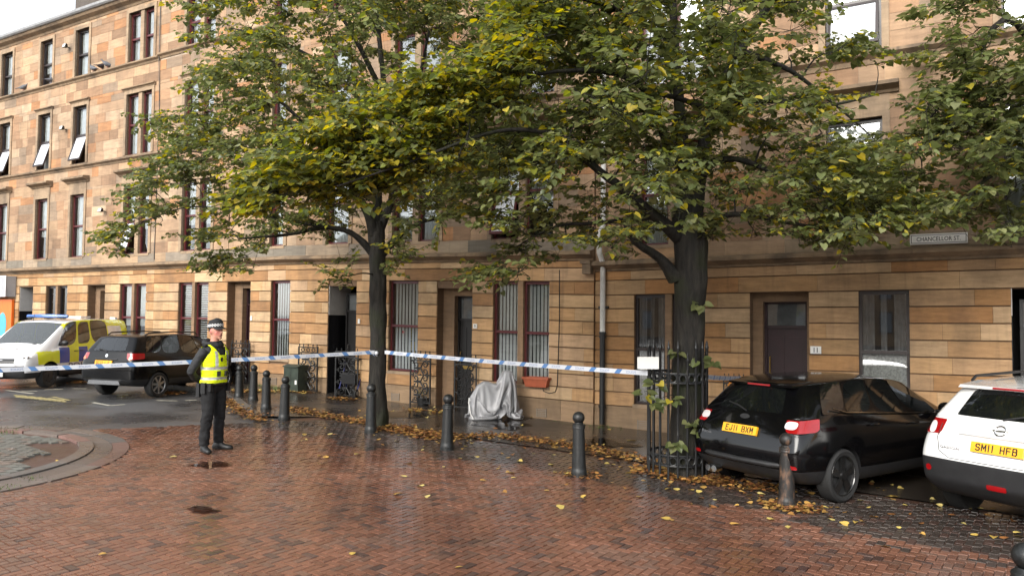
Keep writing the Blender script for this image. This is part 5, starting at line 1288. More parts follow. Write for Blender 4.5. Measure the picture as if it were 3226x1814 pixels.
# ------------------------------------------------------------------ black small crossover with roof rails
def small_crossover():
    r = place('parked_car', 'black crossover car with silver skid plate, roof rails and plate SC13 LJL', -8.42, 18.2, 1.27, .90, dz=-.03)
    T = [
      [(-1.92, .70, .32), (-2.04, .80, .48), (-2.06, .82, .70), (-2.03, .80, .95), (-1.97, .74, 1.15), (-1.72, .58, 1.50)],
      [(-1.62, .82, .28), (-1.68, .86, .48), (-1.70, .875, .70), (-1.70, .87, .96), (-1.66, .82, 1.14), (-1.48, .63, 1.54)],
      [(-1.1, .83, .25), (-1.12, .87, .45), (-1.12, .88, .70), (-1.12, .875, .95), (-1.12, .82, 1.10), (-1.0, .64, 1.55)],
      [(-.45, .82, .24), (-.45, .86, .44), (-.45, .875, .68), (-.45, .87, .92), (-.45, .82, 1.06), (-.40, .64, 1.56)],
      [(.28, .82, .24), (.28, .86, .44), (.28, .875, .68), (.28, .87, .90), (.28, .81, 1.03), (.12, .62, 1.54)],
      [(.98, .82, .24), (1.0, .86, .44), (1.0, .87, .66), (1.02, .86, .88), (1.02, .80, .99), (.55, .58, 1.47)],
      [(1.38, .81, .26), (1.40, .86, .44), (1.42, .86, .66), (1.42, .84, .86), (1.38, .76, .96), (1.26, .66, 1.03)],
      [(1.78, .77, .28), (1.82, .82, .44), (1.84, .82, .62), (1.84, .78, .80), (1.80, .70, .88), (1.76, .60, .92)],
      [(1.95, .66, .30), (2.00, .70, .44), (2.02, .70, .58), (2.00, .66, .72), (1.94, .58, .79), (1.90, .50, .82)]]
    spec = dict(tab=T, rb=[.05, .06, .06, .05, .05, .05], fb=[.1]*6, crown=.03, wy=.60)
    gl = lambda i: i[0] == 'side' and i[2] == 4 and i[1] in (1, 2, 3, 4)
    rw = lambda i: i[0] == 'rear' and i[2] == 4 and 0 < i[1] < 5
    ws = lambda i: i[0] == 'top' and i[1] == 5
    tlg = lambda i: (i[0] == 'rear' and i[2] == 3 and i[1] in (0, 5)) or (i[0] == 'side' and i[2] == 3 and i[1] == 0)
    df = lambda i: 2 if (i[0] == 'bot' or (i[0] in ('rear', 'front') and i[2] == 0) or (i[0] == 'side' and i[2] == 0)) else 0
    bm = build_body(spec, [(gl, 1, .025, True, .88), (rw, 1, .035, False, .8), (ws, 1, .05, False, .5), (tlg, 3, .02, False, .75)], None, df, [(-1.25, .315), (1.25, .315)], .355)
    S = Surf(bm)
    split_parts(bm, r, {0: ('body', M_BLACKCAR2), 1: (win_name, M_CLEARGLASS), 2: ('trim', M_PLAS), 3: ('tail_light', M_REDL), 9: ('w', M_PLAS)}, [0, 2, 9]); bm.free()
    for x in (-1.25, 1.25):
        for sg in (-1, 1): wheel(r, x, sg*.775, .315, 'ten', M_ALLOY, sg)
    plate_part(r, S.rear(.04, .885, .02)[0], S.rear(0, .885)[1], 'SC13 LJL')
    mb = MB(); mb.hexa([(-2.125, -.50, .36), (-2.125, .50, .36), (-1.98, .52, .34), (-1.98, -.52, .34), (-2.13, -.46, .46), (-2.13, .46, .46), (-1.98, .50, .46), (-1.98, -.50, .46)]); part('skid_plate', mb, M_CHROME, r, rel=False)
    ptube(r, 'chrome_strip', M_PLAS, [(-2.06, -.34, .97), (-2.095, 0, .98), (-2.06, .34, .97)], .016, 6)
    S.patch(r, 'badge', M_CHROME, 0, 1.06, .04, .04)
    ptube(r, 'wiper', M_PLAS, [(-2.03, .02, 1.15), (-2.00, .16, 1.20), (-1.99, .30, 1.215)], .012, 6)
    for sg in (-1, 1):
        S.patch(r, 'indicator', M_ORL, sg*.70, 1.0, .05, .04, pw=3)
        ptube(r, 'roof_rail', M_PLAS, [(-1.45, sg*.58, 1.55), (-1.35, sg*.59, 1.605), (-.5, sg*.60, 1.63), (.3, sg*.585, 1.60), (.42, sg*.57, 1.54)], .018, 8)
        mirror(r, .95, sg*.82, 1.05, sg, M_BLACKCAR2)
    handles(r, M_BLACKCAR2, [(x, sg*.872, .93, sg) for sg in (-1, 1) for x in (-.72, .2)])
    interior(r, -.5, .35, .7, .5, 1.22)
small_crossover()

# ------------------------------------------------------------------ police van
def police_van():
    r = place('police_van', 'white police van with yellow and blue checks and blue roof light bar', -12.0, 19.55, -1.62, .865, 'van', dz=-.03)
    T = [
      [(-2.42, .84, .30), (-2.46, .90, .48), (-2.48, .91, .80), (-2.46, .90, 1.05), (-2.44, .88, 1.16), (-2.34, .78, 1.84)],
      [(-2.20, .92, .28), (-2.22, .95, .46), (-2.22, .96, .78), (-2.22, .955, 1.03), (-2.2, .93, 1.16), (-2.12, .80, 1.88)],
      [(-1.2, .92, .26), (-1.2, .95, .44), (-1.2, .96, .76), (-1.2, .955, 1.02), (-1.2, .93, 1.15), (-1.15, .81, 1.90)],
      [(-.30, .92, .26), (-.30, .95, .44), (-.30, .96, .76), (-.30, .955, 1.01), (-.30, .93, 1.14), (-.28, .81, 1.90)],
      [(.42, .92, .26), (.42, .95, .44), (.42, .96, .76), (.42, .955, 1.00), (.42, .93, 1.13), (.30, .80, 1.885)],
      [(1.25, .92, .26), (1.25, .95, .44), (1.25, .96, .74), (1.28, .95, .99), (1.30, .91, 1.12), (.72, .75, 1.82)],
      [(1.75, .90, .28), (1.78, .945, .46), (1.80, .95, .72), (1.82, .93, .95), (1.80, .86, 1.07), (1.70, .76, 1.16)],
      [(2.18, .86, .28), (2.24, .91, .46), (2.26, .92, .68), (2.24, .89, .86), (2.18, .82, .96), (2.12, .72, 1.02)],
      [(2.36, .74, .28), (2.44, .80, .46), (2.46, .80, .66), (2.42, .78, .80), (2.34, .72, .88), (2.28, .62, .92)]]
    spec = dict(tab=T, rb=[.02]*6, fb=[.07, .08, .08, .07, .06, .06], crown=.045, wy=.66)
    gl = lambda i: i[0] == 'side' and i[2] == 4 and i[1] in (2, 4)
    gl2 = lambda i: i[0] == 'side' and i[2] == 4 and i[1] == 3
    ws = lambda i: i[0] == 'top' and i[1] == 5
    hl = lambda i: (i[0] == 'front' and i[2] == 3 and i[1] in (0, 5)) or (i[0] == 'side' and i[2] == 3 and i[1] == 7)
    gr = lambda i: i[0] == 'front' and i[2] in (2, 3) and 0 < i[1] < 5
    df = lambda i: 2 if (i[0] == 'bot' or (i[0] in ('rear', 'side') and i[-2 if i[0] == 'side' else 2] == 0) or (i[0] == 'front' and i[2] <= 1)) else 0
    bm = build_body(spec, [(gl, 1, .04, True, .92), (gl2, 1, .04, True, .92), (ws, 1, .05, False, .85), (hl, 4, .02, False, .7), (gr, 2, .05, False, .6)], None, df, [(-1.62, .34), (1.60, .34)], .40)
    # livery: cut the flanks along the check lines, then colour by block
    xs = [1.22, .78, .36, -.06, -.48, -.90, -1.32, -1.74]
    for x in xs: bmesh.ops.bisect_plane(bm, geom=bm.verts[:]+bm.edges[:]+bm.faces[:], plane_co=(x, 0, 0), plane_no=(1, 0, 0))
    for z in (.66, 1.10): bmesh.ops.bisect_plane(bm, geom=bm.verts[:]+bm.edges[:]+bm.faces[:], plane_co=(0, 0, z), plane_no=(0, 0, 1))
    for f in bm.faces:
        if f.material_index: continue
        c = f.calc_center_median(); n = f.normal
        if abs(n.y) < .42: continue
        if c.z > 1.10:
            if c.x < .86 and not (-1.95 < c.x < -1.2 and c.z < 1.7): f.material_index = 5
        elif c.z > .66:
            if c.x > 1.22: f.material_index = 5 if c.x < 2.05 and c.z < 1.02 else 0
            else:
                k = sum(c.x < x for x in xs); f.material_index = 6 if k % 2 else 5
    split_parts(bm, r, {0: ('body', M_VANWHITE), 1: (lambda c: 'side_window' if abs(c.y) > .5 else 'windscreen', M_CARGLASS), 2: ('trim', M_PLAS), 4: ('headlight', M_CLEARL), 5: ('y', M_VANYEL), 6: ('b', M_VANBLUE), 9: ('w', M_PLAS)}, [0, 2, 5, 6, 9]); bm.free()
    for o in r.children:
        if o.name.startswith('windscreen'): o.data.materials[0] = glass_mat('van_windscreen', (.10, .11, .11), .03, .35)
    for x in (-1.62, 1.60):
        for sg in (-1, 1): wheel(r, x, sg*.83, .34, 'steel', M_PLAS, sg, .62)
    for sg in (-1, 1):
        mb = MB(); put_text(mb, 'POLICE', Vector((.15, sg*.9615, .56)), (-sg, 0, 0), (0, 0, 1), .17, 1.35, True); part('lettering', mb, mat('navy_lettering', (.02, .015, .07), .4), r, rel=False)
        mirror(r, 1.12, sg*.90, 1.20, sg, M_PLAS)
        for k in range(2): mb = MB(); mb.ball((2.36-.03*k, sg*(.70+.10*k), .86+.015*k), (.05, .045, .035), 10, 6); part('headlight_lens', mb, M_CHROME, r, 60, rel=False)
    mb = MB(); put_text(mb, 'POLICE', Vector((2.00, .0, 1.098)), (0, 1, 0), (-1, 0, .25), .09, .62, True); part('lettering', mb, MATS['navy_lettering'], r, rel=False)
    handles(r, M_PLAS, [(x, sg*.957, .98, sg) for sg in (-1, 1) for x in (.50, .25)])
    M_LBLUE = mat('blue_light_bar', (.05, .14, .42), .15, coat=1)
    mb = MB(); mb.tube([(.42, -.62, 1.995), (.50, -.2, 2.005), (.50, .2, 2.005), (.42, .62, 1.995)], [.05, .058, .058, .05], 10); bar = part('light_bar', mb, M_LBLUE, r, 50, rel=False)
    mb = MB()
    for y in (-.5, 0, .5): mb.box((.47, y, 1.945), (.12, .10, .05))
    mb.box((.47, 0, 1.955), (.10, 1.2, .02)); part('mount', mb, M_PLAS, bar, rel=False)
    ptube(r, 'aerial', M_PLAS, [(.70, -.25, 1.86), (.62, -.27, 2.05)], .008, 5)
    mb = MB(); mb.box((-1.0, 0, 1.975), (.5, .5, .05)); part('roof_vent', mb, M_VANWHITE, r, rel=False)
    pbox(r, 'rear_beacon', M_VANWHITE, (-2.1, .5, 1.93), (.14, .16, .08))
    ptube(r, 'grille_bar', M_CHROME, [(2.40, -.52, .80), (2.485, 0, .81), (2.40, .52, .80)], .014, 6)
    pbox(r, 'number_plate', M_WPLATE, (2.525, 0, .42), (.02, .52, .111))
    pbox(r, 'wiper', M_PLAS, (1.66, .2, 1.185), (.02, .7, .02), Matrix.Rotation(.12, 3, 'X'))
    interior(r, -.1, .75, .8, .6, 1.45)
police_van()
# ================================================================== POLICE OFFICER
def person():
    p0 = ground(667, 1419)
    r = thing('person', 'person in black uniform, yellow reflective vest and checked cap standing with hands behind back', 'person', p0, R(-22))
    M_JACK = mat('black_jacket', (.016, .017, .019), .75, noise=.35, nscale=14, bump=.6, bscale=18); M_TROU = mat('black_trousers', (.005, .005, .006), .85, noise=.3, nscale=14, bump=.6, bscale=16)
    M_SKIN = mat('skin', (.50, .24, .17), .55, noise=.12, nscale=25); M_SKINR = mat('flushed_skin', (.52, .18, .14), .55, noise=.12, nscale=25)
    mb = MB()
    def loft(secs, n=24):                       # (cx, cy, z, rx, ry)
        vs = []
        for cx, cy, z, rx, ry in secs: vs += [(cx+rx*math.cos(2*math.pi*j/n), cy+ry*math.sin(2*math.pi*j/n), z) for j in range(n)]
        k = len(secs); mb.add(vs, [(a*n+j, a*n+(j+1) % n, (a+1)*n+(j+1) % n, (a+1)*n+j) for a in range(k-1) for j in range(n)]+[tuple(range(n-1, -1, -1)), tuple((k-1)*n+j for j in range(n))])
    loft([(-.01, 0, .86, .10, .15), (-.01, 0, .93, .135, .18), (0, 0, 1.02, .135, .175), (.01, 0, 1.12, .135, .168), (.015, 0, 1.26, .142, .185), (.01, 0, 1.38, .142, .205), (0, 0, 1.46, .125, .215), (-.01, 0, 1.52, .10, .18), (-.01, 0, 1.57, .075, .10), (0, 0, 1.60, .062, .064)])
    loft([(0, 0, 1.52, .066, .070), (.005, 0, 1.60, .060, .062), (.01, 0, 1.68, .060, .060)])
    mb.ball((.015, 0, 1.765), (.105, .080, .118), 24, 18)                 # skull
    mb.ball((.055, 0, 1.70), (.068, .062, .075), 20, 14)                  # jaw
    mb.ball((.100, 0, 1.650), (.028, .034, .022), 14, 10)                 # chin
    mb.tube([(.108, 0, 1.775), (.128, 0, 1.745), (.140, 0, 1.725)], [.010, .013, .015], 8)   # nose
    mb.ball((.112, 0, 1.690), (.018, .030, .012), 12, 8); mb.ball((.105, 0, 1.795), (.02, .055, .012), 12, 8)
    for s in (-1, 1):
        mb.ball((.005, s*.083, 1.745), (.022, .010, .034), 12, 10)        # ears
        mb.ball((.075, s*.045, 1.725), (.028, .026, .026), 12, 8)         # cheeks
        mb.tube([(0, s*.10, .95), (.015, s*.105, .80), (.025, s*.115, .55), (.01, s*.125, .45), (-.015, s*.135, .25), (-.01, s*.14, .10)], [.108, .103, .084, .078, .074, .072], 18)
        mb.tube([(0, s*.185, 1.475), (-.03, s*.235, 1.40), (-.10, s*.285, 1.24), (-.135, s*.30, 1.17), (-.18, s*.20, 1.09), (-.205, s*.09, 1.03), (-.21, s*.02, .99)], [.075, .070, .063, .060, .054, .045, .036], 16)
        mb.ball((-.215, s*.01, .975), (.03, .045, .05), 12, 8)
        for k in range(5): mb.tube([(-.225, s*(.03-.015*k), .965), (-.24, s*(.03-.015*k), .935-.006*(2-abs(k-2))), (-.232, s*(.03-.015*k), .905)], [.009, .008, .007], 6)
    me = mb.mesh('b', M_JACK); o = bpy.data.objects.new('b', me); COL.objects.link(o)
    rm = o.modifiers.new('r', 'REMESH'); rm.mode = 'VOXEL'; rm.voxel_size = .0095
    sm = o.modifiers.new('s', 'SMOOTH'); sm.factor = .5; sm.iterations = 4
    ev = o.evaluated_get(bpy.context.evaluated_depsgraph_get()); m2 = bpy.data.meshes.new_from_object(ev); bpy.data.objects.remove(o)
    m2.materials.clear()
    for q in (M_SKIN, M_JACK, M_TROU, M_SKINR, mat('short_hair', (.04, .025, .015), .9)): m2.materials.append(q)
    # loose cloth: fold the surface of jacket and trousers
    nrm = [v.normal.copy() for v in m2.vertices]; cos = [v.co.copy() for v in m2.vertices]
    for i_, co in enumerate(cos):
        z = co.z
        if z < 1.56:
            k = mnoise.noise(Vector((co.x*9, co.y*9, z*13)))*.010+mnoise.noise(Vector((co.x*22, co.y*22, z*30)))*.005
            cos[i_] = co+nrm[i_]*k*(1.3 if z < .55 else .8)
    m2.vertices.foreach_set('co', [q for co in cos for q in co]); m2.update()
    cen = [f.center.copy() for f in m2.polygons]
    for f, c in zip(m2.polygons, cen):
        if c.z > 1.60:
            f.material_index = 4 if (c.z > 1.74 and c.x < .0 and abs(c.y) < .088) or (c.z > 1.70 and c.x < -.05) else (3 if (c.x > .05 and 1.69 < c.z < 1.755 and abs(c.y) > .02) or abs(c.y) > .082 else 0)
        elif c.z < 1.0 and not (c.x < -.165 and c.z > .88): f.material_index = 2
        elif c.x < -.19 and c.z < 1.0: f.material_index = 0
        else: f.material_index = 1
    smooth_by_angle(m2, 80)
    body = obj('body', m2, r)
    # face
    for s in (-1, 1):
        mb = MB(); mb.ball((.112, s*.034, 1.762), (.008, .013, .007), 10, 6); part('eye', mb, mat('eye', (.05, .035, .03), .2), body, 60, rel=False)
        mb = MB(); mb.tube([(.117, s*.018, 1.785), (.118, s*.036, 1.790), (.108, s*.055, 1.784)], .005, 5); part('eyebrow', mb, MATS['short_hair'], body, 60, rel=False)
    mb = MB(); mb.tube([(.121, -.026, 1.688), (.130, 0, 1.691), (.121, .026, 1.688)], .0045, 5); part('mouth', mb, mat('lips', (.30, .09, .08), .5), body, 60, rel=False)
    # vest: offset copy of the torso surface, cut along its bands
    M_VEST = mat('fluorescent_yellow', (.70, .83, .0), .6, noise=.12, nscale=12, bump=.3, bscale=25); M_REFL = mat('reflective_tape', (.50, .50, .48), .35, metal=.3)
    bm = bmesh.new(); bm.from_mesh(m2); bm.normal_update()
    def arm_d(c):
        s = 1 if c.y > 0 else -1; pts = [Vector((0, s*.20, 1.475)), Vector((-.10, s*.285, 1.24)), Vector((-.135, s*.30, 1.17)), Vector((-.205, s*.09, 1.03))]; best = 9
        for a, b, ra in zip(pts, pts[1:], (.075, .066, .060)):
            ab = b-a; k = max(0, min(1, (c-a).dot(ab)/ab.length_squared)); best = min(best, (c-a-ab*k).length-ra)
        return best
    bmesh.ops.delete(bm, geom=[f for f in bm.faces if not (1.0 < f.calc_center_median().z < 1.555) or arm_d(f.calc_center_median()) < .016 or (f.calc_center_median().z > 1.50 and abs(f.calc_center_median().y) < .07) or (f.calc_center_median().z > 1.40 and f.calc_center_median().x > .03 and abs(f.calc_center_median().y) < .05+(f.calc_center_median().z-1.40)*.5)], context='FACES')
    bm.normal_update()
    for v in bm.verts:
        n = v.normal.copy(); k = .022 if v.co.z > 1.06 else .022+(1.06-v.co.z)*.12
        v.co += Vector((n.x, n.y, n.z*.3))*k
    for z in (1.045, 1.085, 1.19, 1.235): bmesh.ops.bisect_plane(bm, geom=bm.verts[:]+bm.edges[:]+bm.faces[:], plane_co=(0, 0, z), plane_no=(0, 0, 1))
    for y in (-.125, -.085, .085, .125): bmesh.ops.bisect_plane(bm, geom=[g for g in bm.verts[:]+bm.edges[:]+bm.faces[:]], plane_co=(0, y, 0), plane_no=(0, 1, 0))
    for f in bm.faces:
        c = f.calc_center_median(); f.material_index = 1 if (1.045 < c.z < 1.085 or 1.19 < c.z < 1.235 or (c.z > 1.235 and .085 < abs(c.y) < .125 and c.z < 1.46)) else 0
    bmesh.ops.solidify(bm, geom=bm.faces[:], thickness=-.006)
    vm = bpy.data.meshes.new('vest'); bm.to_mesh(vm); bm.free(); vm.materials.append(M_VEST); vm.materials.append(M_REFL); smooth_by_angle(vm, 60)
    vest = obj('vest', vm, r)
    M_GEAR = mat('black_gear', (.010, .010, .011), .5)
    for nm, c, d, rot in (('pocket', (.168, -.075, 1.135), (.02, .05, .075), -.45), ('pocket', (.178, .055, 1.135), (.02, .05, .075), .3), ('badge_holder', (.176, -.035, 1.34), (.015, .035, .055), -.2), ('body_camera', (.170, .10, 1.36), (.03, .055, .085), .5)):
        pbox(vest, nm, M_GEAR, c, d, Matrix.Rotation(rot, 3, 'Z'))
    pr = pbox(vest, 'radio', M_GEAR, (.135, .165, 1.32), (.045, .06, .15), Matrix.Rotation(.6, 3, 'Z') @ Matrix.Rotation(.3, 3, 'X')); ptube(pr, 'aerial', M_GEAR, [(.135, .165, 1.39), (.15, .15, 1.47)], .007, 6)
    for s in (-1, 1): pbox(vest, 'epaulette', M_GEAR, (-.01, s*.165, 1.553), (.06, .10, .014), Matrix.Rotation(-s*.42, 3, 'X'))
    # hood and collar
    mb = MB(); mb.tube([(-.03+.105*math.cos(a), .115*math.sin(a), 1.565+.030*math.cos(a+math.pi)+.012*mnoise.noise(Vector((a*2, 1, 0)))) for a in [2*math.pi*i/24 for i in range(24)]], [.040+.010*math.sin(i*1.7) for i in range(24)], 10, closed=True); part('hood', mb, M_JACK, r, 60, rel=False)
    mb = MB(); mb.hexa([(.07, -.05, 1.44), (.14, -.03, 1.42), (.14, .04, 1.42), (.07, .06, 1.44), (.05, -.05, 1.57), (.085, -.03, 1.58), (.085, .03, 1.58), (.05, .05, 1.57)]); part('collar', mb, M_JACK, r, rel=False)
    # belt with pouches
    mb = MB(); mb.tube([(-.005+.148*math.cos(a), .192*math.sin(a), .985) for a in [2*math.pi*i/28 for i in range(28)]], .024, 8, closed=True); belt = part('belt', mb, M_GEAR, r, 50, rel=False)
    for c, d in (((.02, -.205, .93), (.08, .05, .16)), ((.10, -.165, .94), (.06, .05, .12)), ((-.08, -.20, .90), (.06, .05, .20)), ((.10, .17, .93), (.07, .05, .12))): pbox(belt, 'pouch', M_GEAR, c, d)
    ptube(belt, 'key_clip', M_CHROME, [(.12, .19, .93), (.13, .20, .86), (.115, .205, .83)], .008, 6)
    # boots
    for s in (-1, 1):
        mb = MB(); yaw = s*.22-(.25 if s < 0 else 0); secs = []
        prof = [(-.085, .030, .07, .10), (-.06, .042, .12, .11), (-.01, .046, .15, .12), (.04, .046, .125, .11), (.09, .048, .085, .08), (.15, .050, .072, .07), (.20, .044, .062, .06), (.225, .022, .045, .04)]
        vs = []; n = 12
        for x, hw, h, _ in prof:
            for j in range(n):
                a = 2*math.pi*j/n; yy = hw*math.cos(a); zz = .03+(h-.03)*max(0, math.sin(a)) if math.sin(a) > 0 else .012*(1+math.sin(a))
                q = Matrix.Rotation(yaw, 3, 'Z') @ Vector((x, yy, zz)); vs.append((q.x-.01, q.y+s*.14, q.z+.005))
        k = len(prof); mb.add(vs, [(a*n+j, a*n+(j+1) % n, (a+1)*n+(j+1) % n, (a+1)*n+j) for a in range(k-1) for j in range(n)]+[tuple(range(n-1, -1, -1)), tuple((k-1)*n+j for j in range(n))])
        part('boot', mb, mat('black_boot', (.010, .010, .010), .45, bump=.3), r, 60, rel=False)
    # cap with checked band
    M_CAP = mat('black_cap', (.008, .008, .009), .8)
    mb = MB(); vs = []; n = 24; prof = [(1.0, 1.795), (1.03, 1.83), (1.0, 1.865), (.90, 1.895), (.68, 1.918), (.35, 1.93), (.01, 1.933)]
    for k, z in prof: vs += [(.012+.118*k*math.cos(2*math.pi*j/n), .094*k*math.sin(2*math.pi*j/n), z+(.012*math.cos(2*math.pi*j/n))) for j in range(n)]
    mb.add(vs, [(a*n+j, a*n+(j+1) % n, (a+1)*n+(j+1) % n, (a+1)*n+j) for a in range(len(prof)-1) for j in range(n)]+[tuple((len(prof)-1)*n+j for j in range(n))]); cap = part('cap', mb, M_CAP, r, 50, rel=False)
    mb = MB(); vs = []
    for q in range(13):
        a = -1.25+2.5*q/12; ca, sa = math.cos(a), math.sin(a)
        vs += [(.012+.112*ca, .092*sa, 1.802), (.012+.112*ca+.085*max(0, ca)**.7, .098*sa, 1.785-.010*abs(sa)), (.012+.112*ca+.085*max(0, ca)**.7, .098*sa, 1.793-.010*abs(sa)), (.012+.112*ca, .092*sa, 1.815)]
    mb.add(vs, [(4*q+e, 4*q+(e+1) % 4, 4*q+4+(e+1) % 4, 4*q+4+e) for q in range(12) for e in range(4)]); part('peak', mb, M_CAP, cap, 40, rel=False)
    mb = MB()
    for row in range(3):
        for q in range(36):
            if (q+row) % 2: continue
            a0, a1 = 2*math.pi*q/36, 2*math.pi*(q+1)/36; z0, z1 = 1.812+row*.0135, 1.812+(row+1)*.0135
            mb.add([(.012+.1235*math.cos(a), .0985*math.sin(a), z+.012*math.cos(a)) for a, z in ((a0, z0), (a1, z0), (a1, z1), (a0, z1))], [(0, 1, 2, 3)])
    part('checked_band', mb, mat('white_check', (.75, .75, .75), .6), cap, rel=False)['kind'] = 'stuff'
    return r
officer = person()
# ================================================================== TREES
from mathutils.kdtree import KDTree
def leaf_mat():
    m = bpy.data.materials.new('wet_lime_leaf'); m.use_nodes = True; t = m.node_tree; b = t.nodes['Principled BSDF']; L = t.links.new; nn = t.nodes.new
    vc = nn('ShaderNodeVertexColor'); vc.layer_name = 'col'; L(vc.outputs[0], b.inputs['Base Color']); b.inputs['Roughness'].default_value = .28; b.inputs['Specular IOR Level'].default_value = .8
    tr = nn('ShaderNodeBsdfTranslucent'); hs = nn('ShaderNodeHueSaturation'); hs.inputs['Saturation'].default_value = 1.15; hs.inputs['Value'].default_value = 1.3; L(vc.outputs[0], hs.inputs['Color']); L(hs.outputs[0], tr.inputs[0])
    mx = nn('ShaderNodeMixShader'); mx.inputs[0].default_value = .48; L(b.outputs[0], mx.inputs[1]); L(tr.outputs[0], mx.inputs[2]); L(mx.outputs[0], t.nodes['Material Output'].inputs[0])
    return m
M_LEAF = leaf_mat()
def bark_mat():
    m, t, b = node_mat('wet_mossy_bark'); L = t.links.new; nn = t.nodes.new
    geo = nn('ShaderNodeNewGeometry'); mp = nn('ShaderNodeMapping'); mp.inputs['Scale'].default_value = (9, 9, 1.6); L(geo.outputs['Position'], mp.inputs['Vector'])
    n1 = nn('ShaderNodeTexNoise'); n1.inputs['Scale'].default_value = 2.2; n1.inputs['Detail'].default_value = 8; n1.inputs['Roughness'].default_value = .7; L(mp.outputs[0], n1.inputs['Vector'])
    cr = nn('ShaderNodeValToRGB'); e = cr.color_ramp.elements; e[0].position = .35; e[0].color = (.005, .0045, .004, 1); e[1].position = .7; e[1].color = (.030, .026, .020, 1); L(n1.outputs[0], cr.inputs[0])
    n2 = nn('ShaderNodeTexNoise'); n2.inputs['Scale'].default_value = 2.5; n2.inputs['Detail'].default_value = 6; L(geo.outputs['Position'], n2.inputs['Vector'])
    mr = nn('ShaderNodeMapRange'); mr.inputs[1].default_value = .5; mr.inputs[2].default_value = .68; mr.inputs[3].default_value = 0; mr.inputs[4].default_value = .7; L(n2.outputs[0], mr.inputs[0])
    mx = nn('ShaderNodeMix'); mx.data_type = 'RGBA'; L(mr.outputs[0], mx.inputs['Factor']); L(cr.outputs[0], mx.inputs[6]); mx.inputs[7].default_value = (.020, .025, .009, 1); L(mx.outputs[2], b.inputs['Base Color'])
    b.inputs['Roughness'].default_value = .7; b.inputs['Specular IOR Level'].default_value = .3
    bp = nn('ShaderNodeBump'); bp.inputs['Strength'].default_value = 1; bp.inputs['Distance'].default_value = .03; L(n1.outputs[0], bp.inputs['Height']); L(bp.outputs[0], b.inputs['Normal'])
    return m
M_BARK = bark_mat()
LEAFV = [(0, -.02), (-.36, -.14), (-.52, .18), (-.40, .55), (0, 1.05), (.40, .55), (.52, .18), (.36, -.14)]        # heart shaped lime leaf, stalk at origin
def add_leaf(mb, p, d, up, size, col, rng):
    """d: tip direction, up: leaf normal"""
    x_, y_, _ = project(p)
    if 2890 < x_ < 3058 and 718 < y_ < 782: return          # keep the street nameplate readable
    d = d.normalized(); s = d.cross(up); s = s.normalized() if s.length > 1e-4 else Vector((1, 0, 0)); n = s.cross(d)
    fold = rng.uniform(.10, .38); curl = rng.uniform(-.05, .30)
    vs = [p+(s*x+d*y+n*(abs(x)*fold-curl*y*y*.5))*size for x, y in LEAFV]+[p+(d*.38-n*curl*.07)*size]
    mb.add(vs, [(8, 0, 1, 2), (8, 2, 3, 4), (8, 4, 5, 6), (8, 6, 7, 0)], 0, col)
GREENS = [(.125, .150, .052), (.155, .180, .065), (.185, .205, .080), (.210, .222, .095), (.098, .122, .045)]
YELS = [(.30, .29, .04), (.42, .35, .04), (.24, .26, .04), (.50, .40, .06), (.18, .21, .04)]
def leaf_col(rng, y):
    if rng.random() < y: c = rng.choice(YELS)
    else: c = rng.choice(GREENS)
    k = rng.uniform(.75, 1.25); return tuple(v*k for v in c)
def smooth_path(pts, n=5):
    """Catmull-Rom through (Vector, radius)"""
    out = []
    P = [pts[0]]+pts+[pts[-1]]
    for i in range(1, len(P)-2):
        for k in range(n):
            t = k/n; a, b, c, d = (P[i+q][0] for q in (-1, 0, 1, 2)); v = .5*((2*b)+(c-a)*t+(2*a-5*b+4*c-d)*t*t+(3*b-a-3*c+d)*t**3)
            out.append((v, P[i][1]+(P[i+1][1]-P[i][1])*t))
    out.append(pts[-1]); return out
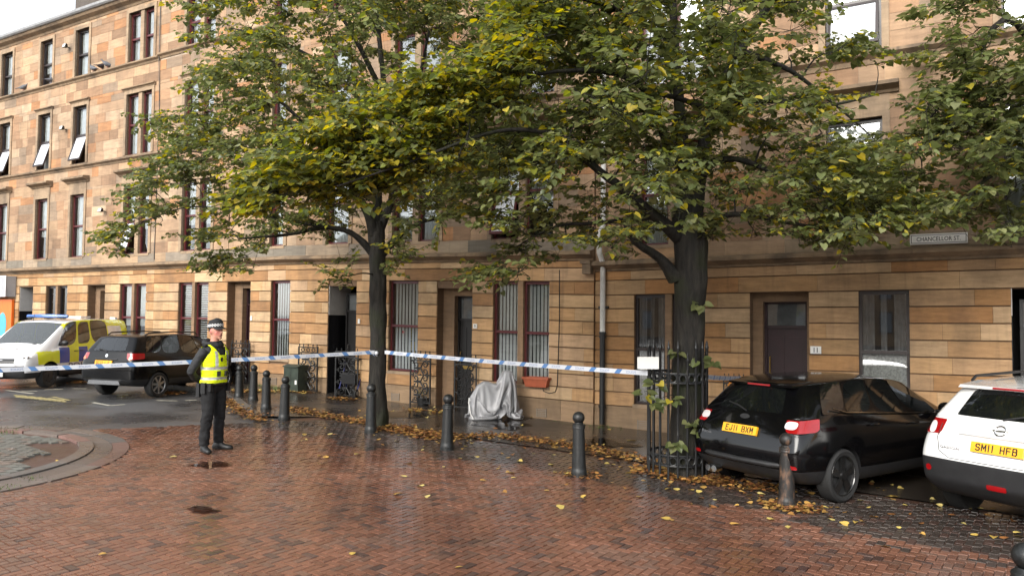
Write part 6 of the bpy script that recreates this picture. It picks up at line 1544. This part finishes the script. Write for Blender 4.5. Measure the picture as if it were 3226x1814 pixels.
class Tree:
    def __init__(s, label, base, seed):
        s.root = thing('lime_tree', label, 'tree', base); s.rng = random.Random(seed); s.base = base
        s.nodes = []; s.crown = MB(); s.twigs = MB(); s.tdepth = (base-CAMP).dot(FW)
    def limb(s, name, pts, n=10, kn=5):
        if name == 'trunk': kn, n = 16, 36
        else: pts = [(q, r*(1 if e == 0 else .78)) for e, (q, r) in enumerate(pts)]
        pp = smooth_path(pts, kn); mb = MB(); mb.tube([p for p, _ in pp], [r for _, r in pp], n)
        am = .030 if name == 'trunk' else .010
        mb.v = [tuple(Vector(v)+mnoise.noise_vector(Vector((v[0]*14, v[1]*14, v[2]*3)))*am*.6+mnoise.noise_vector(Vector((v[0]*4, v[1]*4, v[2]*2)))*am) for v in mb.v]
        part(name, mb, M_BARK, s.root, 70)
        s.nodes += [(p, r) for p, r in pp[1 if name != 'trunk' else len(pp)//2:]]
    def grow(s, count, sampler, spread, leaves, size, yel):
        """cluster centres hang on the nearest limb, then carry leafy twigs"""
        cs = []; seen = set()
        for _ in range(count*30):
            if len(cs) >= count: break
            q = sampler(s.rng)
            if q is None: continue
            key = (int(q.x/spread), int(q.y/spread), int(q.z/spread))
            if key in seen: continue
            seen.add(key); cs.append(q)
        t0 = s.base+Vector((0, 0, 3))
        k0 = KDTree(len(s.nodes))
        for q, nd in enumerate(s.nodes): k0.insert(nd[0], q)
        k0.balance(); cs.sort(key=lambda c: k0.find(c)[2])
        kd = None; built = 0
        for ci, c in enumerate(cs):
            if kd is None or len(s.nodes)-built > 60:
                built = len(s.nodes); kd = KDTree(built)
                for q, nd in enumerate(s.nodes): kd.insert(nd[0], q)
                kd.balance()
            cand = [s.nodes[q] for _, q, _ in kd.find_n(c, 12)]+s.nodes[built:]
            best = min(cand, key=lambda nd: (nd[0]-c).length+(0.0 if (nd[0]-t0).length < (c-t0).length else .5))
            p, r0 = best; r1 = min(r0*.7, .010+.012*(c-p).length); mid = (p+c)/2+Vector((s.rng.uniform(-.1, .1), s.rng.uniform(-.1, .1), s.rng.uniform(.0, .16)))*(c-p).length
            pp = smooth_path([(p, r1), (mid, r1*.7), (c, .005)], 3)
            s.twigs.tube([a for a, _ in pp], [b for _, b in pp], 5, cap=False)
            s.nodes += [(a, b) for a, b in pp[2:]]
            out = c-(s.base+Vector((0, 0, c.z-s.base.z-.6)))
            out = out.normalized() if out.length > .01 else Vector((1, 0, 0)); y = yel(c)
            for _ in range(s.rng.randint(3, 5)):
                d = (out*s.rng.uniform(.5, 1.2)+Vector((s.rng.uniform(-.8, .8), s.rng.uniform(-.8, .8), s.rng.uniform(-.38, .22)))).normalized()
                L_ = s.rng.uniform(.28, .60); st = c+Vector((s.rng.uniform(-.12, .12), s.rng.uniform(-.12, .12), s.rng.uniform(-.08, .08)))
                e = st+d*L_+Vector((0, 0, -.10*L_)); md = (st+e)/2+Vector((0, 0, .04))
                s.twigs.tube([c, st, md, e], [.005, .0045, .0035, .002], 4, cap=False)
                side = d.cross(Vector((0, 0, 1))).normalized(); k = s.rng.randint(leaves-2, leaves+2)
                for q in range(k):
                    f = (q+.6)/k; pos = st+(md-st)*f*2 if f < .5 else md+(e-md)*(f-.5)*2
                    sg = 1 if q % 2 else -1
                    ld = d*s.rng.uniform(.2, .8)+side*sg*s.rng.uniform(.4, 1.0)+Vector((0, 0, s.rng.uniform(-.75, .0)))
                    upv = Vector((s.rng.uniform(-.5, .5), s.rng.uniform(-.5, .5), 1.0)).normalized()
                    add_leaf(s.crown, pos+ld.normalized()*.03, ld, upv, size*s.rng.uniform(.55, 1.25), leaf_col(s.rng, y), s.rng)
    def finish(s):
        part('branches', s.twigs, M_BARK, s.root, 70)['kind'] = 'stuff'
        part('crown', s.crown, M_LEAF, s.root)['kind'] = 'stuff'
def inpx(poly, p):
    x, y, d = project(p); return inpoly(x, y, poly)
k_ = 1.2523
def DP(l): return [(x*k_, y*k_) for x, y in l]
# ------------------------------------------------------------------ the slimmer tree at the left
b1 = ground(1192, 1342); b1.z = gz(b1.x, b1.y)
def A1(x, y, dd=0): return at_depth(x*k_, y*k_, tr1.tdepth+dd)
tr1 = Tree('slim lime tree with green crown, police tape tied round its trunk', b1, 11)
tr1.limb('trunk', [(b1+Vector((0, 0, -.1)), .19), (b1+Vector((.0, 0, .15)), .165), (A1(950, 960), .150), (A1(952, 800), .148), (A1(950, 680), .150), (A1(948, 600), .16), (A1(945, 560), .15)], 16)
for pts in ([(948, 610, 0, .13), (925, 540, -.2, .10), (880, 460, -.4, .08), (800, 350, -.6, .055), (700, 250, -.8, .03)], [(948, 590, 0, .13), (950, 500, .2, .11), (955, 380, .3, .09), (965, 220, .4, .07), (950, 60, .4, .05), (940, -120, .4, .03)],
            [(952, 585, 0, .10), (985, 500, .1, .085), (1000, 400, .2, .07), (1040, 260, .3, .05), (1080, 80, .3, .03)], [(940, 640, 0, .09), (890, 590, -.2, .07), (820, 572, -.5, .05), (730, 590, -.9, .035), (600, 600, -1.3, .02)],
            [(962, 640, 0, .08), (1010, 590, .2, .06), (1060, 560, .4, .045), (1130, 545, .6, .025)], [(880, 460, -.4, .06), (760, 430, -.2, .045), (620, 400, .1, .03), (480, 380, .2, .015)], [(950, 330, .3, .06), (860, 200, .6, .045), (720, 110, .8, .03), (580, 70, .8, .015)], [(820, 572, -.5, .035), (640, 540, -.2, .025), (480, 520, .0, .018), (360, 560, .1, .010)],
            [(965, 240, .4, .06), (870, 60, -.2, .04), (760, -60, -.4, .02)]):
    tr1.limb('limb', [(A1(x, y, d), r) for x, y, d, r in pts], 8)
poly1 = DP([(500, 40), (525, 105), (590, 130), (520, 190), (500, 240), (550, 260), (460, 300), (375, 305), (380, 325), (400, 350), (430, 380), (370, 430), (345, 500), (365, 540), (255, 585), (290, 610), (300, 640), (330, 645), (350, 600), (400, 580), (440, 560), (480, 575), (490, 630), (530, 620), (560, 640), (530, 690), (600, 680), (625, 700), (650, 660), (700, 620), (760, 600), (820, 620), (850, 660), (845, 700), (800, 745), (870, 735), (905, 690), (930, 640), (960, 640), (975, 690), (1040, 670), (1010, 610), (1040, 580), (1100, 555), (1160, 540), (1250, 480), (1320, 300), (1300, 100), (1280, -120), (600, -120)])
def samp1(g):
    x = g.uniform(250, 1300)*k_; y = g.uniform(-150, 750)*k_
    lat = abs(x/k_-945)/700
    dd = g.gauss(0, 1)*1.5*math.sqrt(max(.05, 1-lat*lat))
    if mnoise.noise(Vector((x*.0042, y*.0072, dd*.5))) < -.02 and g.random() < .88: return None
    if y > 540*k_ and 850*k_ < x < 1120*k_ and g.random() < .55: return None
    if not inpoly(x, y, poly1): return None
    return at_depth(x, y, tr1.tdepth+dd*(1 if y < 500*k_ else .6))
tr1.grow(820, samp1, .20, 12, .078, lambda c: .16+.3*max(0, mnoise.noise(c*.8)))
tr1.finish()
# ------------------------------------------------------------------ the stout tree inside the guard
b2 = ground(2163, 1494); b2.z = gz(b2.x, b2.y)
tr2 = Tree('stout lime tree inside iron guard, with one long yellow-leaved bough', b2, 12)
def A2(x, y, dd=0): return at_depth(x*k_, y*k_, tr2.tdepth+dd)
tr2.limb('trunk', [(b2+Vector((0, 0, -.1)), .30), (b2+Vector((0, 0, .2)), .235), (A2(1727, 1000), .20), (A2(1730, 900), .195), (A2(1738, 780), .205), (A2(1740, 700), .225), (A2(1737, 620), .22), (A2(1730, 520), .20)], 18)
for pts in ([(1725, 540, 0, .17), (1722, 430, .1, .13), (1712, 300, .2, .11), (1700, 150, .3, .085), (1690, -60, .3, .06)], [(1745, 520, 0, .15), (1765, 400, 0, .12), (1790, 280, -.1, .10), (1860, 130, -.2, .085), (1940, 0, -.3, .07), (1990, -120, -.3, .05)],
            [(1700, 700, 0, .12), (1660, 650, -.1, .085), (1600, 610, -.3, .06), (1570, 560, -.4, .035)], [(1715, 600, 0, .13), (1650, 545, -.3, .10), (1560, 470, -.6, .08), (1470, 400, -.9, .06), (1400, 340, -1.2, .045), (1250, 330, -1.6, .03), (1050, 400, -2.0, .02), (850, 470, -2.3, .012)],
            [(1718, 420, .1, .10), (1670, 340, -.2, .08), (1640, 250, -.4, .06), (1560, 190, -.7, .045), (1400, 180, -1.2, .03), (1200, 230, -1.6, .018)], [(1770, 340, 0, .08), (1850, 262, -.2, .055), (1960, 255, -.4, .045), (2080, 265, -.6, .03), (2200, 240, -.7, .016)],
            [(1760, 420, 0, .07), (1850, 400, -.4, .05), (1980, 450, -.8, .035), (2120, 520, -1.1, .02)], [(1755, 560, 0, .07), (1850, 540, -.3, .045), (1980, 560, -.7, .03), (2100, 580, -1.0, .015)], [(1860, 130, -.2, .06), (1990, 180, .1, .04), (2120, 280, .3, .022), (2200, 350, .3, .012)],
            [(1690, 100, .3, .06), (1560, 30, -.2, .04), (1400, -20, -.6, .022)], [(1650, 545, -.3, .05), (1520, 560, -.2, .035), (1400, 570, -.2, .022), (1300, 620, -.1, .012)], [(1790, 280, -.1, .05), (1660, 240, -.8, .035), (1520, 300, -1.4, .02)]):
    tr2.limb('limb', [(A2(x, y, d), r) for x, y, d, r in pts], 8)
polyY = DP([(590, 470), (620, 460), (700, 430), (760, 360), (830, 320), (900, 280), (1000, 230), (1080, 190), (1180, 180), (1250, 160), (1290, 60), (1360, 10), (1400, 40), (1380, 140), (1330, 220), (1250, 290), (1180, 330), (1180, 400), (1120, 430), (1060, 470), (940, 490), (860, 510), (760, 480), (680, 520), (640, 520)])
polyG = DP([(1180, 180), (1280, 60), (1330, -100), (2050, -100), (2090, 20), (2000, 60), (2150, 130), (2230, 160), (2120, 190), (2160, 260), (2080, 300), (2250, 380), (2330, 440), (2260, 480), (2400, 510), (2440, 560), (2380, 590), (2300, 575), (2200, 560), (2150, 590), (2085, 640), (2020, 600), (1920, 600), (1850, 590), (1800, 640), (1760, 615), (1700, 655), (1660, 620), (1600, 660), (1540, 690), (1530, 650), (1460, 590), (1420, 620), (1400, 670), (1330, 700), (1190, 695), (1260, 640), (1300, 590), (1230, 560), (1160, 595), (1090, 580), (1040, 570), (1130, 520), (1060, 500), (1120, 430), (1200, 330)])
def samp2(g):
    if g.random() < .27:
        x = g.uniform(590, 1400)*k_; y = g.uniform(0, 530)*k_
        if not inpoly(x, y, polyY): return None
        f = (1450-x/k_)/860
        return at_depth(x, y, tr2.tdepth-.9-1.3*f+g.gauss(0, .25))
    x = g.uniform(1040, 2450)*k_; y = g.uniform(-140, 700)*k_
    if not inpoly(x, y, polyG): return None
    lat = abs(x/k_-1740)/720; X, Y = x/k_, y/k_
    if X > 2275 and Y > 548: return None
    if 1900 < X < 2240 and 30 < Y < 360 and g.random() < .62: return None
    if Y > 500 and 1600 < X < 1900 and g.random() < .35: return None
    if 1500 < X < 1650 and Y > 420 and g.random() < .45: return None
    if 1060 < X < 1450 and Y > 470 and g.random() < .5: return None
    dd = g.gauss(0, 1)*1.25*math.sqrt(max(.08, 1-lat*lat))-.25
    if mnoise.noise(Vector((x*.0040, y*.0075, dd*.5+5))) < -.01 and g.random() < .88: return None
    return at_depth(x, y, tr2.tdepth+dd)
def yel2(c):
    x, y, d = project(c)
    if inpoly(x, y, polyY) and d < tr2.tdepth-.6: return .58
    return .14+.35*max(0, mnoise.noise(c*.9+Vector((3, 0, 0))))+(.35 if (2000*k_ < x < 2260*k_ and 150*k_ < y < 300*k_) else 0)
tr2.grow(1040, samp2, .17, 12, .078, yel2)
# epicormic shoots low on the trunk
for (X, Y, dd) in ((1700, 880, -.25), (1760, 900, -.2), (1650, 960, -.3), (1640, 1010, -.3), (1790, 905, -.1), (1740, 1060, -.3), (1700, 1110, -.35), (1760, 760, -.2), (1620, 985, -.25), (1770, 1080, -.3), (1690, 1000, -.35)):
    c = A2(X, Y, dd); g = tr2.rng
    s0 = b2+Vector((0, 0, c.z-b2.z+.05)); tr2.twigs.tube([s0, (s0+c)/2+Vector((0, 0, .05)), c], [.006, .005, .003], 4, cap=False)
    for q in range(7):
        d = Vector((g.uniform(-1, 1), g.uniform(-1, .2), g.uniform(-.7, .1))); add_leaf(tr2.crown, c+d*.09, d, Vector((g.uniform(-.4, .4), -.6, .8)), g.uniform(.08, .125), leaf_col(g, .04), g)
tr2.finish()
# ------------------------------------------------------------------ third tree, standing just outside the view at the right
b3 = G(8.6, 10.6)
tr3 = Tree('lime tree whose green boughs hang over the white car', b3, 13)
V = lambda x, y, z: Vector((x, y, z))
tr3.limb('trunk', [(b3+V(0, 0, -.1), .26), (b3+V(0, 0, .3), .20), (b3+V(.05, 0, 2.2), .18), (b3+V(0, .05, 3.6), .17), (b3+V(.1, 0, 6), .12), (b3+V(.1, .1, 8.5), .06)], 14)
def A3(x, y, d): return at_depth(x*k_, y*k_, d)
for pts in ([(b3+V(0, 0, 3.2), .11), (A3(2640, 230, 10.2), .08), (A3(2480, 260, 9.7), .06), (A3(2380, 330, 9.4), .04), (A3(2270, 410, 9.2), .018)], [(b3+V(0, 0, 4.2), .09), (A3(2560, 60, 10.2), .06), (A3(2430, 190, 9.8), .035), (A3(2330, 310, 9.6), .016)], [(b3+V(0, 0, 2.7), .08), (A3(2650, 420, 9.9), .05), (A3(2500, 440, 9.3), .03), (A3(2420, 520, 9.0), .015)], [(b3+V(0, 0, 4.5), .08), (b3+V(1.2, -.8, 5.5), .05), (b3+V(2.2, -1.5, 5.8), .02)], [(b3+V(0, 0, 4), .08), (b3+V(1.4, .9, 5.2), .05), (b3+V(2.4, 1.2, 5.5), .02)]):
    tr3.limb('limb', pts, 8)
poly3 = DP([(2380, 100), (2420, -60), (2900, -60), (2900, 420), (2576, 600), (2530, 620), (2480, 500), (2440, 590), (2330, 590), (2290, 500), (2230, 470), (2330, 400), (2250, 380), (2350, 300), (2310, 250), (2400, 200)])
def samp3(g):
    x = g.uniform(2230, 2900)*k_; y = g.uniform(-60, 620)*k_
    if not inpoly(x, y, poly3): return None
    if mnoise.noise(Vector((x*.0045, y*.0075, 2))) < -.16 and g.random() < .85: return None
    if 2280*k_ < x < 2450*k_ and y > 555*k_: return None
    return at_depth(x, y, 9.7+g.gauss(0, .75))
tr3.grow(300, samp3, .17, 11, .084, lambda c: .07)
def samp3b(g): return b3+V(g.gauss(.6, 1.3), g.gauss(0, 1.3), g.uniform(3.2, 8.2))
tr3.grow(90, samp3b, .3, 9, .12, lambda c: .07)
tr3.finish()

# ------------------------------------------------------------------ iron guard round the stout tree
gc = ground(2134, 1489); gc.z = gz(gc.x, gc.y)
tg = thing('tree_guard', 'round black iron tree guard with spiked bars round the stout trunk', 'tree guard', gc)
GRD = .405
M_GUARD = rust_mat('worn_guard_paint', (.012, .013, .014), (.10, .095, .09), .66, .4)
for k in range(20):
    a = 2*math.pi*(k+.35)/20; x, y = GRD*math.cos(a), GRD*math.sin(a); h = 1.74 if k % 5 else 1.58
    mb = MB(); mb.lathe([(.0001, 0), (.0165, 0), (.0165, h), (.022, h+.01), (.020, h+.03), (.012, h+.045), (.014, h+.06), (.0001, h+.13)], 8, (x, y, 0)); part('bar', mb, M_GUARD, tg, 50, rel=False)
for z in (.16, .30, 1.28, 1.41):
    mb = MB(); mb.tube([(GRD*.985*math.cos(2*math.pi*i/40), GRD*.985*math.sin(2*math.pi*i/40), z) for i in range(40)], .011, 6, closed=True); part('hoop', mb, M_GUARD, tg, 60, rel=False)
for z in (.23, 1.345):
    for k in range(20):
        a = 2*math.pi*(k+.85)/20; c = Vector((GRD*.985*math.cos(a), GRD*.985*math.sin(a), z)); e = Vector((-math.sin(a), math.cos(a), 0))
        mb = MB(); mb.tube([c+e*.048*math.cos(q)+Vector((0, 0, .055*math.sin(q))) for q in [2*math.pi*i/16 for i in range(16)]], .014, 6, closed=True); part('ring', mb, M_GUARD, tg, 60, rel=False)
# white board on the guard
c = at_depth(2043, 1143, (gc-CAMP).dot(FW)-.38)
nb_ = thing('notice_board', 'blank white rectangular board fixed to the tree guard', 'notice', c, R(8))
mb = MB(); mb.box((0, .02, 0), (.29, .006, .155)); part('board', mb, mat('white_board', (.70, .69, .64), .4), nb_, rel=False)
mb = MB()
for x in (-.145, .145): mb.box((x, .018, 0), (.008, .012, .163))
for z in (-.078, .078): mb.box((0, .018, z), (.298, .012, .008))
part('edge_trim', mb, M_WHITE, nb_, rel=False)

# ================================================================== POLICE TAPE
def tape(label, pts, width=.064, phase=0.0, sag=.03, twist=0):
    o = thing('police_tape', label, 'tape', pts[0], 0, 'police tape')
    n = 60; L_ = [0]; P = []
    seg = [(b-a).length for a, b in zip(pts, pts[1:])]; tot = sum(seg)
    def pos(s_):
        q = max(0, min(tot, s_)); u = q
        for a, b, l in zip(pts, pts[1:], seg):
            if q <= l+1e-9: base = a+(b-a)*(q/l); break
            q -= l
        f = u/tot; return base+Vector((0, 0, -sag*4*f*(1-f)))
    def frame(s_):
        d = (pos(s_+.02)-pos(s_-.02)).normalized(); up = Vector((0, 0, 1)); up = (up-d*up.dot(d)).normalized(); nr = d.cross(up)
        if nr.dot(CAMP-pos(s_)) < 0: nr = -nr
        f = s_/tot; a = twist*(max(0, f-.8)/.2)**2+.10*math.sin(s_*1.3+phase); up2 = up*math.cos(a)+nr*math.sin(a); return d, up2, nr*math.cos(a)-up*math.sin(a)
    mb = MB(); vs = []
    for i in range(n+1):
        s_ = tot*i/n; p = pos(s_); d, up, nr = frame(s_); vs += [p-up*width/2, p+up*width/2]
    mb.add(vs, [(2*i, 2*i+2, 2*i+3, 2*i+1) for i in range(n)]); part('ribbon', mb, mat('white_tape', (.52, .54, .58), .35), o, True)
    per = .42; k = 0; s_ = phase
    while s_ < tot-.12:
        for side in (1, -1):
            mb = MB(); q = []
            for ds, du in ((0, -.5), (.085, -.5), (.135, .5), (.05, .5)):
                p = pos(s_+ds); d, up, nr = frame(s_+ds); q.append(p+up*width*du+nr*.002*side)
            mb.add(q, [(0, 1, 2, 3)]); part('blue_stripe', mb, mat('blue_tape', (.08, .18, .38), .35), o)
            if s_+.35 < tot and side == 1:
                mb = MB(); p = pos(s_+.265); d, up, nr = frame(s_+.265); ex = d if d.dot(RT) > 0 else -d
                put_text(mb, 'POLICE', p+nr*.0025, ex, up, .034, .15, True, mirror=True); part('lettering', mb, mat('tape_print', (.20, .26, .42), .5), o)
        s_ += per
    return o
d1 = (b1-CAMP).dot(FW)
ta_ = at_depth(-160, 1171, 10.2); tb_ = at_depth(1180, 1109, d1-.17)
tape('police tape from the slim tree past the officer to beyond the black crossover', [tb_, ta_], phase=.05, sag=.02, twist=0)
tc_ = at_depth(1212, 1109, d1-.15); td_ = at_depth(2040, 1175, (gc-CAMP).dot(FW)-.30)
tape('police tape strung from the slim tree to the tree guard before the doorways', [tc_, td_], phase=.12, sag=.015)
te_ = at_depth(2222, 1187, (gc-CAMP).dot(FW)-.05); tf_ = F(fac(2335, 1190, .2)[0], .2, fac(2335, 1190, .2)[1])
tape('short police tape from the tree guard to the gate left of door 11', [te_, tf_], phase=.1, sag=.01)
# wrap round the trunk
wr = thing('police_tape', 'police tape knotted round the slim tree trunk', 'tape', A1(952, 886, 0), 0, 'police tape')
cw = at_depth(952*k_, 886*k_, d1); mb = MB(); vs = []
for i in range(29):
    a = 2*math.pi*i/28; rr_ = .158; dz = .02*math.sin(a*2+1); vs += [cw+V(rr_*math.cos(a), rr_*math.sin(a), -.045+dz), cw+V(rr_*math.cos(a), rr_*math.sin(a), .035+dz*.6)]
mb.add(vs, [(2*i, 2*i+2, 2*i+3, 2*i+1) for i in range(28)]); part('ribbon', mb, MATS['white_tape'], wr, True)
mb = MB()
for a0 in (-2.15, -.3, 1.6):
    q = [cw+V(.1605*math.cos(a), .1605*math.sin(a), z+.02*math.sin(a*2+1)*.8) for a, z in ((a0, -.04), (a0+.35, -.045), (a0+.62, .03), (a0+.25, .035))]; mb.add(q, [(0, 1, 2, 3)])
part('blue_stripe', mb, MATS['blue_tape'], wr)['kind'] = 'stuff'
mb = MB(); q = at_depth(1186, 1112, d1-.19); mb.ball(q, (.035, .03, .04), 8, 6); part('knot', mb, MATS['white_tape'], wr, 60)

# ================================================================== FALLEN LEAVES
rl = random.Random(77)
drift = MB(); loose = MB()
LC = [(.32, .16, .045), (.26, .11, .035), (.40, .24, .07), (.20, .08, .03), (.34, .19, .05), (.14, .06, .025), (.10, .05, .02)]
LY = [(.55, .42, .12), (.62, .50, .18), (.50, .34, .08), (.46, .27, .07)]
def gheight(p):
    t_, d_ = tl(p); edge = 2.75 if t_ > -4.6 else (3.4 if t_ > -5.4 else 3.40-(-5.4-t_)*.607)
    return foot_h(p.x, p.y) if d_ < max(edge, 1.32) else 0
def drop(mb, p, cols, smin, smax, lift=0):
    p = p.copy(); p.z = gz(p.x, p.y)+gheight(p)+.008+lift
    a = rl.uniform(0, 6.283); d = Vector((math.cos(a), math.sin(a), rl.uniform(-.1, .25))); up = Vector((rl.uniform(-.35, .35), rl.uniform(-.35, .35), 1)); k = rl.uniform(.7, 1.15)
    c = rl.choice(cols); add_leaf(mb, p, d, up, rl.uniform(smin, smax), tuple(v*k for v in c), rl)
def along(pts, n, width, cols, mb=drift, lift=.02, s=(.038, .070)):
    g = [ground(*q) for q in pts]; ls = [(b-a).length for a, b in zip(g, g[1:])]; tot = sum(ls)
    for _ in range(n):
        u = rl.uniform(0, tot)
        for a, b, l in zip(g, g[1:], ls):
            if u <= l: p = a+(b-a)*(u/l); e = (b-a).normalized(); break
            u -= l
        p = p+Vector((-e.y, e.x, 0))*rl.gauss(0, width)+e*rl.gauss(0, .1); drop(mb, p, cols, s[0], s[1], rl.random()**2*lift)
along([(905, 1288), (1000, 1305), (1100, 1322), (1190, 1338)], 600, .15, LC)
along([(1205, 1345), (1300, 1362), (1400, 1380)], 1100, .16, LC, lift=.035)
along([(1400, 1380), (1560, 1372), (1760, 1398), (1980, 1440), (2080, 1466)], 900, .16, LC)
along([(2020, 1476), (2120, 1496), (2230, 1512), (2290, 1522)], 1000, .16, LC, lift=.035)
along([(700, 1256), (740, 1283), (790, 1310), (825, 1326)], 800, .10, LC, lift=.04)
along([(730, 1240), (800, 1240), (900, 1240), (980, 1243)], 420, .12, LC+LY)
along([(1050, 1258), (1110, 1262)], 140, .10, LC); along([(1290, 1290), (1400, 1300)], 110, .15, LC+LY)
along([(2425, 1585), (2480, 1600), (2550, 1605)], 320, .10, LC); along([(2310, 1530), (2480, 1540)], 160, .18, LC)
along([(1800, 1492), (1860, 1500)], 90, .1, LC); along([(240, 1205), (275, 1206)], 120, .12, LC); along([(500, 1238), (560, 1240)], 160, .12, LC)
along([(640, 1222), (720, 1215)], 120, .12, LC)
for _ in range(520):                                   # scattered singly over the paving
    x, y = rl.uniform(850, 3200), rl.uniform(1290, 1700)
    if y > 1400+(x-1200)*.16+abs(rl.gauss(0, 45)): continue
    drop(loose, ground(x, y), LY+LC[:3], .04, .085)
for _ in range(24):
    drop(loose, ground(rl.uniform(100, 3200), rl.uniform(1330, 1800)), LY, .05, .09)
for x, y in ((1245, 1559), (2000, 1390), (1760, 1600), (1840, 1566), (2110, 1540), (2305, 1653), (2245, 1597), (2620, 1640), (2800, 1724), (1130, 1430), (1610, 1490), (700, 1386), (2180, 1545), (2205, 1552)): drop(loose, ground(x, y), LY, .07, .11)
M_FALL = mat('fallen_leaf', attr='vertex', rough=.4)
tag(obj('fallen_leaves', drift.mesh('fallen_leaves', M_FALL)), 'drifts of wet orange fallen leaves along the footway edge', 'leaves', kind='stuff')
tag(obj('fallen_leaves', loose.mesh('fallen_leaves', M_FALL)), 'single yellow leaves scattered over the wet paving', 'leaves', kind='stuff')
# grass and weeds at the wall foot and in the round apron
gm = MB()
def blades(c, n, spread, h):
    for _ in range(n):
        p = c+Vector((rl.gauss(0, spread), rl.gauss(0, spread), 0)); p.z = gz(p.x, p.y)+gheight(p); a = rl.uniform(0, 6.28); d = Vector((math.cos(a), math.sin(a), 0)); hh = rl.uniform(.4, 1)*h
        q = Vector((-d.y, d.x, 0))*.006; gm.add([p-q, p+q, p+d*hh*.5+V(0, 0, hh)], [(0, 1, 2)])
for px, py, n, sp, h in ((960, 1232, 260, .22, .09), (900, 1232, 200, .2, .10), (840, 1225, 160, .2, .08), (5, 1362, 110, .16, .08), (110, 1508, 30, .08, .04), (20, 1535, 40, .10, .04), (720, 1205, 150, .25, .08), (1900, 1343, 80, .2, .04), (1780, 1330, 60, .2, .03)):
    blades(ground(px, py), n, sp, h)
tag(obj('grass', gm.mesh('grass', mat('grass_blade', (.075, .11, .02), .6))), 'small tufts of grass at the wall foot and paving edge', 'grass', kind='stuff')
